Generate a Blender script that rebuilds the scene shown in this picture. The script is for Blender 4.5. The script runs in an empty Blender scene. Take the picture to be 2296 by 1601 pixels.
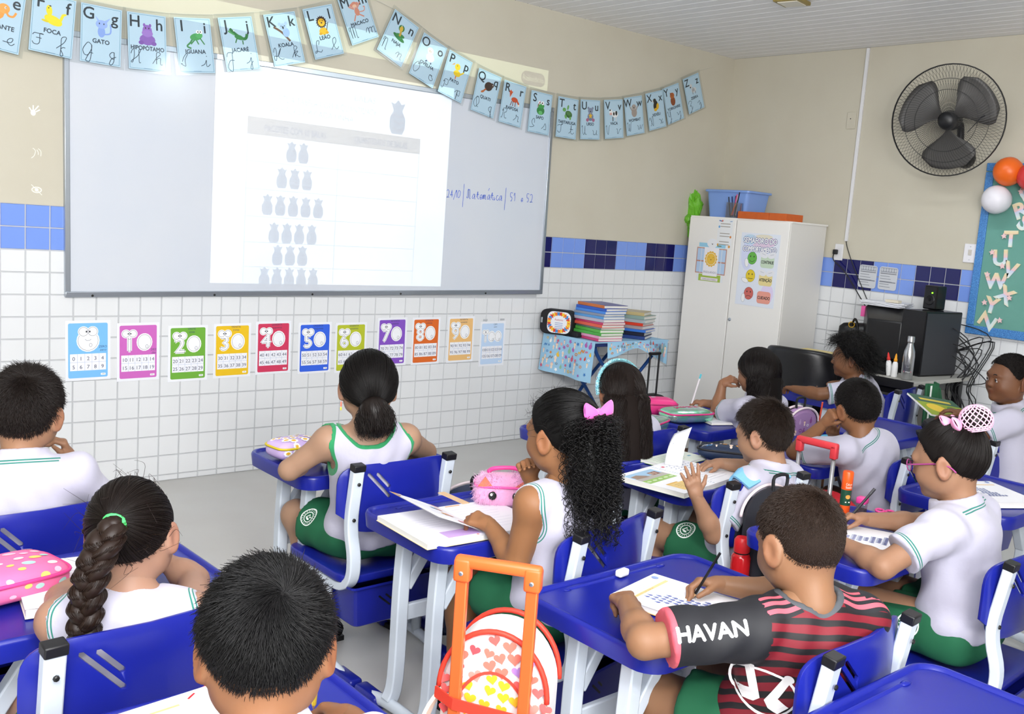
import bpy, bmesh, math, random
import numpy as np
from mathutils import Vector, Matrix, Quaternion
from math import sin, cos, pi, radians as R
COL = bpy.context.scene.collection
V = Vector
# ------------------------------------------------------------------ camera, world, lights, exposure
def _cam():
    yaw, pitch, roll = 0.7378, -0.1378, 0.0772
    f = V((sin(yaw)*cos(pitch), cos(yaw)*cos(pitch), sin(pitch)))
    r0 = V((cos(yaw), -sin(yaw), 0)); u0 = r0.cross(f)
    r = cos(roll)*r0+sin(roll)*u0; u = -sin(roll)*r0+cos(roll)*u0
    d = bpy.data.cameras.new('camera'); o = bpy.data.objects.new('camera', d); COL.objects.link(o)
    m = Matrix((r, u, -f)).transposed().to_4x4(); m.translation = V((-6.183, -5.006, 1.493))
    o.matrix_world = m
    d.sensor_width = 36; d.lens = 36*2206.6/2296; d.shift_x = -97.1/2296; d.shift_y = 0.8/2296; d.clip_start = .05
    bpy.context.scene.camera = o
_cam()
SC = bpy.context.scene
SC.view_settings.view_transform = 'Standard'; SC.view_settings.look = 'None'; SC.view_settings.gamma = 1
SC.view_settings.use_curve_mapping = False
SC.view_settings.exposure = -0.06
w = bpy.data.worlds.new('world'); SC.world = w; w.use_nodes = True
w.node_tree.nodes['Background'].inputs[0].default_value = (.8, .87, 1, 1)
w.node_tree.nodes['Background'].inputs[1].default_value = .3
def area(name, loc, target, size, power, color=(1, 1, 1), sy=None):
    d = bpy.data.lights.new(name, 'AREA'); d.energy = power; d.size = size; d.color = color
    if sy: d.shape = 'RECTANGLE'; d.size_y = sy
    o = bpy.data.objects.new(name, d); COL.objects.link(o); o.location = loc
    o.rotation_euler = (V(target)-V(loc)).to_track_quat('-Z', 'Y').to_euler()
    return o
# camera flash bounced off the ceiling over the photographer, with added fill lamps at the back and right
area('flash_bounce', (-6.5, -4.7, 2.74), (-4.4, -0.6, 0.7), 1.6, 125, (.96, .97, 1))
area('ceiling_bounce', (-5.6, -5.4, 1.95), (-5.0, -4.4, 2.83), .5, 95, (1, .98, .95))
area('back_fill_light', (-6.0, -7.7, 1.75), (-4.0, 0, 1.6), 3.6, 262, (.95, .97, 1), 1.7)  # unseen fill lamp added before the back wall to brighten walls and ceiling evenly
area('right_fill_light', (-1.6, -2.4, 2.74), (-1.6, -2.4, 0), .3, 18, (.93, .97, 1), 1.3)  # unseen fill lamp added under the ceiling to lift the right side
PROJ = V((-3.0, -3.6, 2.47))
def _proj():
    d = bpy.data.lights.new('projector_lamp', 'SPOT'); d.energy = 400; d.color = (.93, 1, .98)
    d.spot_size = R(75); d.spot_blend = .1; d.shadow_soft_size = 0
    o = bpy.data.objects.new('projector_lamp', d); COL.objects.link(o); o.location = PROJ
    o.rotation_euler = (V((-3, 0, 1.75))-PROJ).to_track_quat('-Z', 'Y').to_euler()
_proj()

# ------------------------------------------------------------------ helpers
def lin(h):
    if not isinstance(h, str): return tuple(h)[:3]
    h = h.lstrip('#')
    if len(h) == 3: h = ''.join(c*2 for c in h)
    c = [int(h[i:i+2], 16)/255 for i in (0, 2, 4)]
    return tuple(x/12.92 if x <= .04045 else ((x+.055)/1.055)**2.4 for x in c)
_M = {}
def mat(name, c='#888', rough=.5, metal=0, spec=.5, bump=None, vary=None, trans=0, alpha=1, emit=0, coat=0, sheen=0, ior=1.45):
    if name in _M: return _M[name]
    m = bpy.data.materials.new(name); m.use_nodes = True; _M[name] = m
    nt = m.node_tree; b = nt.nodes['Principled BSDF']; I = b.inputs
    I['Base Color'].default_value = lin(c)+(1,); I['Roughness'].default_value = rough; I['Metallic'].default_value = metal
    I['Specular IOR Level'].default_value = spec; I['Alpha'].default_value = alpha; I['IOR'].default_value = ior
    I['Transmission Weight'].default_value = trans; I['Coat Weight'].default_value = coat
    I['Sheen Weight'].default_value = sheen
    if emit: I['Emission Color'].default_value = lin(c)+(1,); I['Emission Strength'].default_value = emit
    tc = None
    if bump or vary:
        tc = nt.nodes.new('ShaderNodeTexCoord')
    if bump:   # (scale, strength, distance)
        n = nt.nodes.new('ShaderNodeTexNoise'); n.inputs['Scale'].default_value = bump[0]; n.inputs['Detail'].default_value = 4
        nt.links.new(tc.outputs['Object'], n.inputs['Vector'])
        bp = nt.nodes.new('ShaderNodeBump'); bp.inputs['Strength'].default_value = bump[1]; bp.inputs['Distance'].default_value = bump[2]
        nt.links.new(n.outputs['Fac'], bp.inputs['Height']); nt.links.new(bp.outputs['Normal'], I['Normal'])
    if vary:   # (scale, other colour, sharpness)
        n = nt.nodes.new('ShaderNodeTexNoise'); n.inputs['Scale'].default_value = vary[0]; n.inputs['Detail'].default_value = 5
        nt.links.new(tc.outputs['Object'], n.inputs['Vector'])
        r = nt.nodes.new('ShaderNodeValToRGB'); r.color_ramp.elements[0].position = .5-vary[2]; r.color_ramp.elements[1].position = .5+vary[2]
        r.color_ramp.elements[0].color = lin(c)+(1,); r.color_ramp.elements[1].color = lin(vary[1])+(1,)
        nt.links.new(n.outputs['Fac'], r.inputs['Fac']); nt.links.new(r.outputs['Color'], I['Base Color'])
    return m
def colmat(name='printed', rough=.55, attr='Col', **k):
    if name in _M: return _M[name]
    m = mat(name, '#fff', rough, **k); nt = m.node_tree
    a = nt.nodes.new('ShaderNodeAttribute'); a.attribute_name = attr
    nt.links.new(a.outputs['Color'], nt.nodes['Principled BSDF'].inputs['Base Color'])
    return m
def link(name, data, parent=None, M=None):
    o = bpy.data.objects.new(name, data); COL.objects.link(o)
    if M is not None: o.matrix_world = M
    if parent is not None: o.parent = parent
    return o
def mesh(name, vs, fs, m=None, parent=None, smooth=False, M=None):
    me = bpy.data.meshes.new(name); me.from_pydata([tuple(v) for v in vs], [], fs)
    if m: me.materials.append(m)
    if smooth: me.polygons.foreach_set('use_smooth', [True]*len(me.polygons))
    me.update()
    return link(name, me, parent, M)
def empty(name, loc=(0, 0, 0), rz=0, label=None, cat=None, group=None):
    o = bpy.data.objects.new(name, None); COL.objects.link(o); o.empty_display_size = .05
    o.location = loc; o.rotation_euler = (0, 0, rz)
    return tag(o, label, cat, group) if label else o
def tag(o, label, cat, group=None):
    o['label'] = label; o['category'] = cat
    if group: o['group'] = group
    return o
def struct(o): o['kind'] = 'structure'; return o
def relabel(o, label): o['label'] = label; return o
def copytree(o, parent=None, loc=None, rz=None, label=None):
    c = o.copy(); COL.objects.link(c); c.parent = parent
    if loc is not None: c.location = loc
    if rz is not None: c.rotation_euler = (0, 0, rz)
    if label: c['label'] = label
    for ch in o.children: copytree(ch, c)
    return c
class MB:
    def __init__(s): s.v = []; s.f = []
    def add(s, vs, fs, M=None):
        n = len(s.v); s.v += [M@V(x) if M is not None else V(x) for x in vs]; s.f += [tuple(i+n for i in f) for f in fs]; return s
    def box(s, c, d, M=None, b=0):
        x, y, z = c; a, e, h = d[0]/2, d[1]/2, d[2]/2
        if b <= 0:
            vs = [(x+i*a, y+j*e, z+k*h) for i in (-1, 1) for j in (-1, 1) for k in (-1, 1)]
            return s.add(vs, [(0, 1, 3, 2), (4, 6, 7, 5), (0, 4, 5, 1), (2, 3, 7, 6), (0, 2, 6, 4), (1, 5, 7, 3)], M)
        bm = bmesh.new(); bmesh.ops.create_cube(bm, size=1)
        for q in bm.verts: q.co = V((x+q.co.x*d[0], y+q.co.y*d[1], z+q.co.z*d[2]))
        bmesh.ops.bevel(bm, geom=bm.edges[:], offset=min(b, min(d)*.49), segments=2 if b < .012 else 3, profile=.5, affect='EDGES')
        bm.verts.index_update()
        s.add([q.co.copy() for q in bm.verts], [[q.index for q in f.verts] for f in bm.faces], M); bm.free(); return s
    def tube(s, pts, r, n=8, cap=True, M=None, flat=None, up=None):
        pts = [V(p) for p in pts]; rr = r if isinstance(r, (list, tuple)) else [r]*len(pts)
        vs = []; fs = []; prev = None
        for i, p in enumerate(pts):
            t = ((pts[min(i+1, len(pts)-1)]-p).normalized()+(p-pts[max(i-1, 0)]).normalized())
            if t.length < 1e-6: t = pts[min(i+1, len(pts)-1)]-pts[max(i-1, 0)]
            t.normalize()
            if prev is None:
                a = V(up) if up else (V((0, 0, 1)) if abs(t.z) < .9 else V((1, 0, 0)))
            else: a = prev
            a = (a-t*a.dot(t)); a.normalize(); prev = a; b = t.cross(a)
            fl = flat or (1, 1)
            for k in range(n):
                q = 2*pi*(k+.5)/n
                if n == 4: ca, sb = (1 if cos(q) > 0 else -1), (1 if sin(q) > 0 else -1)
                else: ca, sb = cos(q), sin(q)
                vs.append(p+a*(ca*rr[i]*fl[0])+b*(sb*rr[i]*fl[1]))
        for i in range(len(pts)-1):
            for k in range(n):
                fs.append((i*n+k, i*n+(k+1) % n, (i+1)*n+(k+1) % n, (i+1)*n+k))
        if cap: fs += [tuple(range(n))[::-1], tuple(range((len(pts)-1)*n, len(pts)*n))]
        return s.add(vs, fs, M)
    def lathe(s, prof, n=20, M=None, cap=True, sx=1, sy=1):
        vs = []; fs = []
        for r, z in prof:
            for k in range(n): vs.append((r*sx*cos(2*pi*k/n), r*sy*sin(2*pi*k/n), z))
        for i in range(len(prof)-1):
            for k in range(n): fs.append((i*n+k, i*n+(k+1) % n, (i+1)*n+(k+1) % n, (i+1)*n+k))
        if cap: fs += [tuple(range(n))[::-1], tuple(range((len(prof)-1)*n, len(prof)*n))]
        return s.add(vs, fs, M)
    def prism(s, poly, z0, z1, M=None):
        n = len(poly)
        return s.add([(x, y, z0) for x, y in poly]+[(x, y, z1) for x, y in poly],
                     [tuple(range(n))[::-1], tuple(range(n, 2*n))]+[(i, (i+1) % n, n+(i+1) % n, n+i) for i in range(n)], M)
    def ell(s, c, r, n=16, m=10, M=None, rot=None):
        vs = []; fs = []; rot = rot or Matrix.Identity(3)
        for i in range(m+1):
            th = pi*i/m
            for k in range(n):
                vs.append(V(c)+rot@V((r[0]*sin(th)*cos(2*pi*k/n), r[1]*sin(th)*sin(2*pi*k/n), r[2]*cos(th))))
        for i in range(m):
            for k in range(n): fs.append((i*n+k, (i+1)*n+k, (i+1)*n+(k+1) % n, i*n+(k+1) % n))
        return s.add(vs, fs, M)
    def grid(s, fn, nu, nv, M=None, close=False):
        vs = [fn(i/nu, j/nv) for j in range(nv+1) for i in range(nu+1)]
        return s.add(vs, [(j*(nu+1)+i, j*(nu+1)+i+1, (j+1)*(nu+1)+i+1, (j+1)*(nu+1)+i) for j in range(nv) for i in range(nu)], M)
    def build(s, name, m, parent=None, smooth=False, M=None, bevel=0, solid=0, offset=0, sub=0, auto=None):
        o = mesh(name, s.v, s.f, m, parent, smooth or bool(bevel) or auto is not None, M)
        if smooth or sub or auto is not None or bevel:
            bm = bmesh.new(); bm.from_mesh(o.data); bmesh.ops.remove_doubles(bm, verts=bm.verts, dist=1e-6)
            bmesh.ops.recalc_face_normals(bm, faces=bm.faces); 
            ang = auto if auto is not None else (.6 if bevel else None)
            if ang is not None:
                for e in bm.edges:
                    if len(e.link_faces) == 2 and e.calc_face_angle(0) > ang: e.smooth = False
            bm.to_mesh(o.data); bm.free()
        if solid:
            q = o.modifiers.new('s', 'SOLIDIFY'); q.thickness = solid; q.offset = offset
        if bevel:
            q = o.modifiers.new('b', 'BEVEL'); q.width = bevel; q.segments = 2; q.limit_method = 'ANGLE'; q.angle_limit = R(40); q.harden_normals = False
        if sub:
            q = o.modifiers.new('u', 'SUBSURF'); q.levels = sub; q.render_levels = sub
        return o
def rpoly(x0, y0, x1, y1, r, n=5):
    out = []
    for cx, cy, a0 in ((x1-r, y1-r, 0), (x0+r, y1-r, 90), (x0+r, y0+r, 180), (x1-r, y0+r, 270)):
        for k in range(n+1):
            a = R(a0+90*k/n); out.append((cx+r*cos(a), cy+r*sin(a)))
    return out
def spline(pts, n=6, closed=False):
    P = [V(p) for p in pts]; out = []; m = len(P)
    rng = range(m if closed else m-1)
    for i in rng:
        p0, p1, p2, p3 = (P[(i-1) % m], P[i], P[(i+1) % m], P[(i+2) % m]) if closed else (P[max(i-1, 0)], P[i], P[i+1], P[min(i+2, m-1)])
        for k in range(n):
            t = k/n
            out.append(.5*((2*p1)+(p2-p0)*t+(2*p0-5*p1+4*p2-p3)*t*t+(3*p1-p0-3*p2+p3)*t**3))
    if not closed: out.append(P[-1])
    return out
_T = {}
def textgeo(s, fat=0):
    k0 = s; s = (s, fat)
    if s not in _T:
        c = bpy.data.curves.new('t', 'FONT'); c.body = k0; c.offset = fat; c.size = 1; c.align_x = 'CENTER'; c.resolution_u = 3
        o = bpy.data.objects.new('t', c); me = bpy.data.meshes.new_from_object(o)
        vs = [(v.co.x, v.co.y) for v in me.vertices]; fs = [tuple(p.vertices) for p in me.polygons]
        _T[s] = (vs, fs); bpy.data.objects.remove(o); bpy.data.curves.remove(c); bpy.data.meshes.remove(me)
    return _T[s]
class P2:
    """flat print: coloured 2D shapes stacked in hair-thin layers"""
    def __init__(s, step=.00003): s.v = []; s.f = []; s.c = []; s.L = 0; s.step = step
    def _add(s, vs, fs, c):
        n = len(s.v); s.v += [(x, y, s.L*s.step) for x, y in vs]; s.f += [tuple(i+n for i in f) for f in fs]; s.c += [lin(c)]*len(fs); return s
    def up(s): s.L += 1; return s
    def poly(s, pts, c): s.L += 1; return s._add(pts, [tuple(range(len(pts)))], c)
    def rect(s, x, y, w, h, c): return s.poly([(x, y), (x+w, y), (x+w, y+h), (x, y+h)], c)
    def rrect(s, x, y, w, h, r, c): return s.poly(rpoly(x, y, x+w, y+h, r), c)
    def ell(s, x, y, a, b, c, rot=0, n=18):
        cr, sr = cos(R(rot)), sin(R(rot))
        return s.poly([(x+a*cos(t)*cr-b*sin(t)*sr, y+a*cos(t)*sr+b*sin(t)*cr) for t in [2*pi*k/n for k in range(n)]], c)
    def line(s, pts, w, c, closed=False):
        s.L += 1; pts = [V((p[0], p[1])) for p in pts]; m = len(pts); vs = []; fs = []
        for i, p in enumerate(pts):
            a = pts[(i-1) % m] if (closed or i > 0) else p; b = pts[(i+1) % m] if (closed or i < m-1) else p
            t = (b-a); t = t.normalized() if t.length > 1e-9 else V((1, 0)); n = V((-t.y, t.x))*w/2
            vs += [p+n, p-n]
        for i in range(m if closed else m-1): j = (i+1) % m; fs.append((2*i, 2*i+1, 2*j+1, 2*j))
        return s._add([tuple(v) for v in vs], fs, c)
    def ring(s, x, y, a, b, w, c, n=22): return s.line([(x+a*cos(2*pi*k/n), y+b*sin(2*pi*k/n)) for k in range(n)], w, c, True)
    def text(s, t, x, y, size, c, wmax=None, shear=0, fat=0, rot=0, sx=1):
        vs, fs = textgeo(t); s.L += 1
        if not vs: return s
        wd = max(v[0] for v in vs)-min(v[0] for v in vs); k = size
        if wmax and wd*k*sx > wmax: sx = wmax/(wd*k)
        cr, sr = cos(R(rot)), sin(R(rot))
        def put(dx, dy): 
            q = [((a+shear*b)*k*sx+dx, b*k+dy) for a, b in vs]
            s._add([(x+a*cr-b*sr, y+a*sr+b*cr) for a, b in q], fs, c)
        if fat:
            for dx, dy in ((fat, 0), (-fat, 0), (0, fat), (0, -fat)): put(dx, dy); s.L += .3
        put(0, 0); return s
    def build(s, name, parent=None, M=None, fn=None, m=None, off=0):
        vs = s.v if fn is None else [fn(x, y, z+off) for x, y, z in s.v]
        o = mesh(name, vs, s.f, m or colmat(), parent, False, M)
        a = o.data.attributes.new('Col', 'FLOAT_COLOR', 'CORNER')
        cs = []
        for f, c in zip(s.f, s.c): cs += list(c+(1,))*len(f)
        a.data.foreach_set('color', cs)
        return o
def frame_front(x, y, z, ang=0):   # local x -> +X, local y -> up, local z -> toward the room (-Y)
    return Matrix.Translation((x, y, z))@Matrix(((1, 0, 0, 0), (0, 0, -1, 0), (0, 1, 0, 0), (0, 0, 0, 1)))@Matrix.Rotation(R(ang), 4, 'Z')
def frame_right(x, y, z, ang=0):   # on planes facing -X: local x -> -Y, local y -> up, local z -> -X
    return Matrix.Translation((x, y, z))@Matrix(((0, 0, -1, 0), (-1, 0, 0, 0), (0, 1, 0, 0), (0, 0, 0, 1)))@Matrix.Rotation(R(ang), 4, 'Z')
def frame_flat(x, y, z, ang=0): return Matrix.Translation((x, y, z))@Matrix.Rotation(R(ang), 4, 'Z')
def setw(o, M): o.matrix_world = M; return o
rnd = random.Random(7)
# ------------------------------------------------------------------ room shell
BEIGE = mat('beige_paint', '#cdc8b8', .75, spec=.25, bump=(60, .08, .002), vary=(3, '#c8c2b1', .25))
GROUT = mat('grout', '#c4c6c9', .8)
PITCH = .104; ZT = 1.383
floor = struct(MB().box((-4.5, -4, -.05), (9, 8.2, .1)).build('floor', mat('floor_cement', '#cacac7', .42, spec=.4, bump=(25, .05, .002), vary=(2.2, '#c3c1bd', .2))))
wf = struct(MB().box((-4.5, .05, (ZT+2.83)/2), (9.2, .1, 2.83-ZT)).build('wall_front', BEIGE))
MB().box((-4.5, .054, ZT/2), (9.2, .1, ZT)).build('grout_bed', GROUT, wf)
wr = struct(MB().box((.05, -4, (ZT+2.83)/2), (.1, 8, 2.83-ZT)).build('wall_right', BEIGE))
MB().box((.054, -4, ZT/2), (.1, 8, ZT)).build('grout_bed', GROUT, wr)
struct(MB().box((-8.6, -4, 1.41), (.1, 8.2, 2.83)).build('wall_left', BEIGE))
struct(MB().box((-4.5, -7.9, 1.41), (9.2, .1, 2.83)).build('wall_back', BEIGE))
ceil = struct(MB().box((-4.5, -4, 2.9), (9.2, 8.2, .1)).build('ceiling', mat('ceiling_void', '#777', .8)))
pvc = mat('ceiling_plastic', '#f2f2f4', .4, spec=.35)
pm = None
for i in range(43):
    x = -.1-.2*i
    if pm is None:
        g = MB()
        for dx in (-.05, .05): g.prism([(dx-.0485, 0), (dx-.0455, -.006), (dx+.0455, -.006), (dx+.0485, 0), (dx+.0485, .012), (dx-.0485, .012)], 0, 7.9, Matrix(((1, 0, 0, 0), (0, 0, -1, 0), (0, 1, 0, 0), (0, 0, 0, 1))))
        pm = g.build('ceiling_panel', pvc, ceil); p0 = pm
    else: p0 = pm.copy(); COL.objects.link(p0); p0.parent = ceil
    p0.location = (x, 0, 2.836)
def tile_mesh(name, m, w=PITCH, h=PITCH):
    a, b = w/2-.0024, h/2-.0024; e = .0016
    vs = [(-a, -b, 0), (a, -b, 0), (a, b, 0), (-a, b, 0), (-a+e, -b+e, .0045), (a-e, -b+e, .0045), (a-e, b-e, .0045), (-a+e, b-e, .0045)]
    me = bpy.data.meshes.new(name)
    me.from_pydata(vs, [], [(4, 5, 6, 7), (0, 1, 5, 4), (1, 2, 6, 5), (2, 3, 7, 6), (3, 0, 4, 7)]); me.materials.append(m); me.update(); return me
TW = tile_mesh('tile', mat('white_glaze', '#e6e8ea', .13, spec=.5, bump=(9, .06, .004)))
TL = tile_mesh('tile', mat('light_blue_glaze', '#7b9ce8', .12, spec=.5))
TD = tile_mesh('tile', mat('navy_glaze', '#14145a', .12, spec=.5))
zlast = ZT-13*PITCH
TP = tile_mesh('tile', _M['white_glaze'], PITCH, zlast)
def tiles(parent, cells, frame, limit):
    stuff = MB()
    for n, (c, r, me) in enumerate(cells):
        zz = ZT-(r+.5)*PITCH if r < 13 else zlast/2
        if me is TW and r == 13: me = TP
        M = frame(c, zz)@Matrix.Rotation(R(rnd.uniform(-.25, .25)), 4, 'X')@Matrix.Rotation(R(rnd.uniform(-.25, .25)), 4, 'Y')
        if n < limit:
            o = bpy.data.objects.new('tile', me); COL.objects.link(o); o.matrix_world = M; o.parent = parent
        else:
            stuff.add([v.co for v in me.vertices], [tuple(p.vertices) for p in me.polygons], M)
    if stuff.v: stuff.build('small_tiles', _M['white_glaze'], parent)['kind'] = 'stuff'
XF = -5.07
cells = []; rest = []
for i in range(-3, 49):
    for r in range(14):
        if 3 <= i <= 30 and r < 4: continue
        if r < 2: me = TL if i <= 2 else (TL if (((i-32)//3) % 2 == 0) else TD)
        else: me = TW
        (cells if r < 2 else rest).append((i, r, me))
tiles(wf, cells+rest, lambda i, z: frame_front(XF+(i+.5)*PITCH, .0035, z), 300)
YR = -1.076
cells = []
for k in list(range(-2, 15))+list(range(-10, -2)):
    for r in range(14):
        cells.append((k, r, (TD if (k//3) % 2 == 0 else TL) if r < 2 else TW))
tiles(wr, cells, lambda k, z: frame_right(.0035, YR-(k+.5)*PITCH, z), 300)
# ------------------------------------------------------------------ whiteboard
ALU = mat('aluminium', '#b4bcc6', .3, metal=.85)
BOARD = mat('white_laminate', '#d6d9df', .2, spec=.5, vary=(1.6, '#cbd2de', .3))
wb = empty('whiteboard', (-4.80, -.0, .957), label='large white dry-erase board in an aluminium frame on the front wall', cat='whiteboard')
wb.rotation_euler = (0, -math.atan(.04/2.98), 0)
BW, BH = 2.985, 1.225
MB().box((BW/2, -.010, BH/2), (BW-.03, .012, BH-.03)).build('panel', BOARD, wb)
for n, (c, d) in enumerate([((BW/2, -.012, .014), (BW, .026, .028)), ((BW/2, -.012, BH-.014), (BW, .026, .028)), ((.012, -.012, BH/2), (.024, .0255, BH-.056)), ((BW-.012, -.012, BH/2), (.024, .0255, BH-.056))]):
    MB().box(c, d).build('frame_bar', ALU, wb, bevel=.003)
for x in (.12, .72, 1.28, 1.86, 2.5): MB().lathe([(.006, 0), (.006, .003), (.003, .005)], 8, frame_front(x, -.025, .008)).build('screw', mat('dark_steel', '#333', .4, metal=.7), wb)
p = P2()
INK = '#3560d4'
def stroke(P, glyph, x, y, s, w, c, n=5, dx=.5):
    pts = [(x+(int(a[0], 36))*s*dx, y+(int(a[1], 36)-3)*s) for a in glyph.split()]
    P.line(spline([(a, b, 0) for a, b in pts], n) if len(pts) > 2 else pts, w, c)
# "24/10 | Matemática | 51 e 52" handwritten in blue marker
hw = {'2': '08 29 48 46 23 03 53', '4': '39 15 05 55', "4b": '38 33', '/': '59 01', '1': '07 29 23', '0': '29 06 13 44 58 29', '|': '1c 00',
      'M': '04 13 15 29 38 33 38 49 58 53 63', 'a': '46 26 04 13 34 46 43 53', 't': '04 28 24 33 43', 't2': '06 46', 'e': '04 34 45 36 15 13 33 44', 'm': '03 16 13 26 35 33 46 55 53 63', 'i': '05 03 13 24', "'": '28 4a', 'c': '36 16 04 13 33 44', '5': '59 19 16 36 45 33 13'}
def word(P, seq, x, y, s, w, c):
    for ch, adv in seq:
        for k in [ch] + {'4': ['4b'], 't': ['t2']}.get(ch, []):
            if k in hw: stroke(P, hw[k], x, y, s, w, c)
        if ch == 'I': stroke(P, hw['i'], x, y, s, w, c)
        x += adv*s*.5
    return x
seq = [('2', 7), ('4', 6), ('/', 4), ('1', 4), ('0', 7)]
x = word(p, seq, 0, 0, .0072, .0030, INK)
x = word(p, [('|', 4)], x+.012, -.02, .0115, .003, INK)
x = word(p, [('M', 9), ('a', 7), ('t', 5), ('e', 5), ('m', 8), ('a', 6)], x+.004, 0, .0088, .0030, INK)
stroke(p, hw["'"], x-.03, .012, .0082, .003, INK)
x = word(p, [('t', 5), ('i', 4), ('c', 5), ('a', 7)], x, 0, .0088, .0030, INK)
x = word(p, [('|', 4)], x+.012, -.025, .0115, .003, INK)
x = word(p, [('5', 7), ('1', 9)], x+.015, 0, .0082, .003, INK)
x = word(p, [('e', 9)], x+.02, 0, .0072, .003, INK)
x = word(p, [('5', 7), ('2', 8)], x+.01, 0, .0082, .003, INK)
sc = .70/x
p.v = [(a*sc, b*sc*.95, z) for a, b, z in p.v]
p.build('marker_writing', wb, Matrix.Translation((2.166, -.0165, .598))@frame_front(0, 0, 0, .6))
# ------------------------------------------------------------------ projector (out of frame, above) with its slide: real light through a real transparency
pj = empty('projector', PROJ+V((0, .06, -.07)), label='ceiling projector throwing a worksheet page onto the whiteboard', cat='projector')
MB().box((0, -.2, .14), (.3, .24, .09)).build('body', mat('projector_white', '#ddd', .4), pj, bevel=.01)
MB().tube([(0, -.2, .18), (0, -.2, .33)], .02, 10).build('mount', ALU, pj)
S = .03/3.6
def tmat(name, c):
    if name in _M: return _M[name]
    m = bpy.data.materials.new(name); m.use_nodes = True; nt = m.node_tree; nt.nodes.clear(); _M[name] = m
    t = nt.nodes.new('ShaderNodeBsdfTransparent'); o = nt.nodes.new('ShaderNodeOutputMaterial'); t.inputs[0].default_value = tuple(c)+(1,)
    nt.links.new(t.outputs[0], o.inputs[0]); return m
_sl = [0]
def slide(shape, c, name='slide_film'):   # shape in wall coordinates (x, z), shrunk toward the lamp
    _sl[0] += 1; k = S*(1-.0004*_sl[0])
    if isinstance(shape, P2): vs = [(x, 0, y) for x, y, z in shape.v]; fs = shape.f
    else: vs = [(x, 0, z) for x, z in shape]; fs = [tuple(range(len(shape)))]
    o = mesh(name, [PROJ+(V(v)-PROJ)*k for v in vs], fs, tmat('film_%02d_%02d_%02d' % tuple(int(q*99) for q in c), c), None)
    o.parent = pj; o.matrix_parent_inverse = Matrix.Translation(-(PROJ+V((0, .06, -.07)))); return o
def rc(x0, z0, x1, z1): return [(x0, z0), (x1, z0), (x1, z1), (x0, z1)]
X0, X1, Z0, Z1 = -5.6, -1.885, .98, 2.452
PX0, PX1, PZ0, PZ1 = -4.107, -2.645, 1.03, 2.225
for r in (rc(-12, -6, 12, Z0), rc(-12, Z1, 12, 9), rc(-12, Z0, X0, Z1), rc(X1, Z0, 12, Z1)): slide(r, (0, 0, 0))
dk = (.05, .055, .06)
for r in (rc(X0, Z0, PX0, 2.322), rc(PX1, Z0, X1, 2.322), rc(PX0, Z0, PX1, PZ0), rc(PX0, PZ1, PX1, 2.322)): slide(r, dk)
slide(rc(X0, 2.322, X1, Z1), (.62, .68, .55))
def pill(x0, z0, w_, h_, r, t, size):   # a dim pill with the lettering left clear, as scan cells
    vs, fs = textgeo(t); vs = np.array(vs)*size+np.array([x0+w_/2, z0+h_/2-size*.33]); q = P2(); T = [vs[list(f[:3])] for f in fs]+[vs[[f[0], f[2], f[3]]] for f in fs if len(f) == 4]
    nz, nx = 44, 104
    for j in range(nz):
        zc = z0+h_*(j+.5)/nz; dz = abs(zc-(z0+h_/2)); ex = r-math.sqrt(max(0, r*r-max(0, dz-(h_/2-r))**2)); xs = x0+w_*(np.arange(nx)+.5)/nx; ok = (xs > x0+ex) & (xs < x0+w_-ex)
        for a, b, c in T:
            d = (b[0]-a[0])*(c[1]-a[1])-(c[0]-a[0])*(b[1]-a[1])
            if abs(d) < 1e-12: continue
            u = ((xs-a[0])*(c[1]-a[1])-(c[0]-a[0])*(zc-a[1]))/d; v = ((b[0]-a[0])*(zc-a[1])-(xs-a[0])*(b[1]-a[1]))/d; ok &= ~((u >= 0) & (v >= 0) & (u+v <= 1))
        i = 0
        while i < nx:
            if ok[i]:
                k = i
                while k < nx and ok[k]: k += 1
                q._add([(x0+w_*i/nx, zc-h_/nz/2), (x0+w_*k/nx, zc-h_/nz/2), (x0+w_*k/nx, zc+h_/nz/2), (x0+w_*i/nx, zc+h_/nz/2)], [(0, 1, 2, 3)], '#000'); i = k
            i += 1
    return q
slide(pill(-2.11, 2.338, .2, .085, .042, 'Relatório', .048), (.25, .22, .3))
G1 = (.10, .16, .2); G2 = (.5, .56, .6)
slide(rc(-3.93, 1.815, -2.855, 1.905), (.30, .24, .15))
q = P2(); q.text('PACOTES COM 10 BALAS', -3.655, 1.838, .05, '#000', wmax=.36, fat=.0012); q.text('QUANTIDADE DE BALAS', -3.12, 1.838, .05, '#000', wmax=.35, fat=.0012); slide(q, (0, 0, 0))
q = P2(); q.text('BALAS', -3.24, 2.065, .05, '#000'); q.text('COMPLETE A TABELA COM A QUANTIDADE', -3.52, 2.0, .05, '#000', wmax=.72); q.text('DE BALAS EM CADA LINHA', -3.56, 1.945, .05, '#000', wmax=.5); slide(q, (.45, .52, .6))
q = P2()
for z in (1.675, 1.531, 1.387, 1.25, 1.118): q.rect(-3.93, z, 1.075, .004, '#000')
for x in (-3.93, -3.396, -2.86): q.rect(x, 1.03, .004, .79, '#000')
slide(q, G2)
def bag(x, z, s=1):
    a = P2(); a.poly([(x+dx*s, z+dz*s) for dx, dz in ((-.02, .03), (-.033, .06), (-.015, .055), (0, .072), (.015, .055), (.033, .06), (.02, .03), (.036, 0), (.036, -.04), (.024, -.062), (-.024, -.062), (-.036, -.04), (-.036, 0))], '#000'); slide(a, G1)
    b = P2()
    for k, dz in enumerate((-.045, -.018, .008)): b.poly([(x+dx*s, z+(dz+e)*s) for dx, e in ((-.03, 0), (-.012, .012), (.005, .001), (.026, .012), (.03, .003), (.008, -.009), (-.012, .003))], '#000')
    slide(b, (.5, .3, .34))
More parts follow.
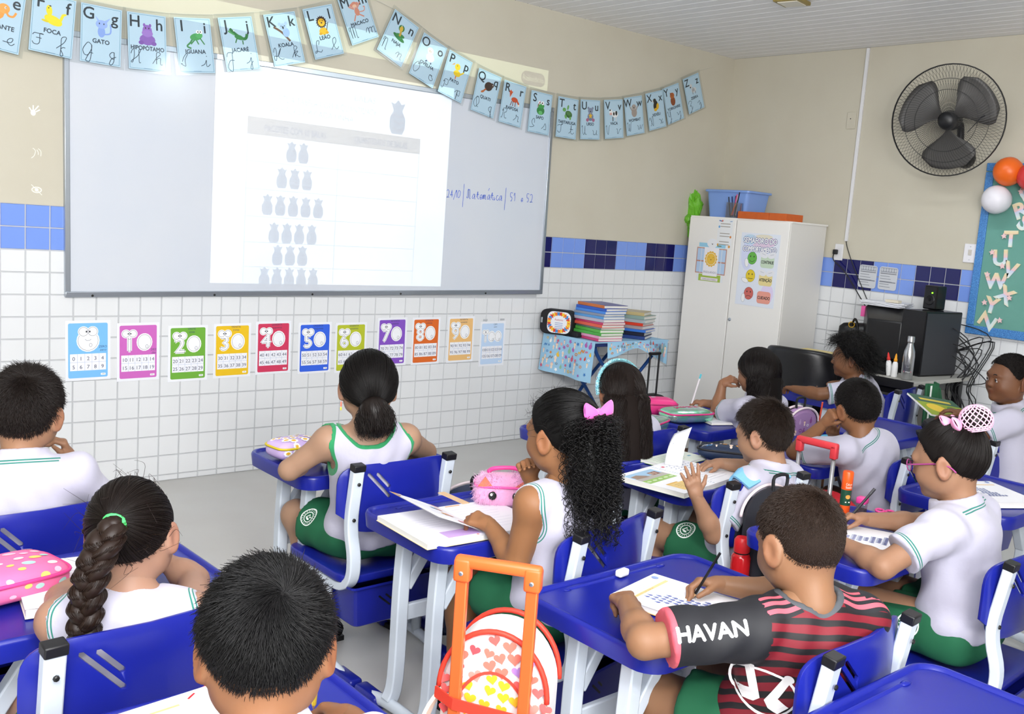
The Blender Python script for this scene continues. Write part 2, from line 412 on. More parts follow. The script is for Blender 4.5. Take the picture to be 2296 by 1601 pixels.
for z, xs in ((1.742, (-3.676, -3.606)), (1.6, (-3.727, -3.652, -3.578)), (1.452, (-3.805, -3.73, -3.655, -3.58, -3.504)), (1.304, (-3.761, -3.686, -3.612, -3.537)), (1.184, (-3.736, -3.662, -3.588)), (1.062, (-3.808, -3.735, -3.662, -3.59, -3.518))):
    for x in xs: bag(x, z, .84)
bag(-3.02, 2.004, 1.45)
# ------------------------------------------------------------------ alphabet bunting
CUR = {'e': '04 34 45 46 36 25 24 33 43 54', 'f': '03 36 48 49 39 28 25 22 20 30 31 23 34 44', 'g': '46 36 25 24 33 43 45 46 42 30 20 21 33 54', 'h': '03 26 48 39 28 23 25 36 46 45 43 53',
 'i': '03 24 36 35 33 43 54', 'j': '03 24 36 33 30 20 21 33 44', 'k': '03 26 48 39 28 23 25 36 46 35 24 34 43 53', 'l': '03 25 47 49 39 28 25 33 43 54', 'm': '04 16 26 23 25 36 46 43 45 56 66 63 73', 'n': '04 16 26 23 25 36 46 43 53',
 'o': '46 26 24 33 43 54 45 36 26 46', 'p': '04 26 20 25 36 46 45 43 33 24', 'q': '46 36 25 24 33 43 45 46 40 50 42 33', 'r': '03 25 27 36 46 43 53', 's': '03 25 37 45 43 33 23', 't': '03 25 29 24 33 43 54', 'u': '06 15 13 23 33 45 46 43 53', 'v': '06 16 13 23 35 46 56', 'w': '06 15 13 23 35 36 34 43 55 66', 'x': '06 16 25 33 43 44', 'y': '06 15 14 24 35 46 42 30 20 31 43', 'z': '05 26 36 34 23 34 44 42 30 20 31 43',
 'E': '68 49 27 36 46 25 13 33 54 64', 'F': '17 28 48 78 58 56 54 43 23 14', 'G': '68 49 27 15 23 43 66 68 64 50 30 31 54 74', 'H': '17 29 39 36 23 13 24 56 79 69 66 63 73', 'I': '25 37 59 69 46 43 33 14 24', 'J': '17 29 59 58 40 20 12 35 65', 'K': '17 29 39 36 23 13 15 45 79 45 63 83', 'L': '57 69 49 36 34 23 13 24 53 63 74', 'M': '17 19 29 26 23 28 49 43 48 69 63 73', 'N': '17 19 29 23 28 49 53 63', 'O': '59 39 16 23 43 66 59 48 69', 'P': '14 23 35 38 27 39 69 66 46', 'Q': '59 39 16 23 43 66 59 39 44 53 63', 'R': '13 23 38 27 39 69 67 46 53 73', 'S': '13 33 64 45 37 59 68 66', 'T': '17 28 58 79 58 55 43 23 14', 'U': '18 29 25 33 43 55 59 54 63 73', 'V': '18 29 26 33 43 58 69', 'W': '18 29 24 33 46 48 43 53 68 79', 'X': '17 29 37 45 53 63 69 59 46 33 23', 'Y': '18 29 26 35 45 59 53 40 30 41 63', 'Z': '17 39 68 46 35 55 52 30 20 41 74'}
def E_(x, y, a, b, c, r=0): return ('e', x, y, a, b, c, r)
AN = {  # simple drawings in a 10x10 box
 'E': ('ELEFANTE', [E_(3, 4, 3.4, 3, '#f0a040'), E_(6, 6.5, 2.4, 2.2, '#f2a84c'), ('l', '76 84 a4 b6', .9, '#f0a040'), E_(6.6, 7, .4, .5, '#fff'), E_(6.7, 7, .2, .3, '#222')]),
 'F': ('FOCA', [E_(3, 7.5, 1.3, 2.4, '#f3e11c', 10), E_(5, 3.5, 4, 2.1, '#f3e11c', -15), ('l', '84 97', 1.2, '#f3e11c'), E_(9.4, 7, 1.1, .5, '#f3e11c', 20), E_(1.6, 2.6, 1.6, .5, '#e4cf12', -10), E_(2.7, 8.6, .25, .3, '#222'), E_(3.3, 9.6, .5, .3, '#333')]),
 'G': ('GATO', [E_(5, 3, 1.7, 2.6, '#8aa9ea'), ('l', '62 93 97', .7, '#8aa9ea'), E_(5, 6.4, 2.7, 2, '#9ab6f0'), ('p', '38 2a 57', '#9ab6f0'), ('p', '68 9a 77', '#9ab6f0'), E_(4, 6.7, .25, .4, '#222'), E_(6, 6.7, .25, .4, '#222')]),
 'H': ('HIPOPÓTAMO', [E_(5, 2.6, 3.8, 2.6, '#8a5fb8'), E_(5, 6.6, 2.3, 3, '#9468c2'), E_(5, 5.6, 2.7, 1.6, '#9f78cb'), E_(3.6, 9.4, .6, .8, '#8a5fb8'), E_(6.4, 9.4, .6, .8, '#8a5fb8'), E_(4.2, 8, .3, .4, '#222'), E_(5.8, 8, .3, .4, '#222'), E_(2, 1, 1.3, 1, '#7d52ab'), E_(8, 1, 1.3, 1, '#7d52ab')]),
 'I': ('IGUANA', [('l', '56 33 11 30', .8, '#3b8a4a'), E_(6, 5.6, 3.2, 1.7, '#4aa35a', 10), E_(7.6, 6.4, 1.8, 1.5, '#57b267'), E_(7, 8, .8, .9, '#fff'), E_(8.6, 8, .8, .9, '#fff'), E_(7.2, 8, .3, .4, '#222'), E_(8.4, 8, .3, .4, '#222'), ('l', '54 32', .6, '#3b8a4a'), ('l', '85 a2', .6, '#3b8a4a'), ('l', '64 72', .6, '#3b8a4a')]),
 'J': ('JACARÉ', [('l', '19 46 74 94 a6', 1.5, '#2f7a3e'), E_(5.4, 4.6, 2.6, 1.2, '#3b8a48', -20), ('l', '08 36', .8, '#58a85e'), ('l', '44 32', .6, '#2f7a3e'), ('l', '73 71', .6, '#2f7a3e'), E_(3, 8, .3, .3, '#fff')]),
 'K': ('KOALA', [('l', '08 45 80', 1.1, '#6a4a38'), E_(6.6, 4.6, 2, 2.4, '#9ab8e8'), E_(5.4, 7.6, 2.1, 1.7, '#a9c4ef'), E_(3.6, 9, .9, .9, '#a9c4ef'), E_(7.4, 9.2, .9, .9, '#a9c4ef'), E_(5.3, 7.2, .5, .8, '#333'), E_(4.4, 8, .25, .3, '#222'), E_(6.3, 8, .25, .3, '#222')]),
 'L': ('LEÃO', [('s', 5, 6.6, 3.4, 2.7, 16, '#3c2a1c'), E_(5, 6.4, 2.1, 2.1, '#e8b41e'), E_(5, 1.8, 2.6, 1.9, '#e8b41e'), E_(3, .7, 1, .7, '#d69f14'), E_(7, .7, 1, .7, '#d69f14'), E_(5, 6.2, .6, .45, '#5a4632'), E_(4.2, 7.2, .25, .3, '#222'), E_(5.8, 7.2, .25, .3, '#222'), ('l', '72 96', .4, '#3c2a1c')]),
 'M': ('MACACO', [E_(5.4, 4.4, 1.6, 2.2, '#d98f78'), ('l', '46 18', .7, '#d98f78'), ('l', '66 99', .7, '#d98f78'), ('l', '43 20', .7, '#d98f78'), ('l', '63 91', .7, '#d98f78'), ('l', '74 a4 b6 a6', .5, '#d98f78'), E_(4.8, 8.2, 2.2, 1.7, '#d98f78'), E_(4.8, 7.6, 1.4, .9, '#efc4a8'), E_(2.6, 8.4, .7, .8, '#d98f78'), E_(7, 8.6, .7, .8, '#d98f78')]),
 'N': ('NAJA', [E_(5, 2, 4.4, 1.3, '#2f7a3e', -8), E_(5.4, 3.4, 3, 1.2, '#3b8a48', 10), ('l', '53 55 48', 1.3, '#c8a23a'), E_(4.4, 7.6, 2, 2, '#2f7a3e'), E_(4.4, 7.2, 1.2, 1.7, '#d8b23e'), E_(4, 9, .25, .3, '#fff')]),
 'O': ('OVELHA', [E_(5.4, 3.4, 3, 2.4, '#f4f6f8'), E_(4, 7.2, 2.2, 2, '#fdfdfd'), E_(4, 6.6, 1.2, 1.3, '#f2dfd6'), ('l', '41 30', .8, '#2c3a6a'), ('l', '71 70', .8, '#2c3a6a'), E_(3.6, 7, .2, .3, '#222'), E_(4.6, 7, .2, .3, '#222')]),
 'P': ('PATO', [E_(5.4, 3.6, 2.7, 1.9, '#f2cf26'), E_(4.6, 7.4, 2, 2, '#f4d431'), ('p', '07 29 28', '#ee9a2a'), ('l', '52 50', .7, '#e2762a'), ('l', '84 a6', .9, '#f2cf26'), E_(4.2, 8, .25, .3, '#222')]),
 'Q': ('QUATI', [E_(5.6, 6, 3.2, 2.8, '#3e2a22', 20), E_(8, 7.4, 1.6, 1.4, '#4a342a'), ('l', '44 22', 1, '#b5623a'), E_(1.8, 1.8, 1.5, .7, '#c0703f', 30), E_(8.6, 7.6, .25, .3, '#eee')]),
 'R': ('RAPOSA', [E_(6, 4.2, 2.7, 1.6, '#c9502a'), ('l', '84 a2', 1.3, '#c9502a'), E_(9.8, 1.4, .8, .6, '#f6e6d8'), ('p', '19 25 49', '#d65a30'), ('p', '18 2a 39', '#d65a30'), ('l', '43 30', .5, '#7a2c18'), ('l', '53 50', .5, '#7a2c18'), ('l', '73 70', .5, '#7a2c18'), E_(2.2, 7.6, .2, .3, '#222')]),
 'S': ('SAPO', [E_(5, 3, 3.4, 2.8, '#3a8a45'), E_(5, 6.2, 2.9, 1.8, '#46a052'), E_(3.6, 8, 1.2, 1.2, '#fff'), E_(6.2, 8, 1.2, 1.2, '#fff'), E_(3.8, 8, .5, .6, '#222'), E_(6, 8, .5, .6, '#222'), ('l', '25 49', .4, '#c0506a'), E_(5, 1.6, 1.8, 1.3, '#6cc074')]),
 'T': ('TARTARUGA', [E_(6, 4, 3.2, 2.3, '#3f6b3a', -15), E_(6, 4.6, 2.2, 1.4, '#56854a', -15), E_(1.8, 6.6, 1.6, 1.3, '#6fae5c'), E_(3.4, 2.2, .9, 1.5, '#6fae5c', 30), E_(7.6, 1.6, .8, 1.2, '#6fae5c'), E_(5, 8.4, .8, 1.7, '#6fae5c', -10), E_(1.4, 7, .25, .3, '#222')]),
 'U': ('URSO', [E_(5, 3.4, 2.8, 2.8, '#7a86a0'), E_(5, 7.4, 2.4, 2, '#8691aa'), E_(3, 9.2, .9, .9, '#8691aa'), E_(7, 9.2, .9, .9, '#8691aa'), ('s', 5, 4, 2.2, 1, 5, '#e8b93a'), E_(2.2, 1.2, 1.3, 1.2, '#b06a8a'), E_(7.8, 1.2, 1.3, 1.2, '#b06a8a'), E_(5, 7, .5, .4, '#222')]),
 'V': ('VACA', [E_(6.2, 4.6, 3, 2.2, '#f4f4f4'), E_(7.4, 5.4, 1, 1.6, '#222'), E_(5, 5, .8, 1.2, '#222'), E_(2.2, 6.2, 1.7, 1.8, '#f4f4f4'), E_(2, 5, 1.3, .9, '#e8b0a8'), ('l', '43 40', .7, '#222'), ('l', '73 70', .7, '#ddd'), E_(1.4, 7.6, .8, .5, '#222')]),
 'W': ('WOMBAT', [E_(5, 3.6, 2.8, 3.2, '#a79a92'), E_(5, 7.4, 2.3, 2, '#b3a69e'), ('l', '35 18', .9, '#a79a92'), ('l', '75 98', .9, '#a79a92'), E_(5, 7, .6, .5, '#444'), E_(4, 8, .2, .3, '#222'), E_(6, 8, .2, .3, '#222')]),
 'X': ('XEXÉU', [E_(5, 5, 2.3, 3.4, '#262420', -15), E_(7, 4, 1.4, 2.3, '#e8b41e', -15), E_(4.4, 8.4, 1.7, 1.5, '#262420'), E_(4.6, 2, 1.7, 1.2, '#e8b41e'), ('p', '18 39 37', '#ddd')]),
 'Y': ('YORKSHIRE', [E_(5, 3.4, 2.6, 3.4, '#8e4a24'), E_(5, 7.4, 2.4, 2.2, '#b5622c'), ('p', '38 3a 59', '#8e4a24'), ('p', '68 8a 79', '#8e4a24'), E_(4.2, 7.8, .25, .3, '#222'), E_(5.8, 7.8, .25, .3, '#222')]),
 'Z': ('ZEBRA', [E_(5.6, 4, 2.8, 2, '#d8dade'), ('l', '43 45', .4, '#444'), ('l', '53 56', .4, '#444'), ('l', '63 65', .4, '#444'), E_(3, 7.4, 1.4, 1.8, '#d8dade'), E_(2.4, 6.6, .7, .6, '#444'), ('l', '43 41', .6, '#888'), ('l', '73 71', .6, '#888')])}
def draw(P, items, x, y, s):
    def pt(q): return [(x+int(a[0], 36)*s, y+int(a[1], 36)*s) for a in q.split()]
    for t in items:
        if t[0] == 'e': P.ell(x+t[1]*s, y+t[2]*s, t[3]*s, t[4]*s, t[5], t[6], 14)
        elif t[0] == 'p': P.poly(pt(t[1]), t[2])
        elif t[0] == 'l':
            q = pt(t[1]); P.line(spline([(a, b, 0) for a, b in q], 4) if len(q) > 2 else q, t[2]*s, t[3])
        elif t[0] == 's':
            P.poly([(x+t[1]*s+(t[3] if k % 2 == 0 else t[4])*s*sin(pi*k/t[5]), y+t[2]*s+(t[3] if k % 2 == 0 else t[4])*s*cos(pi*k/t[5])) for k in range(2*t[5])], t[6])
CARDS = [('E', -5.077, 2.175, -7), ('F', -4.866, 2.188, -4), ('G', -4.657, 2.181, -.7), ('H', -4.449, 2.185, 2.9), ('I', -4.218, 2.210, 8), ('J', -3.993, 2.256, 12.9), ('K', -3.745, 2.324, 16.5), ('L', -3.526, 2.399, 19.8), ('M', -3.318, 2.514, 24.9), ('N', -3.058, 2.447, -23.8), ('O', -2.841, 2.360, -19.9), ('P', -2.646, 2.297, -15.2), ('Q', -2.403, 2.234, -10.2), ('R', -2.195, 2.198, -6), ('S', -1.957, 2.172, -2.4), ('T', -1.725, 2.169, -.1), ('U', -1.509, 2.185, 5.4), ('V', -1.292, 2.216, 8.9), ('W', -1.087, 2.265, 13.7), ('X', -.877, 2.329, 16.9), ('Y', -.693, 2.4, 22.4), ('Z', -.486, 2.502, 24.3)]
PAPER = mat('card_paper', '#bcd8ea', .6)
SLEEVE = bpy.data.materials.new('clear_sleeve'); SLEEVE.use_nodes = True
def _sleeve(m, tint, fac):
    nt = m.node_tree; nt.nodes.clear(); o = nt.nodes.new('ShaderNodeOutputMaterial'); mx = nt.nodes.new('ShaderNodeMixShader')
    t = nt.nodes.new('ShaderNodeBsdfTransparent'); t.inputs[0].default_value = tint+(1,); g = nt.nodes.new('ShaderNodeBsdfGlossy'); g.inputs['Roughness'].default_value = .12
    mx.inputs[0].default_value = fac; nt.links.new(t.outputs[0], mx.inputs[1]); nt.links.new(g.outputs[0], mx.inputs[2]); nt.links.new(mx.outputs[0], o.inputs[0])
_sleeve(SLEEVE, (.95, .96, .96), .035)
CW, CH = .180, .260
ANIMAL = dict(E='orange elephant', F='yellow seal', G='blue cat', H='purple hippopotamus', I='green iguana', J='green alligator', K='pale blue koala', L='lion', M='pink monkey', N='cobra', O='white sheep', P='yellow duckling', Q='brown coati', R='red fox', S='green frog', T='green turtle', U='grey bear', V='black and white cow', W='grey wombat', X='black and yellow bird', Y='brown terrier', Z='grey zebra')
for n, (ch, x, z, a) in enumerate(CARDS):
    e = tag(setw(empty('alphabet_card'), frame_front(x, -.030-.006*(n % 2), z, a)), 'pale blue alphabet card %s with a %s in a clear sleeve' % (ch, ANIMAL[ch]), 'card', 'alphabet cards hung above the whiteboard')
    MB().box((0, 0, 0), (CW, CH, .0016)).build('card_sheet', PAPER, e)
    MB().box((0, .003, .0), (CW+.034, CH+.030, .003)).build('sleeve', SLEEVE, e)
    P = P2(); b = '#4d8fae'
    for (xa, ya, xb, yb) in ((-1, -1, 1, -1), (-1, 1, 1, 1), (-1, -1, -1, 1), (1, -1, 1, 1)):
        P.line([(xa*(CW/2-.006), ya*(CH/2-.006)), (xb*(CW/2-.006), yb*(CH/2-.006))], .0016, b)
    K = '#26333c'
    P.text(ch, -.056, .066, .074, K, fat=.001); P.text(ch.lower(), .058, .060, .074, K, fat=.001)
    word_, it = AN[ch]
    draw(P, it, -.048, -.014, .0098)
    P.text(word_, 0, -.038, .027, '#2c3f52', wmax=.155, fat=.0008)
    stroke(P, CUR[ch], -.086, -.097, .0094, .0030, '#2a4158', 4, .8)
    stroke(P, CUR[ch.lower()], .022, -.097, .0094, .0030, '#2a4158', 4, 1.0)
    if ch == 'F': stroke(P, '36 66', -.086, -.097, .0094, .003, '#2a4158', 3, .8)
    if ch == 'T': stroke(P, '16 46', .022, -.097, .0094, .003, '#2a4158', 3, 1.0)
    if ch == 'X': stroke(P, '46 35 23 13', .022, -.097, .0094, .003, '#2a4158', 3, 1.0)
    if ch in 'IJ': P.ell(.022+.0094*3.3, -.097+.0094*5, .0022, .0022, '#2a4158')
    P.rect(-.02, -.1245, .04, .003, '#6b95b4')
    P.build('printed_design', e, None, lambda x, y, z: (x, y, .0010+z*.6))
pts = [(x+cos(R(a+90))*.146, -.028, z+sin(R(a+90))*.146) for ch, x, z, a in CARDS]
tag(MB().tube(spline([(-5.4, -.028, 2.36)]+pts+[(-.30, -.028, 2.72)], 4), .0012, 5).build('bunting_string', mat('clear_line', '#cfcfc4', .4)), 'thin pale string carrying the alphabet cards above the whiteboard', 'string')
# ------------------------------------------------------------------ number charts on the tiles
def outline_char(P, t, x, y, size, sx=1):
    P.text(t, x, y, size, '#fff', fat=.0066, sx=sx); P.text(t, x, y, size, '#3d4560', fat=.0026, sx=sx); P.text(t, x, y, size, '#f6f7fb', sx=sx, fat=.0007)
CH_ = [(-4.7885, .698, '#7cc0fb', 0, 'ZERO', 'zero'), (-4.453, .684, '#cf68c0', 10, 'DEZ', 'dez'), (-4.202, .668, '#6fae3a', 20, 'VINTE', 'vinte'), (-3.964, .675, '#eec21a', 30, 'TRINTA', 'trinta'), (-3.730, .684, '#d2385e', 40, 'QUARENTA', 'quarenta'), (-3.479, .675, '#3464e4', 50, 'CINQUENTA', 'cinquenta'), (-3.248, .671, '#b9c22e', 60, 'SESSENTA', 'sessenta'), (-2.969, .697, '#8653c4', 70, 'SETENTA', 'setenta'), (-2.724, .697, '#df6a26', 80, 'OITENTA', 'oitenta'), (-2.458, .700, '#eebf7c', 90, 'NOVENTA', 'noventa'), (-2.201, .666, '#c3daf6', 100, 'CEM', 'cem')]
CH_[0] = (-4.69,)+CH_[0][1:]
cname = {0: 'light blue', 10: 'pink', 20: 'green', 30: 'yellow', 40: 'red', 50: 'royal blue', 60: 'lime', 70: 'purple', 80: 'orange', 90: 'tan', 100: 'pale blue'}
for (x, z, c, n, a, b) in CH_:
    s = .205/.21; e = tag(setw(empty('number_chart'), frame_front(x, -.0025, z, .8)@Matrix.Scale(1.0, 4)), '%s number chart for %d with a cartoon numeral, on the white tiles' % (cname[n], n), 'poster', 'number charts along the front wall')
    W, H = .207, .293
    MB().box((0, 0, 0), (W, H, .0016)).build('sheet', mat('white_paper', '#eef0f6', .6), e)
    P = P2(); P.rrect(-W/2+.013, -H/2+.013, W-.026, H-.026, .008, c)
    dg = str(n)
    if n == 0: cx = [-.0]
    elif n == 100: cx = [-.058, -.008, .045]
    else: cx = [-.043, .03]
    ink = '#3d4560'
    for k, d in enumerate(dg):
        xx = cx[k]; rr = (.030, .036) if n != 100 else (.022, .028)
        if n == 0: rr = (.044, .046)
        if d == '0':
            P.ell(xx, .048, rr[0]+.009, rr[1]+.009, '#fff'); P.ell(xx, .048, rr[0]+.003, rr[1]+.003, ink); P.ell(xx, .048, rr[0]+.0016, rr[1]+.0016, '#f6f7fb'); P.ring(xx+.012, .026, .006, .009, .0014, ink, 14)
        else:
            if n != 100: outline_char(P, d, xx, .006, .105, 1.05)
            else: outline_char(P, d, xx, .014, .08, .9)
        if k == 0:
            ex = xx; ey = .092 if n != 100 else .078; er = (.021 if n == 0 else (.017 if n < 100 else .012))
            for sx_ in (-1, 1):
                P.ell(ex+sx_*er, ey, er+.005, er+.005, '#fff')
            for sx_ in (-1, 1):
                P.ell(ex+sx_*er, ey, er+.0009, er+.0009, ink); P.ell(ex+sx_*er, ey, er-.0006, er-.0006, '#f8f9fc'); P.ell(ex+sx_*er*.35, ey, er*.2, er*.22, '#20242e')
            P.line([(ex-.014, ey-er-.016), (ex-.007, ey-er-.022), (ex+.007, ey-er-.022), (ex+.014, ey-er-.016)] if n == 0 else [(ex-.005, ey-er-.008), (ex, ey-er-.012), (ex+.005, ey-er-.008)], .0016, ink)
    ty = {0: (.068, .012), 10: (.075, .004)}.get(n, (.018, .122))
    P.text(a, ty[0], ty[1], .015, '#34405e', wmax=.06); P.text(b, ty[0], ty[1]-.016, .016, '#34405e', wmax=.06, shear=.3)
    P.rect(-W/2+.021, -.098, W-.042, .082, '#f3f4fa')
    cw = (W-.042)/5
    for r in range(2):
        for q in range(5):
            P.text(str(n+r*5+q), -W/2+.021+cw*(q+.5), -.048-.041*r, .026, '#3a4468', wmax=cw*.86)
    P.rect(-W/2+.021, -.0575, W-.042, .001, '#9fb0d8')
    for q in range(1, 5): P.rect(-W/2+.021+cw*q, -.098, .001, .082, '#9fb0d8')
    P.rrect(.058, -.124, .022, .010, .002, '#fff'); P.text('SME', .069, -.1215, .008, '#345')
    P.build('printed_design', e, None, lambda x, y, z: (x, y, .0010+z*.5))
for x, z in ((-2.27, .822), (-2.13, .825)): tag(MB().box((x, -.004, z), (.035, .001, .012)).build('tape_piece', mat('masking_tape', '#b9bcc0', .5)), 'grey tape strip above the %s corner of the pale chart' % ('left' if x < -2.2 else 'right'), 'tape')
# three white hand, ear and eye stickers on the painted wall left of the board
for nm, x, z, it in (('hand', -4.93, 1.80, [E_(4, 4, 2, 2.4, '#f4f2e6'), ('l', '35 18', 1, '#f4f2e6'), ('l', '46 4a', 1, '#f4f2e6'), ('l', '56 8a', 1, '#f4f2e6'), ('l', '65 97', 1, '#f4f2e6')]), ('ear', -4.92, 1.62, [('l', '28 46 32 10', .5, '#f4f2e6'), ('l', '68 86 82', .5, '#f4f2e6'), ('l', '57 65 63', .5, '#f4f2e6')]), ('eye', -4.92, 1.45, [E_(5, 5, 4, 2.6, '#f4f2e6'), E_(5, 5, 3.2, 1.8, '#cfcab6'), E_(5, 5, 1.4, 1.4, '#f4f2e6'), ('l', '19 91', .5, '#f4f2e6')])):
    P = P2(); draw(P, it, -.028, -.028, .0056); P.up()
    o = P.build('wall_sticker', None, None, lambda x, y, z: (x, y, z+.0004)); setw(o, frame_front(x, -.0006, z)); tag(o, 'white %s pictogram sticker on the beige wall left of the board' % nm, 'sticker')
# ------------------------------------------------------------------ pupils' chairs and desks
BLUE = mat('blue_plastic', '#162088', .3, spec=.5, bump=(220, .06, .0006))
STEEL = mat('white_enamel', '#cdd6e0', .35, spec=.5)
BLACK = mat('black_plastic', '#17171a', .4)
def holed(outer, holes, fn, step=.02):
    from mathutils.geometry import delaunay_2d_cdt
    def inside(p, poly):
        c = False; j = len(poly)-1
        for i in range(len(poly)):
            if (poly[i][1] > p[1]) != (poly[j][1] > p[1]) and p[0] < (poly[j][0]-poly[i][0])*(p[1]-poly[i][1])/(poly[j][1]-poly[i][1])+poly[i][0]: c = not c
            j = i
        return c
    pts = []; edges = []
    for poly in [outer]+holes:
        n = len(pts); pts += poly; edges += [(n+i, n+(i+1) % len(poly)) for i in range(len(poly))]
    xs = [p[0] for p in outer]; ys = [p[1] for p in outer]
    x = min(xs)+step
    while x < max(xs):
        y = min(ys)+step
        while y < max(ys):
            if inside((x, y), outer) and not any(inside((x, y), h) for h in holes): pts.append((x, y))
            y += step
        x += step
    r = delaunay_2d_cdt([V(p) for p in pts], edges, [], 0, 1e-5)
    fs = []
    for f in r[2]:
        c = (sum(r[0][i].x for i in f)/3, sum(r[0][i].y for i in f)/3)
        if inside(c, outer) and not any(inside(c, h) for h in holes): fs.append(tuple(f))
    return [fn(v.x, v.y) for v in r[0]], fs
def slot(x0, y0, x1, y1, w):
    a = V((x1-x0, y1-y0)).normalized(); n = V((-a.y, a.x))*w/2; a = a*w/2
    P, Q = V((x0, y0)), V((x1, y1))
    return [tuple(q) for q in (P+n, P-a*.8, P-n, Q-n, Q+a*.8, Q+n)]
def make_chair():
    e = empty('school_chair')
    out = []
    for t in range(40):   # superellipse-ish shield, wider at the top
        a = 2*pi*t/40; c, s_ = cos(a), sin(a)
        out.append(((.192+.022*(s_ > -.2))*math.copysign(abs(c)**.42, c), .593+.112*math.copysign(abs(s_)**.5, s_)+(.006*c*c if s_ > 0 else .004)))
    holes = [slot(-.120, .672, -.050, .596, .0105), slot(-.092, .672, -.052, .629, .0105)]
    def f(x, z): return (x, -.192+.95*x*x*(1.0)-.012*cos((z-.59)*9)+.0, z)
    vs, fs = holed(out, holes, f)
    b = mesh('backrest', vs, fs, BLUE, e, True); q = b.modifiers.new('s', 'SOLIDIFY'); q.thickness = .009; q.offset = 1
    q = b.modifiers.new('b', 'BEVEL'); q.width = .003; q.segments = 2; q.limit_method = 'ANGLE'; q.angle_limit = R(50)
    so = rpoly(-.198, -.205, .198, .178, .055, 6)
    def g(x, y): return (x, y, .352+.10*x*x-.02*math.exp(-((y+.02)/.12)**2)*math.exp(-(x/.13)**2)-(.9*(y-.12)**2 if y > .12 else 0))
    vs, fs = holed(so, [], g, .035)
    s_ = mesh('seat', vs, fs, BLUE, e, True); q = s_.modifiers.new('s', 'SOLIDIFY'); q.thickness = .026; q.offset = -1
    q = s_.modifiers.new('b', 'BEVEL'); q.width = .006; q.segments = 2; q.limit_method = 'ANGLE'; q.angle_limit = R(50)
    m = MB()
    def lay(z, k, y0, y1, r=.02): return [(x, y, z) for x, y in rpoly(-.168*k, y0, .168*k, y1, r, 3)]
    L = [lay(.326, 1.1, -.235, .12), lay(.318, 1.1, -.235, .12), lay(.316, 1, -.222, .11), lay(.185, .9, -.205, .085), lay(.178, .86, -.195, .075)]
    n = len(L[0]); vs = sum(L, []); m.add(vs, [(i*n+k, i*n+(k+1) % n, (i+1)*n+(k+1) % n, (i+1)*n+k) for i in range(len(L)-1) for k in range(n)]+[tuple(range((len(L)-1)*n, len(L)*n))])
    bn = m.build('book_bin', BLUE, e, auto=.5)
    k = MB()
    for sl in (slot(-.075, .276, -.03, .238, .006), slot(-.05, .278, -.028, .259, .006)): k.add([(x, -.222+(.316-z)*.13-.0015, z) for x, z in sl], [tuple(range(6))])
    k.build('bin_slots', BLACK, bn)
    for sx in (-1, 1):
        x = .172*sx
        pts = spline([(x, -.21, .70), (x, -.198, .62), (x, -.188, .545), (x, -.192, .49), (x, -.212, .42), (x, -.208, .355), (x, -.172, .318), (x, -.11, .308), (x, .02, .318), (x, .135, .330)], 4)
        t = MB().tube(pts, 1, 4, flat=(.019, .0135), up=(1, 0, 0)).build('frame_tube', STEEL, e, bevel=.004)
        MB().box((0, 0, .0), (.041, .031, .022)).build('tube_cap', BLACK, t, M=Matrix.Translation((x, -.2115, .704))@Matrix.Rotation(R(8), 4, 'X'), bevel=.003)
        MB().box((0, 0, .0), (.041, .018, .031)).build('tube_cap', BLACK, t, M=Matrix.Translation((x, .14, .330)), bevel=.003)
        for z in (.653, .535):
            MB().lathe([(.006, 0), (.0055, .003), (.003, .0045)], 8, Matrix.Translation((x, -.222+(.653-z)*.16, z))@Matrix.Rotation(R(90), 4, 'X')).build('rivet', _M['dark_steel'], t)
        for y in (-.075, -.02):
            MB().tube([(x*1.04, y, .312), (x*1.04, y, .045)], 1, 10, flat=(.0145, .022), up=(1, 0, 0)).build('leg', STEEL, e, smooth=True)
        ft = MB().tube(spline([(x*1.04, -.235, .022), (x*1.04, -.14, .04), (x*1.04, -.03, .052), (x*1.04, .08, .045), (x*1.04, .17, .022)], 4), 1, 10, flat=(.014, .018), up=(1, 0, 0)).build('foot_tube', STEEL, e, smooth=True)
        for y0, y1 in ((-.275, -.155), (.095, .205)):
            MB().box((x*1.04, (y0+y1)/2, .024), (.05, y1-y0, .045), b=.012).build('foot_cover', BLUE, ft, smooth=True)
    return e
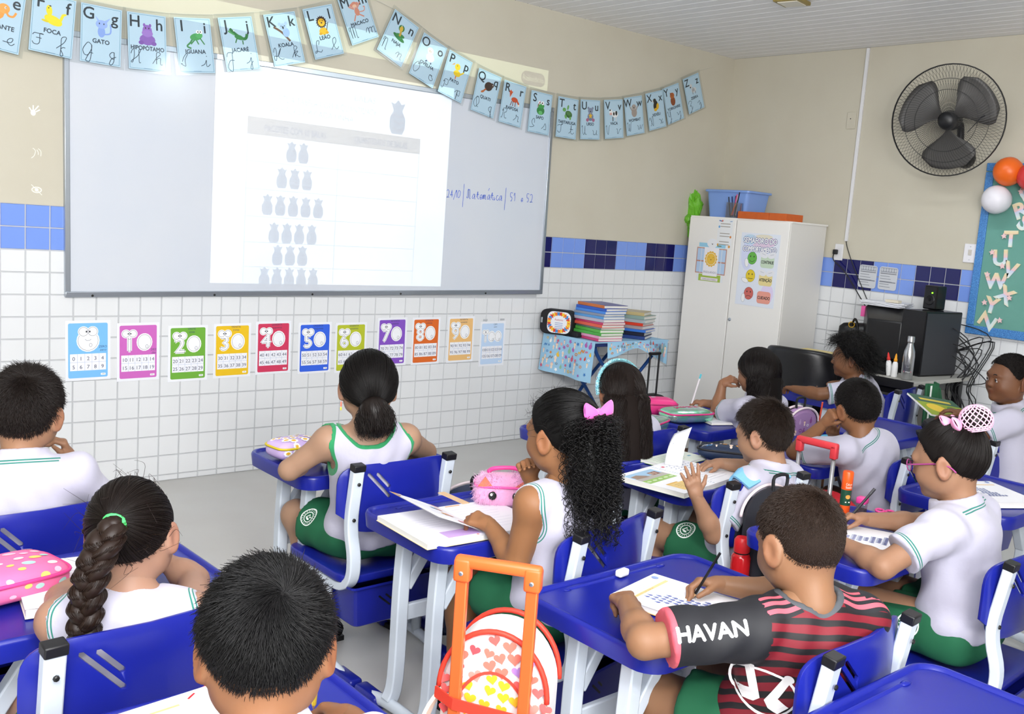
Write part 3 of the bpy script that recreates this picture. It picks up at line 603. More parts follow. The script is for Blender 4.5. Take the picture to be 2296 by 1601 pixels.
def make_desk():
    e = empty('school_desk'); m = MB()
    def lay(z, i, r): return [(x, y, z) for x, y in rpoly(-.295+i, -.215+i, .295-i, .215-i, r, 6)]
    L = [lay(.575, .004, .06), lay(.612, 0, .062), lay(.620, .003, .06), lay(.622, .008, .056), lay(.620, .014, .05), lay(.6135, .018, .048)]
    n = len(L[0]); vs = sum(L, [])
    fs = [(i*n+k, i*n+(k+1) % n, (i+1)*n+(k+1) % n, (i+1)*n+k) for i in range(len(L)-1) for k in range(n)]+[tuple(range((len(L)-1)*n, len(L)*n)), tuple(range(n))[::-1]]
    m.add(vs, fs).build('desktop', BLUE, e, auto=.9)
    gr = MB()
    gr.tube(spline([(-.17, .175, .6138), (-.16, .176, .6146), (.13, .176, .6146), (.15, .176, .6138)], 3), 1, 8, flat=(.0018, .006), up=(0, 0, 1))
    gr.ell((.155, .176, .6145), (.017, .009, .004), 10, 6)
    gr.build('pencil_groove', BLUE, e, smooth=True)
    for sx in (-1, 1):
        x = .205*sx
        for y in (.10, -.075):
            l = MB().tube(spline([(x-.008*sx, y, .575), (x, y, .40), (x+.002*sx, y, .12), (x+.022*sx, y, .05)], 4), 1, 4, flat=(.019, .019), up=(1, 0, 0)).build('leg', STEEL, e, bevel=.004)
            MB().tube([(x-.012*sx, y, .40), (x-.125*sx, y, .575)], 1, 4, flat=(.017, .017), up=(0, 1, 0)).build('brace', STEEL, l, bevel=.004)
        ft = MB().tube(spline([(x+.022*sx, -.21, .022), (x+.022*sx, -.1, .045), (x+.022*sx, .1, .045), (x+.022*sx, .21, .022)], 4), 1, 10, flat=(.015, .019), up=(1, 0, 0)).build('foot_tube', STEEL, e, smooth=True)
        for y in (-.2, .2): MB().box((x+.022*sx, y, .024), (.05, .12, .045), b=.012).build('foot_cover', BLUE, ft, smooth=True)
    MB().box((0, .1, .32), (.39, .018, .05)).build('stretcher', STEEL, e, bevel=.004)
    return e
CHAIRS = [(-4.478, -2.25, 1, 'ponytailed girl in the tank top'), (-4.355, -3.055, 10, 'girl with curly black hair'), (-4.40, -3.845, 4.5, 'boy in the red and black shirt'), (-3.335, -2.272, -1, 'girl with the sequin headband'), (-3.5, -2.955, -5, 'boy turning a page, under a patterned backpack strap'), (-3.478, -3.79, 3, 'girl with pink glasses and a bun'), (-2.594, -3.02, 2, 'boy leaning his head on his fist'), (-2.45, -2.24, 0, 'long-haired girl holding a pencil by the cupboard'), (-1.02, -2.08, 7, 'dark-haired boy, with a green jacket on it'), (-1.86, -3.03, 0, 'boy in profile at the right edge'), (-5.56, -3.055, 4, 'girl with the braid'), (-5.55, -2.29, 6, 'boy with the teal pen at the left edge'), (-5.585, -3.9, 0, 'dark-haired boy in the foreground')]
DESKS = [(-4.415, -2.03, 0, 'ponytailed girl in the tank top'), (-4.42, -2.80, 0, 'girl with curly black hair'), (-4.42, -3.545, 0, 'boy in the red and black shirt'), (-3.25, -2.09, 0, 'girl with the sequin headband'), (-3.385, -2.755, -3, 'boy turning a page'), (-3.53, -3.50, 0, 'girl with pink glasses and a bun'), (-2.62, -2.745, 0, 'boy leaning his head on his fist'), (-2.52, -2.11, 0, 'long-haired girl holding a pencil'), (-1.13, -1.90, 0, 'dark-haired boy beside the black chair'), (-1.86, -2.60, 0, 'boy in profile at the right edge'), (-5.54, -2.80, 2, 'girl with the braid'), (-5.555, -2.16, 0, 'boy with the teal pen at the left edge'), (-5.57, -3.60, 0, 'dark-haired boy in the foreground')]
ch0 = make_chair(); dk0 = make_desk()
for i, (x, y, a, who) in enumerate(CHAIRS):
    o = ch0 if i == 0 else copytree(ch0)
    o.location = (x, y, 0); o.rotation_euler = (0, 0, R(a)); tag(o, 'blue and white school chair of the '+who, 'chair', 'school chairs')
for i, (x, y, a, who) in enumerate(DESKS+[(-4.49, -4.285, 0, '*bare blue desk at the bottom right, behind the red-shirt boy'), (-3.385, -4.285, 0, '*blue desk cut by the right edge, behind the chair of the girl with glasses'), (-2.585, -3.47, 0, '*blue desk at the right edge holding the open spiral notebook')]):
    o = dk0 if i == 0 else copytree(dk0)
    o.location = (x, y, 0); o.rotation_euler = (0, 0, R(a)); tag(o, who[1:] if who[0] == '*' else 'blue and white school desk of the '+who, 'desk', 'school desks')
# ------------------------------------------------------------------ cupboard and what stands on it
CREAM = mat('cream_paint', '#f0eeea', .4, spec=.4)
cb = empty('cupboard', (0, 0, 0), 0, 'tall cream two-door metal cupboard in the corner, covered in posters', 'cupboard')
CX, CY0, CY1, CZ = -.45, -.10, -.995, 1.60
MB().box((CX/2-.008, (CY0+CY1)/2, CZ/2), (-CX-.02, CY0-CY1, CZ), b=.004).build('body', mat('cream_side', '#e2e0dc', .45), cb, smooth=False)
MB().box((CX/2-.006, (CY0+CY1)/2, CZ+.004), (-CX-.012, CY0-CY1+.012, .012)).build('top_lip', CREAM, cb)
for y0, y1 in ((CY0, -.535), (-.541, CY1)):
    d = MB().box((CX-.008, (y0+y1)/2, CZ/2), (.018, abs(y1-y0)-.004, CZ-.004)).build('door', CREAM, cb, bevel=.003)
    if y1 == CY1: MB().lathe([(.012, 0), (.012, .008), (.007, .014), (.004, .015)], 12, frame_right(CX-.017, -.565, .88)).build('door_lock', ALU, d)
PX = CX-.0175
def poster(y0, y1, z0, z1, name, label, paint, base='#f2f3f6', cat='poster'):
    e = tag(setw(empty(name), frame_right(PX, (y0+y1)/2, (z0+z1)/2)), label, cat)
    W, H = abs(y1-y0), z1-z0
    MB().box((0, 0, .001), (W, H, .001)).build('sheet', mat('paper_'+base[1:], base, .5), e)
    P = P2(); paint(P, W, H); P.build('printed_design', e, None, lambda x, y, z: (x, y, .0016+z)); return e
def p_sem(P, W, H):
    for c, x, y, a, b in (('#e4cfe4', .02, .2, .14, .045), ('#e6e0cc', .03, .235, .08, .018), ('#d8def8', -.1, .1, .06, .12), ('#e2d6f4', .1, -.16, .06, .08), ('#c4dcf0', -.09, .21, .07, .04)): P.ell(x, y, a*.9, b*.9, c)
    for t, y, s in (('SEMÁFORO DO', .187, .052), ('COMPORTAMENTO', .128, .05)):
        P.text(t, 0, y, s, '#6a70a0', wmax=.285, fat=.0055); P.text(t, 0, y, s, '#ffffff', wmax=.285, fat=.0012)
    for k, (c, cc, t, y) in enumerate((('#69b74e', '#c9dcc4', 'CONTINUE', .05), ('#e6cb35', '#ead99a', 'ATENÇÃO', -.075), ('#cf6a62', '#eaa090', 'CUIDADO', -.2))):
        P.ell(-.055, y+.03, .041, .045, '#4c6b42' if k == 0 else '#8a7a2a' if k == 1 else '#7a3a38'); P.ell(-.055, y+.03, .039, .043, c)
        for sx in (-1, 1): P.ell(-.055+sx*.015, y+.042, .0045, .006, '#3a3a30')
        P.line([(-.078, y+(.018, .012, .004)[k]), (-.065, y+(.006, .011, .014)[k]), (-.045, y+(.006, .011, .014)[k]), (-.032, y+(.018, .012, .004)[k])], .003, '#3a3a30')
        P.ell(-.1, y-.005, .017, .032, '#8a8f98', (10, 70, 0)[k]); P.ell(-.1, y-.005, .0155, .0305, '#f4f4f6', (10, 70, 0)[k])
        P.rrect(.02, y-.03, .115, .085, .02, cc); P.text(t, .078, y+.0, .03, '#2c3030', wmax=.105, fat=.0008)
        if k < 2:
            for sx in (-1, 1): P.ell(.078+sx*.035, y+.06 if k == 0 else y+.06, .036, .022, '#e9eaf0', sx*15); P.line([(.078+sx*.02, y+.06), (.078+sx*.05, y+.068)], .002, '#9aa0b4')
poster(-.597, -.932, 1.0, 1.512, 'behaviour_poster', 'tall pastel poster with green, yellow and red faces on the right cupboard door', p_sem, '#e4eaf6')
def p_sun(P, W, H):
    P.rect(-W/2, H/2-.03, W, .03, '#9ad0ea'); P.rect(-W/2+.02, -H/2, W-.04, .05, '#a8c24e'); P.ell(0, H/2, .05, .035, '#eef0f4'); P.poly([(0, H/2-.012), (-.009, H/2), (0, H/2-.004), (.009, H/2)], '#333')
    for sx in (-1, 1):
        P.rect(sx*.095-.045, -.085, .09, .19, '#c58f7c'); P.rect(sx*.095-.038, -.078, .076, .176, '#b9d2ee'); P.rect(sx*.095-.045, .0, .09, .01, '#c58f7c'); P.rect(sx*.095-.003, -.08, .006, .18, '#dfe6f2')
    P.rect(-.068, -.1, .136, .21, '#f3f1f6')
    P.poly([((.052 if k % 2 else .06)*cos(2*pi*k/28), .025+(.052 if k % 2 else .06)*sin(2*pi*k/28)) for k in range(28)], '#e9b73a'); P.ell(0, .025, .046, .046, '#f4ecd4'); P.ell(0, .025, .042, .042, '#ecc04a')
    for sx in (-1, 1): P.line([(sx*.02-.006, .036), (sx*.02, .04), (sx*.02+.006, .036)], .002, '#8a6a20')
    P.poly([(-.006, .022), (.006, .022), (0, .014)], '#6a4a20')
    P.text('ENSOLARADO', 0, -.08, .022, '#8a8a9c', wmax=.12); P.rect(-.08, -.135, .16, .022, '#e6dfe2'); P.text('COMO ESTÁ O TEMPO?', 0, -.13, .012, '#555', wmax=.14)
poster(-.215, -.462, 1.135, 1.415, 'weather_chart', 'small weather chart with a smiling yellow sun in a paper window, left cupboard door', p_sun, '#e9ecf0')
def p_rules(P, W, H):
    for k, (c, y) in enumerate((('#6aa6dc', .07), ('#e08a3c', -.0), ('#d8a24a', -.06))):
        for j in range(2): P.rect(-.045, y-.02*j, .09, .006, '#a9a49c')
        P.ell((-.055, .055, -.055)[k], y-.02, .008, .009, c)
    P.line([(-.06, .095), (-.03, .09)], .008, '#5a7ab0'); P.ell(-.03, .094, .008, .006, '#d06a5a'); P.line([(.04, .09), (.06, .093)], .005, '#7aa0c8'); P.ell(.05, -.09, .01, .01, '#e0a050'); P.rect(-.058, -.095, .04, .007, '#7a8a6a')
poster(-.375, -.51, 1.385, 1.595, 'printed_sheet', 'narrow white printed sheet with small coloured icons, top of the left cupboard door', p_rules, '#eceef0')
top = CZ+.01
bx = empty('storage_box', (-.24, -.35, top), 0, 'light blue plastic storage box on top of the cupboard', 'box')
def tubby(m, prof, n=8, r=.03):   # rounded-rectangle stack: (half x, half y, z)
    L = [[(x, y, z) for x, y in rpoly(-a, -b, a, b, min(r, a*.9, b*.9), 4)] for a, b, z in prof]; k = len(L[0]); vs = sum(L, [])
    return m.add(vs, [(i*k+j, i*k+(j+1) % k, (i+1)*k+(j+1) % k, (i+1)*k+j) for i in range(len(L)-1) for j in range(k)]+[tuple(range(k))[::-1], tuple(range((len(L)-1)*k, len(L)*k))])
LB = mat('light_blue_plastic', '#7fa2e2', .35)
tubby(MB(), [(.12, .17, 0), (.135, .195, .185)]).build('tub', LB, bx, auto=.6)
tubby(MB(), [(.146, .206, .185), (.148, .209, .188), (.148, .209, .2), (.14, .2, .203)]).build('lid', LB, bx, auto=.6)
pc = empty('pencil_cup', (-.385, -.455, top), 0, 'clear square cup full of pens in front of the blue box on the cupboard', 'cup')
m = MB()
for c, d in (((0, .05, .055), (.1, .003, .11)), ((0, -.05, .055), (.1, .003, .11)), ((.05, 0, .055), (.003, .1, .11)), ((-.05, 0, .055), (.003, .1, .11)), ((0, 0, .002), (.1, .1, .004))): m.box(c, d)
CLEAR = bpy.data.materials.new('clear_plastic'); CLEAR.use_nodes = True; _sleeve(CLEAR, (.82, .83, .85), .12); m.build('cup_wall', CLEAR, pc)
def pen(name, a, b, r, c, label=None, tip='#333', cat='pen', parent=None, cap=None):
    a, b = V(a), V(b); d = (b-a).normalized(); e = empty(name)
    if label: tag(e, label, cat)
    e.location = a
    l = (b-a)
    MB().tube([d*.014, l], r, 6).build('barrel', mat('pen_'+c.strip('#'), c, .35), e, smooth=False)
    MB().tube([(0, 0, 0), d*.014], [r*.15, r], 6).build('tip', mat('pen_'+tip.strip('#'), tip, .4), e)
    if cap: MB().tube([l*.97-d*.012, l+d*.006], r*1.12, 6).build('end_cap', mat('pen_'+cap.strip('#'), cap, .4), e)
    return e
CN = {'#15161c': 'black', '#1d2a6a': 'dark blue', '#e87a3a': 'orange', '#d8d8de': 'white', '#e0508a': 'pink', '#5a4038': 'brown', '#2f7fb0': 'sky blue', '#b03a5a': 'crimson'}
for k, (dx, dy, tx, ty, h, c) in enumerate(((-.02, .03, -.02, .06, .15, '#15161c'), (0, .02, .0, .045, .155, '#1d2a6a'), (.01, .01, .01, .02, .16, '#5a4038'), (-.01, -.01, -.02, -.02, .165, '#d8d8de'), (.02, -.02, .02, -.04, .16, '#b03a5a'), (-.03, -.015, -.045, -.055, .185, '#15161c'), (-.035, .0, -.045, -.035, .17, '#e0508a'), (-.042, .01, -.047, -.03, .10, '#e87a3a'), (.03, .03, .03, .05, .15, '#2f7fb0'))):
    pen('pen', (-.385+dx, -.455+dy, top+.006), (-.385+tx, -.455+ty, top+h), .0042, c, '%s pen in the clear cup on the cupboard, %s' % (CN[c], ('at its far side', 'upright in the middle', 'in the middle', 'in the middle', 'behind the others', 'longest, leaning right', 'leaning right', 'low against the front wall', 'at the back')[k]))
ob = empty('flat_box', (-.36, -.745, top), 0, 'flat orange box on the right side of the cupboard top', 'box')
MB().box((0, .075, .025), (.2, .27, .05), b=.003).build('box_body', mat('orange_card', '#d0652a', .6, vary=(30, '#c25a22', .3)), ob)
MB().box((0, -.135, .025), (.2, .145, .05), b=.003).build('box_end', _M['orange_card'], ob)
def crumple(name, c, r, m, label, cat, seed=1, amp=.25):
    b = MB(); 
    def f(u, v):
        a = 2*pi*u; t = pi*v; n = V((sin(t)*cos(a), sin(t)*sin(a), cos(t)))
        from mathutils import noise
        k = 1+amp*noise.noise(n*2.2+V((seed, 0, 0)))+amp*.6*abs(noise.noise(n*5+V((0, seed, 0))))
        w_ = .62+.38*abs(cos(t*1.0)) if n.z > 0 else 1
        return (n.x*r[0]*k*w_, n.y*r[1]*k*w_, n.z*r[2]*k)
    b.grid(f, 26, 20); o = b.build(name, m, None); o.location = c; return tag(o, label, cat)
crumple('plastic_bag', (-.34, -.015, 1.62), (.07, .085, .14), mat('green_film', '#6cb82c', .3, spec=.6), 'crumpled bright green plastic bag hung at the back left of the cupboard', 'bag', 3, .5)
# ------------------------------------------------------------------ folding table with patterned cloth, books and cases
TX0, TX1, TY0, TY1, TZ = -1.775, -1.09, -.055, -.53, .738
ft = empty('folding_table', ((TX0+TX1)/2, (TY0+TY1)/2, 0), 0, 'folding table on crossed blue legs in front of the tiled wall', 'table')
MB().box((0, 0, TZ-.018), (TX1-TX0, TY0-TY1, .026), b=.006).build('table_top', mat('navy_laminate', '#27366e', .4), ft)
LEG = mat('blue_tube', '#1f4a8c', .3, metal=.2)
for y in (-.19, .19):
    for s in (-1, 1): MB().tube(spline([(s*.30, y, TZ-.03), (s*.25, y, .62), (0, y+.012*s, .36), (-s*.27, y, .02)], 5), .0125, 8).build('leg', LEG, ft, smooth=True)
PATC = ['#f0c23a', '#7a8696', '#d8587a', '#8fc6a2', '#f2b6b0', '#3f7fc4', '#fdfdfd', '#e08a3a', '#b05fae', '#d64a3a']
def pattern(P, x0, y0, x1, y1, dens, seed, size=.02, cols=PATC):
    g = random.Random(seed); n = int((x1-x0)*(y1-y0)*dens); placed = []
    for k in range(n*4):
        if len(placed) >= n: break
        x, y = g.uniform(x0+size, x1-size), g.uniform(y0+size, y1-size)
        if any((x-a)**2+(y-b)**2 < (size*1.2)**2 for a, b in placed): continue
        placed.append((x, y)); c = g.choice(cols); t = g.random(); s = size*g.uniform(.55, 1)
        if t < .25: P.ell(x, y, s*.55, s*.7, c, g.uniform(-40, 40), 10); P.ell(x+s*.1, y+s*.85, s*.25, s*.25, c, 0, 8)
        elif t < .5: P.ell(x, y-s*.5, s*.35, s*.5, '#f7e3d2', 0, 8); P.ell(x, y+s*.25, s*.5, s*.42, '#f6d8c0', 0, 10); P.poly([(x-s*.55, y+s*.3), (x, y+s*1.0), (x+s*.55, y+s*.3), (x+s*.3, y+s*.55), (x-s*.3, y+s*.55)], c)
        elif t < .7: P.poly([(x+s*(.7 if q % 2 else .32)*sin(pi*q/5), y+s*(.7 if q % 2 else .32)*cos(pi*q/5)) for q in range(10)], c)
        elif t < .85: P.line(spline([(x-s*.7, y-s*.4, 0), (x-s*.2, y+s*.4, 0), (x+s*.3, y-s*.2, 0), (x+s*.7, y+s*.5, 0)], 3), s*.35, c)
        else: P.ring(x, y, s*.5, s*.3, s*.22, c, 10)
cl = empty('tablecloth', (0, 0, 0), 0, 'light blue cartoon-patterned cloth hanging off the folding table', 'tablecloth')
CLOTH = mat('sky_cloth', '#9fcdea', .5)
def drape(side):
    if side == 'left':   # hangs from the table's left edge, x = TX0
        def fn(u, v): 
            y = TY0+.02-(TY0-TY1+.03)*u; k = .012+.035*v*(1+sin(u*9+.5))*.5
            return V((TX0-k, y, TZ-.255*v+.004-.012*u*v))
        return fn, TY0-TY1+.03, .255
    def fn(u, v):
        x = TX0+.1+(TX1-TX0-.1)*u; d = .11*(1-.55*min(1, u/.45)) if u < .45 else .05+.12*max(0, (u-.5)/.5)
        return V((x, TY1-.008-.012*v*(1+sin(u*12)), TZ+.004-d*v))
    return fn, TX1-TX0-.1, .1
for sd in ('left', 'front'):
    fn, W, H = drape(sd); MB().grid(fn, 24, 6).build('cloth_drop', CLOTH, cl, smooth=True)
    P = P2(.00006); pattern(P, 0, 0, W, H, 1500 if sd == 'left' else 1500, 5 if sd == 'left' else 8, .026 if sd == 'left' else .02)
    def pf(x, y, z, fn=fn, W=W, H=H, sd=sd):
        q = fn(min(1, max(0, x/W)), min(1, max(0, 1-y/H))); o = V((-1, 0, 0)) if sd == 'left' else V((0, -1, 0)); return q+o*(.0012+z*.3)
    P.build('printed_pattern', cl, None, pf)
MB().box(((TX0+TX1)/2, (TY0+TY1)/2, TZ-.002), (TX1-TX0+.02, TY0-TY1+.02, .006)).build('cloth_top', CLOTH, cl)
MB().grid(lambda u, v: V((TX1-.14+.16*u, TY1-.012-.01*sin(u*5), TZ-.02-(.10+.07*u)*v)), 8, 4).build('clear_flap', CLEAR, cl)
SHEETM = mat('page_block', '#e6e4de', .7, bump=(300, .3, .001))
def book(c, sx, sy, t, ang, col, label, group, pages='#e6e4de', spine=None):
    e = empty('notebook', c, R(ang), label, 'book', group)
    MB().box((0, 0, t/2), (sx-.006, sy-.006, t*.8)).build('pages', SHEETM, e)
    cm = mat('cover_'+col.strip('#'), col, .35)
    for z in (t*.06, t*.94): MB().box((0, 0, z), (sx, sy, t*.12)).build('cover', cm, e)
    MB().box((-sx/2, 0, t/2), (.004, sy, t), b=.0018).build('spine', mat('cover_'+(spine or col).strip('#'), spine or col, .35), e)
    return e
# near stack: spines face the room's left; listed from bottom up
z = TZ+.003
NB = [('#d8487c', 'hot pink'), ('#e7a2c4', 'pale pink'), ('#4fae4a', 'green'), ('#5cb84e', 'bright green'), ('#7c8a8a', 'grey'), ('#e2604c', 'coral red'), ('#c63c6c', 'raspberry'), ('#b9b6c6', 'lilac grey'), ('#5b9bd8', 'sky blue with a print'), ('#8a94a8', 'slate grey'), ('#4a8ae0', 'bright blue'), ('#2f5ec0', 'royal blue'), ('#4a4a8c', 'purple and orange')]
for k, (c, nm) in enumerate(NB):
    t = (.018, .017, .019, .02, .014, .02, .014, .02, .017, .016, .018, .018, .02)[k]
    book((-1.615+rnd.uniform(-.012, .012), -.395+rnd.uniform(-.01, .01), z), .2, .275, t, rnd.uniform(-5, 5)-2, c, '%s notebook in the taller table stack, %s from the bottom' % (nm, ('first', 'second', 'third', 'fourth', 'fifth', 'sixth', 'seventh', 'eighth', 'ninth', 'tenth', 'eleventh', 'twelfth', 'topmost, thirteenth')[k]), 'notebooks in the taller stack', spine='#c8703a' if k == 12 else None); z += t+.0004
z = TZ+.003
for k, (c, nm, t) in enumerate((('#27407e', 'navy', .022), ('#20243a', 'near-black', .026), ('#3a76d0', 'blue', .018), ('#b9a6a6', 'pale grey', .024), ('#d8402c', 'red-orange', .02), ('#aab4b8', 'silver grey', .024), ('#8fa8a0', 'grey green', .024), ('#b9a878', 'beige picture', .022))):
    book((-1.275+rnd.uniform(-.012, .012)-(.03 if k == 7 else 0), -.34+rnd.uniform(-.012, .012), z), .205, .28, t, 24+rnd.uniform(-6, 6), c, '%s notebook in the lower stack near the cupboard, %s from the bottom' % (nm, ('first', 'second', 'third', 'fourth', 'fifth', 'sixth', 'seventh', 'topmost, eighth')[k]), 'notebooks in the lower stack'); z += t+.0004
pz = setw(empty('pencil_case'), Matrix.Translation((-1.775, -.16, TZ+.005))@Matrix.Rotation(R(-62), 4, 'Z'))
tag(pz, 'black pencil case with a jigsaw-pattern front standing on the patterned table', 'pencil case')
BF = mat('black_fabric', '#17181c', .7)
m = MB(); m.prism(rpoly(-.115, 0, .115, .165, .045, 6), -.05, .05, Matrix(((1, 0, 0, 0), (0, 0, 1, 0), (0, 1, 0, 0), (0, 0, 0, 1)))); m.build('case_body', BF, pz, bevel=.012)
P = P2(); P.poly(rpoly(-.06, .012, .105, .155, .04, 5), '#e9ebf0'); g = random.Random(4)
for k in range(26):
    a = 2*pi*k/26; x, y = .022+.07*cos(a), .083+.058*sin(a)
    P.poly([(x+(.017 if q % 2 else .01)*cos(pi*q/4), y+(.017 if q % 2 else .01)*sin(pi*q/4)) for q in range(8)], ['#e8782c', '#f0c22c', '#d8402c', '#3a8ad0'][k % 4])
P.text('Autismo', .022, .095, .02, '#c8402c', wmax=.06)
for y in (.078, .066, .054, .043): P.rect(-.005, y, .055, .004, '#8a9ac8')
P.build('printed_design', pz, None, lambda x, y, z: (x, -.0515-z, y))
MB().box((-.1, -.051, .09), (.012, .006, .036), b=.002).build('zip_pull', ALU, pz)
tag(MB().box((-1.715, -.29, TZ+.022), (.09, .09, .036), b=.008).build('small_pouch', BF), 'small flat black pouch between the jigsaw case and the notebooks', 'pouch')
tr = empty('bag_trolley', (-1.30, -.62, 0), 0, 'tall black trolley handle of a bag below the patterned table', 'trolley')
for x in (-.045, .045): MB().tube([(x, 0, .02), (x, 0, .66)], .007, 8).build('rod', BLACK, tr)
MB().tube([(-.052, 0, .665), (.052, 0, .665)], .011, 8).build('grip', BLACK, tr)
MB().box((0, .03, .2), (.26, .14, .36), b=.04).build('bag_body', BF, tr, smooth=True)
# ------------------------------------------------------------------ right wall: fan, notice board, balloons, cable trunking, sockets, worksheets
fn_ = empty('wall_fan', (-.02, -1.957, 2.08), 0, 'black oscillating wall fan with a round wire guard', 'fan')
MB().lathe([(.05, -.02), (.062, 0), (.06, .05), (.045, .09), (.02, .1)], 16, frame_right(0, 0, 0)).build('wall_mount', BLACK, fn_, smooth=True)
MB().tube(spline([(-.07, 0, .0), (-.1, 0, .06), (-.12, 0, .16), (-.14, 0, .2)], 4), .022, 10).build('arm', BLACK, fn_, smooth=True)
FM = Matrix.Translation((-.275, .012, .205))@Matrix.Rotation(R(14), 4, 'Z')@Matrix.Rotation(R(-7), 4, 'Y')@frame_right(0, 0, 0)
MB().lathe([(.03, -.16), (.058, -.13), (.062, -.05), (.05, -.03)], 16, FM).build('motor', BLACK, fn_, smooth=True)
bl = mat('fan_blade', '#4c4a48', .45)
for k in range(3):
    a0 = R(88+120*k-52)
    def fb(u, v):
        r = .05+.245*u; wd = R(16+26*sin(min(1, u*1.15)*pi*.62)); a = a0+(v-.5)*2*wd*(1 if u < .85 else 1-((u-.85)/.15)**2*.45)
        return FM@V((r*cos(a), r*sin(a), .0+.055*(v-.5)))
    MB().grid(fb, 10, 8).build('blade', bl, fn_, smooth=True, solid=.003)
MB().lathe([(.006, .05), (.045, .045), (.056, .03), (.058, -.01)], 20, FM).build('hub_cap', BLACK, fn_, smooth=True)
gf = MB(); gb = MB(); RG = .335
for k in range(96):
    a = 2*pi*k/96; tw = .35
    pts = [(r*cos(a+tw*(r/RG)**2), r*sin(a+tw*(r/RG)**2), .075-.055*(r/RG)**2.5) for r in (.05, .13, .21, .27, .31, RG)]
    gf.tube(pts, .0009, 3, False, FM)
    gb.tube([(r*cos(a-tw*(r/RG)), r*sin(a-tw*(r/RG)), -.085+.1*(r/RG)**3) for r in (.06, .19, .29, RG)], .0009, 3, False, FM)
for r, z in ((RG, .018), (RG, .008)): gf.tube([(r*cos(2*pi*k/48), r*sin(2*pi*k/48), z) for k in range(49)], .0036, 6, False, FM)
for r in (.185, .25): gf.tube([(r*cos(2*pi*k/48), r*sin(2*pi*k/48), .073-.055*(r/RG)**2.5) for k in range(49)], .0016, 5, False, FM)
gf.build('front_guard', BLACK, fn_)['kind'] = 'stuff'; gb.build('rear_guard', BLACK, fn_)['kind'] = 'stuff'
MB().tube([FM@V((.13, -.07, .05)), FM@V((.19, .01, .035)), FM@V((.215, .035, .03))], [.002, .003, .007], 6).build('guard_clip', BLACK, fn_)
nb_ = empty('notice_board', (0, -2.60, 1.52), 0, 'green felt notice board with a glittery blue border on the right wall', 'notice board')
MB().box((-.012, .0, 0), (.02, .98, 1.02)).build('felt_panel', mat('green_felt', '#6fa69a', .85, bump=(90, .25, .002), vary=(5, '#659c90', .3)), nb_)
GL = mat('blue_glitter', '#2466b4', .3, spec=.8, bump=(420, .9, .002), vary=(260, '#5aa0e0', .08))
for c, d in (((-.024, .475, 0), (.012, .05, .96)), ((-.024, -.475, 0), (.012, .05, .96)), ((-.024, 0, -.51), (.012, 1.0, .055)), ((-.024, 0, .51), (.012, 1.0, .05))): MB().box(c, d, b=.004).build('glitter_border', GL, nb_)
FO = mat('foam_letter', '#f0dcc8', .6)
def foam_mat():
    m = mat('pastel_foam', '#f4e2d4', .5); nt = m.node_tree; t = nt.nodes.new('ShaderNodeTexCoord'); s = nt.nodes.new('ShaderNodeSeparateXYZ'); a = nt.nodes.new('ShaderNodeMath'); a.operation = 'MULTIPLY'; a.inputs[1].default_value = 9
    f = nt.nodes.new('ShaderNodeMath'); f.operation = 'FRACT'; r = nt.nodes.new('ShaderNodeValToRGB')
    nt.links.new(t.outputs['Object'], s.inputs[0]); nt.links.new(s.outputs['Z'], a.inputs[0]); nt.links.new(a.outputs[0], f.inputs[0]); nt.links.new(f.outputs[0], r.inputs[0])
    e = r.color_ramp.elements; e[0].color = lin('#f0c8d2')+(1,); e[1].color = lin('#cfd4ee')+(1,); e.new(.35).color = lin('#eedcb0')+(1,); e.new(.68).color = lin('#dcecea')+(1,)
    nt.links.new(r.outputs[0], nt.nodes['Principled BSDF'].inputs['Base Color'])
    return m
FOAM = foam_mat()
def foam(t, y, z, s, ang):
    vs, fs = textgeo(t, .035); M = frame_right(-.024, y, z, ang)
    cxy = (min(v[0] for v in vs)+max(v[0] for v in vs))/2, (min(v[1] for v in vs)+max(v[1] for v in vs))/2
    o = mesh('foam_letter', [(-(0), -(a-cxy[0])*s, (b-cxy[1])*s) for a, b in vs], fs, FOAM); 
    o.matrix_world = Matrix.Translation((-.026, y, z))@Matrix.Rotation(R(-ang), 4, 'X')
    q = o.modifiers.new('s', 'SOLIDIFY'); q.thickness = .010; q.offset = 0
    q = o.modifiers.new('w', 'DISPLACE') if False else None
    return tag(o, 'pastel foam letter %s on the green notice board' % t, 'letter', 'foam letters on the notice board')
for t, y, z, a in (('Q', -2.375, 1.875, -25), ('R', -2.35, 1.775, 25), ('S', -2.38, 1.70, -30), ('T', -2.31, 1.595, 3), ('U', -2.262, 1.475, 5), ('V', -2.335, 1.405, -12), ('W', -2.255, 1.33, 3), ('X', -2.325, 1.25, -28), ('Y', -2.25, 1.178, -8), ('Z', -2.235, 1.075, 62)): foam(t, y, z, .135, a)
def star(y, z, r):
    o = MB().prism([(r*(1 if k % 2 == 0 else .5)*sin(pi*k/5), r*(1 if k % 2 == 0 else .5)*cos(pi*k/5)) for k in range(10)], 0, .006).build('foam_star', FOAM); setw(o, frame_right(-.032, y, z, 12)); return o
for (y, z, w_) in ((-2.335, 1.885, 'beside the letter Q'), (-2.405, 1.665, 'right of the letter S'), (-2.27, 1.61, 'left of the letter T'), (-2.21, 1.505, 'left of the letter U'), (-2.285, 1.425, 'left of the letter V'), (-2.2, 1.365, 'left of the letter W'), (-2.355, 1.235, 'right of the letter X'), (-2.205, 1.19, 'on the left arm of the letter Y'), (-2.315, 1.09, 'right of the letter Z')):
    tag(star(y, z, .02), 'small pastel foam star '+w_, 'star', 'foam stars on the notice board')
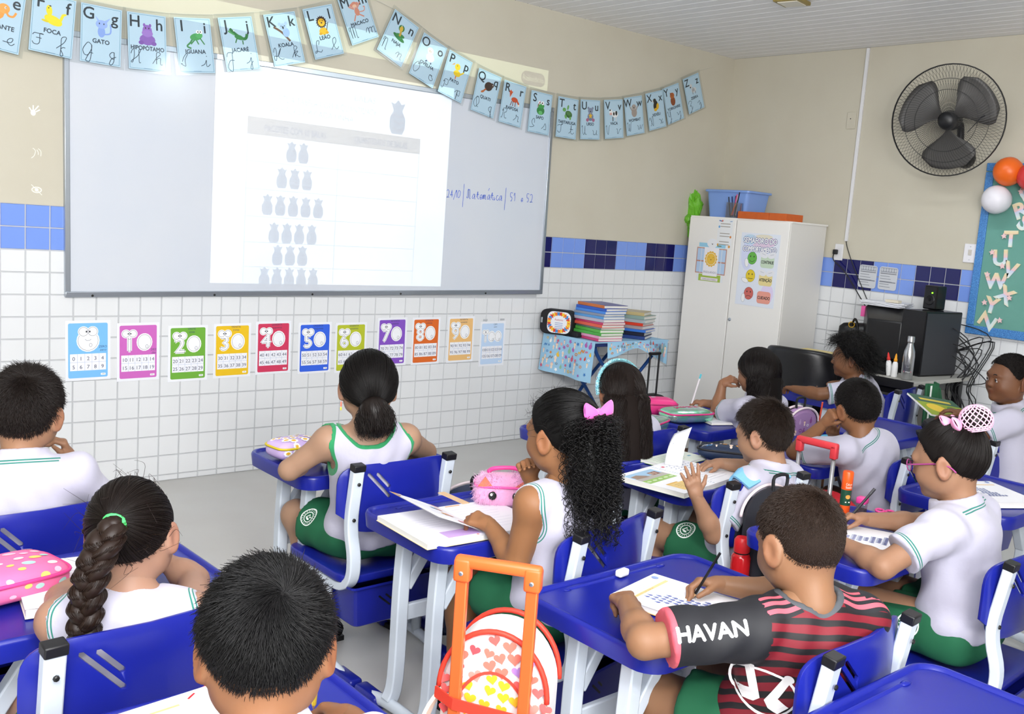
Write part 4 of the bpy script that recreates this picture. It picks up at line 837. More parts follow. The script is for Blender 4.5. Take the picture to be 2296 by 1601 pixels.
for c, (y, z), r, nm in (('#e8671c', (-2.285, 1.995), .088, 'orange'), ('#e6e4ec', (-2.235, 1.825), .088, 'white'), ('#d23a3c', (-2.43, 1.965), .085, 'red')):
    e = empty('balloon', (-.125, y, z), 0, '%s balloon at the top left of the notice board' % nm, 'balloon')
    MB().lathe([(.004, -r*1.08), (r*.25, -r*1.0), (r*.6, -r*.82), (r*.9, -r*.42), (r, .08*r), (r*.92, r*.45), (r*.68, r*.78), (r*.35, r*.96), (.003, r*1.02)], 24, frame_right(0, 0, 0)).build('skin', mat('latex_'+nm, c, .35, spec=.5), e, smooth=True)
    MB().lathe([(.006, 0), (.003, .008), (.009, .016)], 8, Matrix.Translation((r*1.06, 0, 0))@Matrix.Rotation(R(90), 4, 'Y')).build('knot', _M['latex_'+nm], e)
PL = mat('switch_plastic', '#e3e3e6', .35)
struct(MB().box((-.008, -1.157, 2.165), (.016, .022, 1.32)).build('trim_1', PL, bevel=.002))
def plate(y, z, w_, h, label, cat, name):
    e = empty(name, (0, y, z), 0, label, cat); MB().box((-.005, 0, 0), (.010, w_, h), b=.004).build('cover_plate', PL, e); return e
so = plate(-1.107, 1.425, .068, .115, 'white wall socket with a black plug, right of the cupboard', 'socket', 'wall_socket'); 
pg = empty('plug', (-.02, -1.095, 1.425), 0, 'black plug and cable running from the wall socket to the computer', 'plug')
MB().box((-.012, 0, 0), (.03, .03, .035), b=.006).build('plug_body', BLACK, pg)
MB().tube(spline([(-.02, .005, -.01), (-.02, .0, -.06), (-.01, -.1, -.14), (-.012, -.3, -.37), (-.05, -.42, -.46), (-.1, -.48, -.50)], 6), .004, 6).build('cable', BLACK, pg, smooth=True)
tag(MB().tube(spline([(-.012, -1.16, 1.505), (-.012, -1.18, 1.45), (-.012, -1.25, 1.32), (-.012, -1.40, 1.08), (-.05, -1.5, .97), (-.12, -1.56, .94)], 6), .003, 6).build('network_cable', BLACK, smooth=True), 'thin dark cable dropping from the white trunking to the computer', 'cable')
bp_ = plate(-1.085, 2.34, .07, .115, 'beige blank plate beside the white trunking, high on the right wall', 'wall plate', 'blank_plate'); bp_.children[0].data.materials[0] = BEIGE
MB().lathe([(.004, 0), (.004, .002)], 6, frame_right(-.01, .004, .012)).build('screw', BLACK, bp_)
sw = plate(-2.058, 1.488, .085, .12, 'white light switch beside the notice board', 'switch', 'light_switch'); sw.children[0].data.materials[0] = mat('switch_white', '#ecebf0', .3)
MB().box((-.012, 0, .006), (.006, .022, .035), b=.002).build('rocker', mat('rocker_grey', '#cfc9c0', .4), sw)
for z in (-.042, .042): MB().lathe([(.003, 0), (.003, .002)], 6, frame_right(-.011, 0, z)).build('screw', ALU, sw)
for k, y in enumerate((-1.355, -1.51)):
    e = tag(setw(empty('worksheet'), frame_right(-.006, y, 1.275, -1)), 'grey printed worksheet stuck on the blue tiles, the one %s' % ('nearer the cupboard' if k == 0 else 'nearer the computer'), 'paper')
    MB().prism(rpoly(-.069, -.078, .069, .078, .018, 4), 0, .001).build('sheet', mat('grey_paper', '#cdd0d6', .6), e)
    P = P2(); P.rect(-.06, .04, .12, .032, '#9a9ea8')
    for q in range(6): P.ell(-.05+.02*q, .057, .008, .011, '#c4c8ce')
    P.rect(-.06, .03, .12, .004, '#4a4e58')
    for q in range(5): P.rect(-.058, .012-.018*q, .07+.01*(q % 3), .004, '#8e939c')
    P.rect(-.06, -.028, .12, .006, '#7a7e88'); P.build('printed_design', e, None, lambda x, y, z: (x, y, .0012+z))
cl_ = empty('ceiling_light', (-1.40, -1.50, 2.822), R(10), 'square ceiling light fitting with a tarnished edge at the top of the picture', 'light')
MB().box((0, 0, -.004), (.16, .16, .02), b=.004).build('frame', mat('brass_edge', '#a08c50', .4, metal=.4), cl_); MB().box((0, 0, -.012), (.12, .12, .012)).build('diffuser', mat('diffuser', '#e6e2d4', .5), cl_)
# ------------------------------------------------------------------ computer corner
cd = empty('computer_desk', (-.43, -1.66, 0), 0, 'grey computer desk with a black edge, loaded with a computer against the right wall', 'desk')
MB().box((0, 0, .705), (.76, 1.10, .025), b=.004).build('desk_top', mat('grey_laminate', '#b4b2ac', .45), cd)
MB().box((-.385, 0, .695), (.012, 1.10, .05)).build('edge_band', BLACK, cd); MB().box((-.30, .0, .66), (.012, 1.0, .08)).build('apron', BLACK, cd)
for y in (-.5, .5):
    MB().box((-.28, y, .35), (.05, .04, .69)).build('leg', BLACK, cd); MB().box((.28, y, .35), (.05, .04, .69)).build('leg', BLACK, cd)
MB().box((.2, 0, .45), (.016, .98, .35)).build('modesty_panel', mat('grey_panel', '#8f8d88', .5), cd)
pc_ = empty('computer_tower', (-.30, -2.03, .718), R(-8), 'black computer tower with a grey metal back on the desk', 'computer')
MB().box((-.03, 0, .20), (.36, .17, .40), b=.004).build('case', mat('gloss_black', '#0d0d10', .25), pc_)
MB().box((-.03, -.0865, .2), (.34, .004, .38)).build('side_panel', mat('pc_grey', '#3c3d42', .5, metal=.3), pc_); MB().box((.152, 0, .2), (.006, .165, .39)).build('back_plate', mat('zinc', '#7c7f84', .5, metal=.5), pc_)
for z in (.1, .14, .18, .3): MB().box((.157, -.02, z), (.006, .06, .02)).build('port', BLACK, pc_)
mo = empty('monitor', (-.36, -1.78, .718), R(12), 'bulky black monitor seen from behind on the computer desk', 'monitor')
m = MB(); m.add([(x, y, z) for x, s_, zo in ((.12, 1, 0), (.04, 1, 0), (-.16, .55, .03)) for y, z in ((-.20*s_, .05+zo), (.20*s_, .05+zo), (.20*s_, .05+.33*(.55+.45*s_)), (-.20*s_, .05+.33*(.55+.45*s_)))], [(0, 1, 2, 3), (11, 10, 9, 8)]+[(i*4+k, (i+1)*4+k, (i+1)*4+(k+1) % 4, i*4+(k+1) % 4) for i in (0, 1) for k in range(4)])
m.build('shell', BLACK, mo, bevel=.01); MB().box((0, 0, .025), (.2, .22, .05), b=.01).build('stand', BLACK, mo)
P = P2(); P.text('AOC', 0, 0, .04, '#8a9aa0'); P.build('maker_mark', mo, frame_right(-.098, -.04, .265)@Matrix.Rotation(R(-26), 4, 'Y'))
sp = empty('speaker', (-.22, -1.97, 1.119), R(-8), 'small black speaker with a green light on top of the computer tower', 'speaker')
MB().box((0, 0, .075), (.1, .095, .15), b=.008).build('cabinet', _M['gloss_black'], sp); MB().lathe([(.005, 0), (.005, .003)], 8, frame_right(-.051, -.015, .105)).build('power_light', mat('green_led', '#6cff20', .3, emit=5), sp)
MB().lathe([(.034, 0), (.03, .004), (.01, -.0)], 18, frame_right(-.05, 0, .06)).build('cone', BLACK, sp)
ps = empty('paper_stack', (-.25, -1.66, 1.103), R(10), 'messy pile of white papers on top of the black case', 'paper')
for k in range(5): MB().box((0, 0, .004+.006*k), (.21, .29, .004)).build('sheet', _M['white_paper'], ps, M=Matrix.Rotation(R((-8, 5, -3, 9, 2)[k]), 4, 'Z'))
tag(MB().box((-.31, -1.74, 1.144), (.05, .09, .018), b=.003).build('card_box', mat('cream_card', '#e0d8c4', .6)), 'small cream box on the pile of papers', 'box')
tag(MB().box((-.365, -1.57, 1.06), (.004, .04, .07), b=.001).build('paper_tag', mat('pink_tag', '#e25aa0', .5)), 'pink paper tag hanging off the pile of papers', 'tag')
tag(MB().box((-.22, -1.66, .91), (.2, .2, .385), b=.006).build('printer_case', BLACK), 'upright black case under the pile of papers', 'case')
hb = empty('handbag', (-.36, -1.60, .718), R(25), 'black leather handbag with gold rings behind the dark-haired boy', 'bag')
m = MB(); m.add([(x*k, y*(1+.1*(1-k)), z) for z, k in ((0, 1), (.08, 1.03), (.2, .8), (.27, .35)) for x, y in rpoly(-.08, -.17, .08, .17, .05, 3)], [])
n = 16; m.f = [(i*n+k, i*n+(k+1) % n, (i+1)*n+(k+1) % n, (i+1)*n+k) for i in range(3) for k in range(n)]+[tuple(range(n))[::-1], tuple(range(3*n, 4*n))]
LEATHER = mat('black_leather', '#101012', .35, bump=(80, .2, .002)); m.build('bag_body', LEATHER, hb, smooth=True, sub=1)
for s in (-.09, .09):
    MB().tube(spline([(-.03, s, .24), (-.06, s*.8, .29), (-.10, s*.5, .25), (-.115, s*.4, .16)], 5), .008, 6).build('strap', LEATHER, hb)
    MB().tube([(-.045+.0*cos(t), s+.018*cos(t), .25+.018*sin(t)) for t in [2*pi*k/14 for k in range(15)]], .004, 6).build('gold_ring', mat('gold', '#d8b040', .25, metal=.9), hb)
BT = mat('brushed_steel', '#b9babd', .28, metal=.9)
wbt = empty('steel_bottle', (-.735, -2.12, .718), 0, 'brushed steel water bottle standing on the corner of the computer desk', 'bottle')
MB().lathe([(.028, 0), (.033, .004), (.034, .14), (.031, .17), (.02, .205), (.017, .215), (.017, .222)], 24).build('body', BT, wbt, smooth=True)
MB().lathe([(.018, .223), (.021, .226), (.021, .255), (.018, .26)], 20).build('cap', BT, wbt, auto=.6)
P = P2(); P.rect(-.022, -.004, .044, .010, '#c86a80'); P.text('STELLA', 0, -.003, .009, '#ffffff', wmax=.04); P.ring(0, .04, .012, .016, .002, '#8a8c90', 14)
def wrapcyl(r, a0): return lambda x, y, z: ((r+z+.0006)*cos(a0+x/r), (r+z+.0006)*sin(a0+x/r), y)
P.build('printed_band', wbt, Matrix.Translation((0, 0, .05)), wrapcyl(.034, R(-150)))
for x, y, c, nm, lean in ((-.70, -1.99, '#d8302c', 'red', 10), (-.72, -2.03, '#eea020', 'orange', 0)):
    e = empty('glue_bottle', (x, y, .718), 0, 'white glue bottle with a %s nozzle beside the steel bottle' % nm, 'bottle'); e.rotation_euler = (R(-lean), 0, 0)
    MB().lathe([(.017, 0), (.019, .004), (.018, .06), (.015, .085), (.009, .095)], 16).build('bottle', mat('white_pe', '#ececec', .4), e, smooth=True); MB().lathe([(.011, .094), (.011, .108), (.008, .112), (.006, .13), (.002, .142)], 12).build('nozzle', mat('nozzle_'+nm, c, .4), e, smooth=True)
tag(MB().ell((-.5, -1.66, .742), (.03, .04, .028), 14, 8).build('neon_pouch', mat('neon', '#cfe21c', .4), smooth=True), 'round neon yellow pouch on the computer desk behind the boy', 'pouch')
kb = empty('keyboard', (-.66, -1.83, .72), R(4), 'black keyboard lying at the front of the computer desk', 'keyboard')
MB().box((0, 0, .009), (.13, .32, .018), b=.004).build('tray', BLACK, kb); k_ = MB()
for i in range(5):
    for j in range(16): k_.box((-.045+.022*i, -.14+.0187*j, .0195), (.017, .0145, .005))
k_.build('keys', BLACK, kb)['kind'] = 'stuff'
for k, (c, nm) in enumerate((('#e9e9ec', 'white'), ('#dfe3ec', 'pale'), ('#e2802c', 'orange edged'), ('#e6e6e8', 'white spiral'), ('#e8cf6a', 'yellow'))):
    book((-.68+.006*k, -1.43-.004*k, .718+.0132*k), .2, .26, .0125, (8, 3, 6, -2, 5)[k], c, '%s exercise book in the pile on the computer desk, %s from the bottom' % (nm, ('first', 'second', 'third', 'fourth', 'topmost')[k]), 'exercise books on the computer desk')
cbn = MB(); g = random.Random(11)
for k in range(16):
    y0 = -2.12-g.random()*.14; x0 = -.1-.16*g.random()
    cbn.tube(spline([(x0, -2.06, .80+.25*g.random()), (x0+.03, y0-.08, .78+g.uniform(-.1, .2)), (x0-.04, y0, .66), (x0+g.uniform(-.05, .05), y0-.03, .45+.1*g.random()), (x0, y0+.04, .3*g.random()+.08), (x0+.05, y0+.02, .5)], 5), .0035, 5)
tag(cbn.build('cable_tangle', BLACK, smooth=True), 'tangle of dark computer cables hanging beside the desk', 'cable')['kind'] = 'stuff'
oc = empty('office_chair', (-.98, -1.60, 0), R(-80), 'black padded office chair turned toward the computer desk', 'chair')
VINYL = mat('black_vinyl', '#131316', .32, spec=.5, bump=(70, .1, .002))
def bk(u, v): 
    a = (u-.5)*2; b_ = (v-.5)*2; r = 1-.12*(abs(b_)**3); return V((.23*math.copysign(abs(a)**.8, a)*r, -.2-.05*a*a*0+.10*a*a, .66+.19*b_*(1-.10*abs(a)**3)))
MB().grid(bk, 16, 12).build('back_cushion', VINYL, oc, smooth=True, solid=.06, sub=1)
MB().box((0, 0, .44), (.46, .46, .08), b=.035).build('seat_cushion', VINYL, oc, smooth=True)
MB().tube(spline([(0, -.1, .4), (0, -.24, .4), (0, -.27, .5), (0, -.24, .62)], 4), .024, 8).build('back_bar', BLACK, oc); MB().tube([(0, 0, .4), (0, 0, .1)], .028, 10).build('gas_column', BLACK, oc)
for k in range(5):
    a = 2*pi*k/5; lg = MB().tube([(0, 0, .12), (.26*cos(a), .26*sin(a), .075)], [.028, .018], 8).build('leg', BLACK, oc); MB().ell((.27*cos(a), .27*sin(a), .032), (.03, .03, .032), 10, 8).build('caster', BLACK, lg, smooth=True)
# ------------------------------------------------------------------ signed-distance sculpting kit (numpy)
def A3(v): return np.array(v, dtype=np.float32)
def cone(a, b, ra, rb=None):
    a, b = A3(a), A3(b); rb = ra if rb is None else rb; ba = b-a; bb = float(ba@ba)+1e-9; rm = max(ra, rb)
    def f(X, Y, Z):
        x, y, z = X-a[0], Y-a[1], Z-a[2]
        t = np.clip((x*ba[0]+y*ba[1]+z*ba[2])/bb, 0, 1)
        return np.sqrt((x-t*ba[0])**2+(y-t*ba[1])**2+(z-t*ba[2])**2)-(ra+(rb-ra)*t)
    return f, np.minimum(a, b)-rm, np.maximum(a, b)+rm
def ellp(c, r, ax=None):
    c, r = A3(c), A3(r); ax = np.eye(3, dtype=np.float32) if ax is None else np.array(ax, dtype=np.float32); R_ = float(max(r))
    def f(X, Y, Z):
        x, y, z = X-c[0], Y-c[1], Z-c[2]; k0 = 0; k1 = 0
        for i in range(3):
            q = (x*ax[i][0]+y*ax[i][1]+z*ax[i][2])/r[i]; k0 = k0+q*q; k1 = k1+(q/r[i])**2
        k0 = np.sqrt(k0); return k0*(k0-1)/(np.sqrt(k1)+1e-6)
    return f, c-R_, c+R_
def clip(p, plane_p, n):   # keep the side n points away from
    f, lo, hi = p; q, n = A3(plane_p), A3(n)
    return (lambda X, Y, Z: np.maximum(f(X, Y, Z), (X-q[0])*n[0]+(Y-q[1])*n[1]+(Z-q[2])*n[2])), lo, hi
class Field:
    def __init__(s, lo, hi, h):
        s.lo = A3(lo); s.h = h; n = np.ceil((A3(hi)-s.lo)/h).astype(int)+1; s.n = n
        s.ax = [s.lo[i]+h*np.arange(n[i], dtype=np.float32) for i in range(3)]; s.d = np.full(n, .2, np.float32)
    def sub(s, lo, hi, m):
        i0 = np.clip(np.floor((lo-m-s.lo)/s.h).astype(int), 0, s.n); i1 = np.clip(np.ceil((hi+m-s.lo)/s.h).astype(int)+1, 0, s.n)
        sl = tuple(slice(a, b) for a, b in zip(i0, i1))
        return sl, s.ax[0][sl[0]][:, None, None], s.ax[1][sl[1]][None, :, None], s.ax[2][sl[2]][None, None, :]
    def add(s, p, k=.02):
        f, lo, hi = p; sl, X, Y, Z = s.sub(lo, hi, k+.02)
        if 0 in s.d[sl].shape: return s
        a = s.d[sl]; b = f(X, Y, Z); h = np.maximum(k-np.abs(a-b), 0); s.d[sl] = np.minimum(a, b)-h*h/(4*k+1e-9); return s
    def cut(s, p, k=.008):
        f, lo, hi = p; sl, X, Y, Z = s.sub(lo, hi, k+.02)
        if 0 in s.d[sl].shape: return s
        a = s.d[sl]; b = -f(X, Y, Z); h = np.maximum(k-np.abs(a-b), 0); s.d[sl] = np.maximum(a, b)+h*h/(4*k+1e-9); return s
    def half(s, q, n):
        q, n = A3(q), A3(n); X, Y, Z = s.ax[0][:, None, None], s.ax[1][None, :, None], s.ax[2][None, None, :]
        s.d = np.maximum(s.d, (X-q[0])*n[0]+(Y-q[1])*n[1]+(Z-q[2])*n[2]); return s
    def warp(s, fn):
        X, Y, Z = s.ax[0][:, None, None], s.ax[1][None, :, None], s.ax[2][None, None, :]; s.d = s.d+fn(X, Y, Z); return s
    def mesh(s):
        d = s.d; ins = d < 0; nx, ny, nz = d.shape
        C = [(i, j, k) for i in (0, 1) for j in (0, 1) for k in (0, 1)]
        cnt = sum(ins[i:nx-1+i, j:ny-1+j, k:nz-1+k].astype(np.int8) for i, j, k in C)
        idx = np.argwhere((cnt > 0) & (cnt < 8))
        if len(idx) == 0: return np.zeros((0, 3)), np.zeros((0, 4), int)
        vals = np.stack([d[idx[:, 0]+i, idx[:, 1]+j, idx[:, 2]+k] for i, j, k in C], 1)
        acc = np.zeros((len(idx), 3), np.float32); c = np.zeros(len(idx), np.float32)
        for a in range(8):
            for b in range(a+1, 8):
                df = [C[b][q]-C[a][q] for q in range(3)]
                if sum(abs(q) for q in df) != 1: continue
                va, vb = vals[:, a], vals[:, b]; m = (va < 0) != (vb < 0); t = np.where(m, va/np.where(m, va-vb, 1), 0)
                for q in range(3): acc[:, q] += np.where(m, C[a][q]+t*df[q], 0)
                c += m
        v = s.lo+s.h*(idx+acc/c[:, None])
        ids = np.full((nx-1, ny-1, nz-1), -1, np.int32); ids[idx[:, 0], idx[:, 1], idx[:, 2]] = np.arange(len(idx))
        F = []
        for ax in range(3):
            sa = [slice(1, -1)]*3; sb = [slice(1, -1)]*3; sa[ax] = slice(0, -1); sb[ax] = slice(1, None)
            A, B = ins[tuple(sa)], ins[tuple(sb)]; e = np.argwhere(A != B); o = A[e[:, 0], e[:, 1], e[:, 2]]
            g = e.copy(); u, w_ = (ax+1) % 3, (ax+2) % 3; g[:, u] += 1; g[:, w_] += 1
            q = []
            for du, dw in ((0, 0), (-1, 0), (-1, -1), (0, -1)):
                t = g.copy(); t[:, u] += du; t[:, w_] += dw; q.append(ids[t[:, 0], t[:, 1], t[:, 2]])
            Q = np.stack(q, 1); Q = Q[(Q >= 0).all(1)] if False else Q
            Q[~o] = Q[~o][:, ::-1]; F.append(Q)
        F = np.concatenate(F); return v, F[(F >= 0).all(1)]
def relax(v, F, it=1, lam=.5):
    for _ in range(it):
        s = np.zeros_like(v); c = np.zeros(len(v), np.float32)
        for a in range(4):
            for b in (F[:, (a+1) % 4], F[:, (a-1) % 4]):
                np.add.at(s, F[:, a], v[b]); np.add.at(c, F[:, a], 1)
        v = v+lam*(s/np.maximum(c, 1)[:, None]-v)
    return v
def npmesh(name, v, F, m, parent=None, attrs=None):
    me = bpy.data.meshes.new(name); n = len(F)
    me.vertices.add(len(v)); me.vertices.foreach_set('co', np.ascontiguousarray(v, np.float32).ravel())
    me.loops.add(n*4); me.polygons.add(n)
    me.polygons.foreach_set('loop_start', np.arange(0, n*4, 4, dtype=np.int32)); me.loops.foreach_set('vertex_index', F.astype(np.int32).ravel())
    me.polygons.foreach_set('use_smooth', np.ones(n, bool)); me.update(calc_edges=True); me.validate()
    me.materials.append(m)
    for k, a in (attrs or {}).items():
        t = me.attributes.new(k, 'FLOAT', 'POINT'); t.data.foreach_set('value', a.astype(np.float32))
    return link(name, me, parent)
def strands(name, polys, rad, m, parent, taper=.5):
    """real hair: a bundle of thin curves"""
    n = [len(p) for p in polys]; cd = bpy.data.hair_curves.new(name); cd.add_curves(n)
    P = np.concatenate([np.asarray(p, np.float32) for p in polys]); cd.attributes['position'].data.foreach_set('vector', P.ravel())
    r = np.concatenate([rad*(1-(1-taper)*np.linspace(0, 1, k)**2) for k in n]).astype(np.float32)
    a = cd.attributes.get('radius') or cd.attributes.new('radius', 'FLOAT', 'POINT'); a.data.foreach_set('value', r)
    cd.materials.append(m); o = link(name, cd, parent); o['kind'] = 'stuff'; return o
def attr_mix(m, layers):   # layers: (attribute, lo, hi, colour): where lo < attribute < hi use colour
    nt = m.node_tree; b = nt.nodes['Principled BSDF'].inputs['Base Color']; cur = b.links[0].from_socket if b.links else None
    base = b.default_value[:]
    for at, lo, hi, c in layers:
        a = nt.nodes.new('ShaderNodeAttribute'); a.attribute_name = at
        g = nt.nodes.new('ShaderNodeMath'); g.operation = 'GREATER_THAN'; g.inputs[1].default_value = lo
        l = nt.nodes.new('ShaderNodeMath'); l.operation = 'LESS_THAN'; l.inputs[1].default_value = hi
        u = nt.nodes.new('ShaderNodeMath'); u.operation = 'MULTIPLY'
        nt.links.new(a.outputs['Fac'], g.inputs[0]); nt.links.new(a.outputs['Fac'], l.inputs[0]); nt.links.new(g.outputs[0], u.inputs[0]); nt.links.new(l.outputs[0], u.inputs[1])
        x = nt.nodes.new('ShaderNodeMix'); x.data_type = 'RGBA'; x.inputs[7].default_value = lin(c)+(1,)
        if cur: nt.links.new(cur, x.inputs[6])
        else: x.inputs[6].default_value = base
        nt.links.new(u.outputs[0], x.inputs[0]); cur = x.outputs[2]
    nt.links.new(cur, b); return m
WEAVE = dict(bump=(24, .4, .006))
WHITE = '#b6b4c4'; GRN = '#2f7a6c'; PIPE = '#2f8a58'
SH = {'polo': attr_mix(mat('white_polo_knit', WHITE, .8, spec=.2, sheen=.2, **WEAVE), [('trim', .008, .0112, GRN), ('trim', .0145, .018, GRN)]),
      'vest': attr_mix(mat('white_vest_knit', WHITE, .8, spec=.2, sheen=.2, **WEAVE), [('trim', .006, .009, GRN), ('trim', .013, .016, GRN)]),
      'tank': attr_mix(mat('white_tank_knit', WHITE, .8, spec=.2, sheen=.2, **WEAVE), [('trim', -1, .014, PIPE)])}
SHORTS = mat('green_shorts', '#1f5a3c', .75, spec=.25, bump=(500, .15, .0006), vary=(6, '#246344', .3))
def red_shirt():
    m = mat('red_black_jersey', '#7a1220', .65); nt = m.node_tree; t = nt.nodes.new('ShaderNodeTexCoord'); mp = nt.nodes.new('ShaderNodeMapping'); mp.inputs['Rotation'].default_value = (.35, -.28, 0)
    w_ = nt.nodes.new('ShaderNodeTexWave'); w_.bands_direction = 'Z'; w_.inputs['Scale'].default_value = 11; w_.inputs['Distortion'].default_value = 1.6; w_.inputs['Detail'].default_value = 1; w_.inputs['Detail Scale'].default_value = 1.0
    r = nt.nodes.new('ShaderNodeValToRGB'); e = r.color_ramp.elements; e[0].position = .36; e[0].color = lin('#171417')+(1,); e[1].position = .46; e[1].color = lin('#741322')+(1,)
    nt.links.new(t.outputs['Object'], mp.inputs[0]); nt.links.new(mp.outputs[0], w_.inputs['Vector']); nt.links.new(w_.outputs['Fac'], r.inputs[0]); nt.links.new(r.outputs[0], nt.nodes['Principled BSDF'].inputs['Base Color'])
    return attr_mix(m, [('shl', -.5, .058, '#191a1f'), ('shl', .001, .011, '#cf5a68'), ('shl', .02, .031, '#cf5a68'), ('shl', .04, .05, '#cf5a68'), ('slv', .5, 9, '#191a1f'), ('col', -.01, .016, '#4c5055'), ('trim', -.01, .010, '#cf5a68')])
SH['jersey'] = red_shirt()
def skin(c):
    c = '#'+''.join('%02x' % int(int(c[i:i+2], 16)*.82) for i in (1, 3, 5))
    m = mat('skin_'+c.strip('#'), c, .5, spec=.35, bump=(240, .05, .0006)); 
    if 'done' not in m:
        m['done'] = 1; nt = m.node_tree; b = nt.nodes['Principled BSDF']
        b.inputs['Subsurface Weight'].default_value = .12; b.inputs['Subsurface Radius'].default_value = (.9, .4, .25); b.inputs['Subsurface Scale'].default_value = .008
        a = nt.nodes.new('ShaderNodeAttribute'); a.attribute_name = 'tint'; x = nt.nodes.new('ShaderNodeMix'); x.data_type = 'RGBA'
        l = lin(c); x.inputs[6].default_value = l+(1,); x.inputs[7].default_value = (min(1, l[0]*.92), l[1]*.55, l[2]*.55, 1)
        nt.links.new(a.outputs['Fac'], x.inputs[0]); nt.links.new(x.outputs[2], b.inputs['Base Color'])
    return m
HAIRM = {}
def hairmat(c):
    if c not in HAIRM: HAIRM[c] = mat('hair_'+c.strip('#'), c, .45, spec=.32)
    return HAIRM[c]
CURL = {'fist': (1.25, 1.5, 1.0, .8), 'relax': (.45, .55, .35, .5), 'pen': (.75, .9, .5, .9), 'flat': (.12, .15, .1, .25), 'spread': (.05, .12, .1, .2), 'loose': (.9, 1.0, .6, .6)}
def hand_prims(W, T, n, thumb, pose, s=1.0):
    """palm, four unequal fingers, thumb; W wrist, T aim point of the fingers, n palm normal, thumb = +1/-1 side"""
    f = (V(T)-V(W)).normalized(); n = V(n); n = (n-f*n.dot(f)).normalized(); sd = f.cross(n)*thumb
    c1, c2, c3, th = CURL[pose]; out = []; fan = .16 if pose == 'spread' else .045
    K = .95*s
    for i in range(4):   # 0 = index (thumb side)
        o = (1.5-i)*.0135*K; b = V(W)+f*(.056-.004*abs(1.2-i))*K+sd*o
        out.append((cone(V(W)+f*.006*K+sd*o*.55, b, .0115*K, .0088*K), .010))
        L = (.92, 1.0, .95, .75)[i]; d = (f+sd*(1.5-i)*fan).normalized(); p = b
        for seg, (ln, ang, r0, r1) in enumerate(((.030, c1, .0074, .0068), (.019, c2, .0067, .006), (.016, c3, .006, .0048))):
            ax = d.cross(n); ax.normalize() if ax.length > 1e-6 else None
            q = Quaternion(ax, ang); d = q@d; n_ = q@n if seg == 0 else q@n_
            e = p+d*ln*L*K; out.append((cone(p, e, r0*K, r1*K), .0025 if seg else .005)); p = e; n = n if seg > 2 else n
    b = V(W)+f*.014*K+sd*.017*K+n*.004; d = (f*.62+sd*(.75 if pose in ('spread', 'flat') else .42)+n*th*.6).normalized()
    e = b+d*.030*K; out.append((cone(b, e, .0105*K, .0082*K), .008)); d2 = (d+f*.5+n*th*.35-sd*.35*th).normalized(); out.append((cone(e, e+d2*.026*K, .0078*K, .0058*K), .003))
    return out
HL = (np.array([0, .5, .9, 1.15, 1.35, 1.55, 1.8, 2.1, 2.6, 3.15]), np.array([.58, .56, .42, .12, -.22, -.12, -.42, -.64, -.78, -.80]))
SKC, SKR = np.array([0, -.006, .019]), np.array([.0725, .092, .088])
def cap_dirs(n, rg, hl=HL, lift=0):
    o = []
    while len(o) < n:
        v = np.array([rg.gauss(0, 1) for _ in range(3)]); v /= np.linalg.norm(v)
        if v[2] > np.interp(math.atan2(abs(v[0]), v[1]), *hl)+lift: o.append(v)
    return np.array(o)
def slerp(a, b, t):
    w_ = math.acos(max(-1, min(1, float(a@b)))); 
    if w_ < 1e-3: return a
    return (math.sin((1-t)*w_)*a+math.sin(t*w_)*b)/math.sin(w_)
def hair_cap(M, m, parent, thick=.010, hl=HL, bias=None, name='hair'):
    nu, nv = 44, 14; vs = []; fs = []
    for j in range(nv+1):
        for i in range(nu):
            a = 2*pi*i/nu-pi; zl = np.interp(abs(a), *hl); th0 = math.acos(zl); th = th0*j/nv+.001
            d = np.array([sin(th)*sin(a), sin(th)*cos(a), cos(th)]); t = thick*min(1, (nv-j)/2.5)**.6
            if bias: t *= bias(d)
            vs.append(M@V(SKC+d*(SKR+t+.0005)))
    for j in range(nv):
        for i in range(nu): fs.append((j*nu+i, (j+1)*nu+i, (j+1)*nu+(i+1) % nu, j*nu+(i+1) % nu))
    rm = mat(m.name+'_root', [q*.8 for q in m.node_tree.nodes['Principled BSDF'].inputs['Base Color'].default_value[:3]], .75, spec=.2)
    return mesh(name, vs, fs, rm, parent, True)
def tow(M, P): return np.array([tuple(M@V(p)) for p in P])
def h_short(M, m, parent, rg, n=3200, L=.018, lift=.5, thick=.009, hl=HL, crown=(.15, -.62, .77), r=.0006, bias=None, swirl=.5):
    c = hair_cap(M, m, parent, thick, hl, bias); cr = np.array(crown); cr = cr/np.linalg.norm(cr); out = []
    for d in list(cap_dirs(n, rg, hl))+[(lambda q: q/np.linalg.norm(q))(cr+np.array([rg.gauss(0, .13) for _ in range(3)])) for _ in range(n//9)]:
        t = d-cr; t = t-d*(t@d); ln = np.linalg.norm(t)+1e-6; t = t/ln; t = t+swirl*np.cross(d, t)*math.exp(-ln*2); t += np.array([rg.gauss(0, .22) for _ in range(3)])
        k = thick*(bias(d) if bias else 1); p0 = SKC+d*(SKR+k*.92); l = L*rg.uniform(.6, 1.15)*(bias(d) if bias else 1); nn = d/SKR*.085
        out.append([p0, p0+l*.5*(nn*lift*1.5+t*.6), p0+l*(nn*lift+t*.9)])
    strands('hair_strands', [tow(M, o) for o in out], r, m, c); return c
def h_slick(M, m, parent, rg, tie, n=1500, thick=.008, hl=HL, r=.00048, puff=.006):
    c = hair_cap(M, m, parent, thick, hl); T = np.array(tie, float); T /= np.linalg.norm(T); out = []
    for d in cap_dirs(n, rg, hl):
        j = rg.uniform(.0, .004); pts = []
        for s in np.linspace(0, 1, 9):
            q = slerp(d, T, s*.985); pts.append(SKC+q*(SKR+thick*min(1, .35+s*2)+puff*s*s*rg.uniform(.7, 1)+j))
        out.append(pts)
    strands('hair_strands', [tow(M, o) for o in out], r, m, c); return c
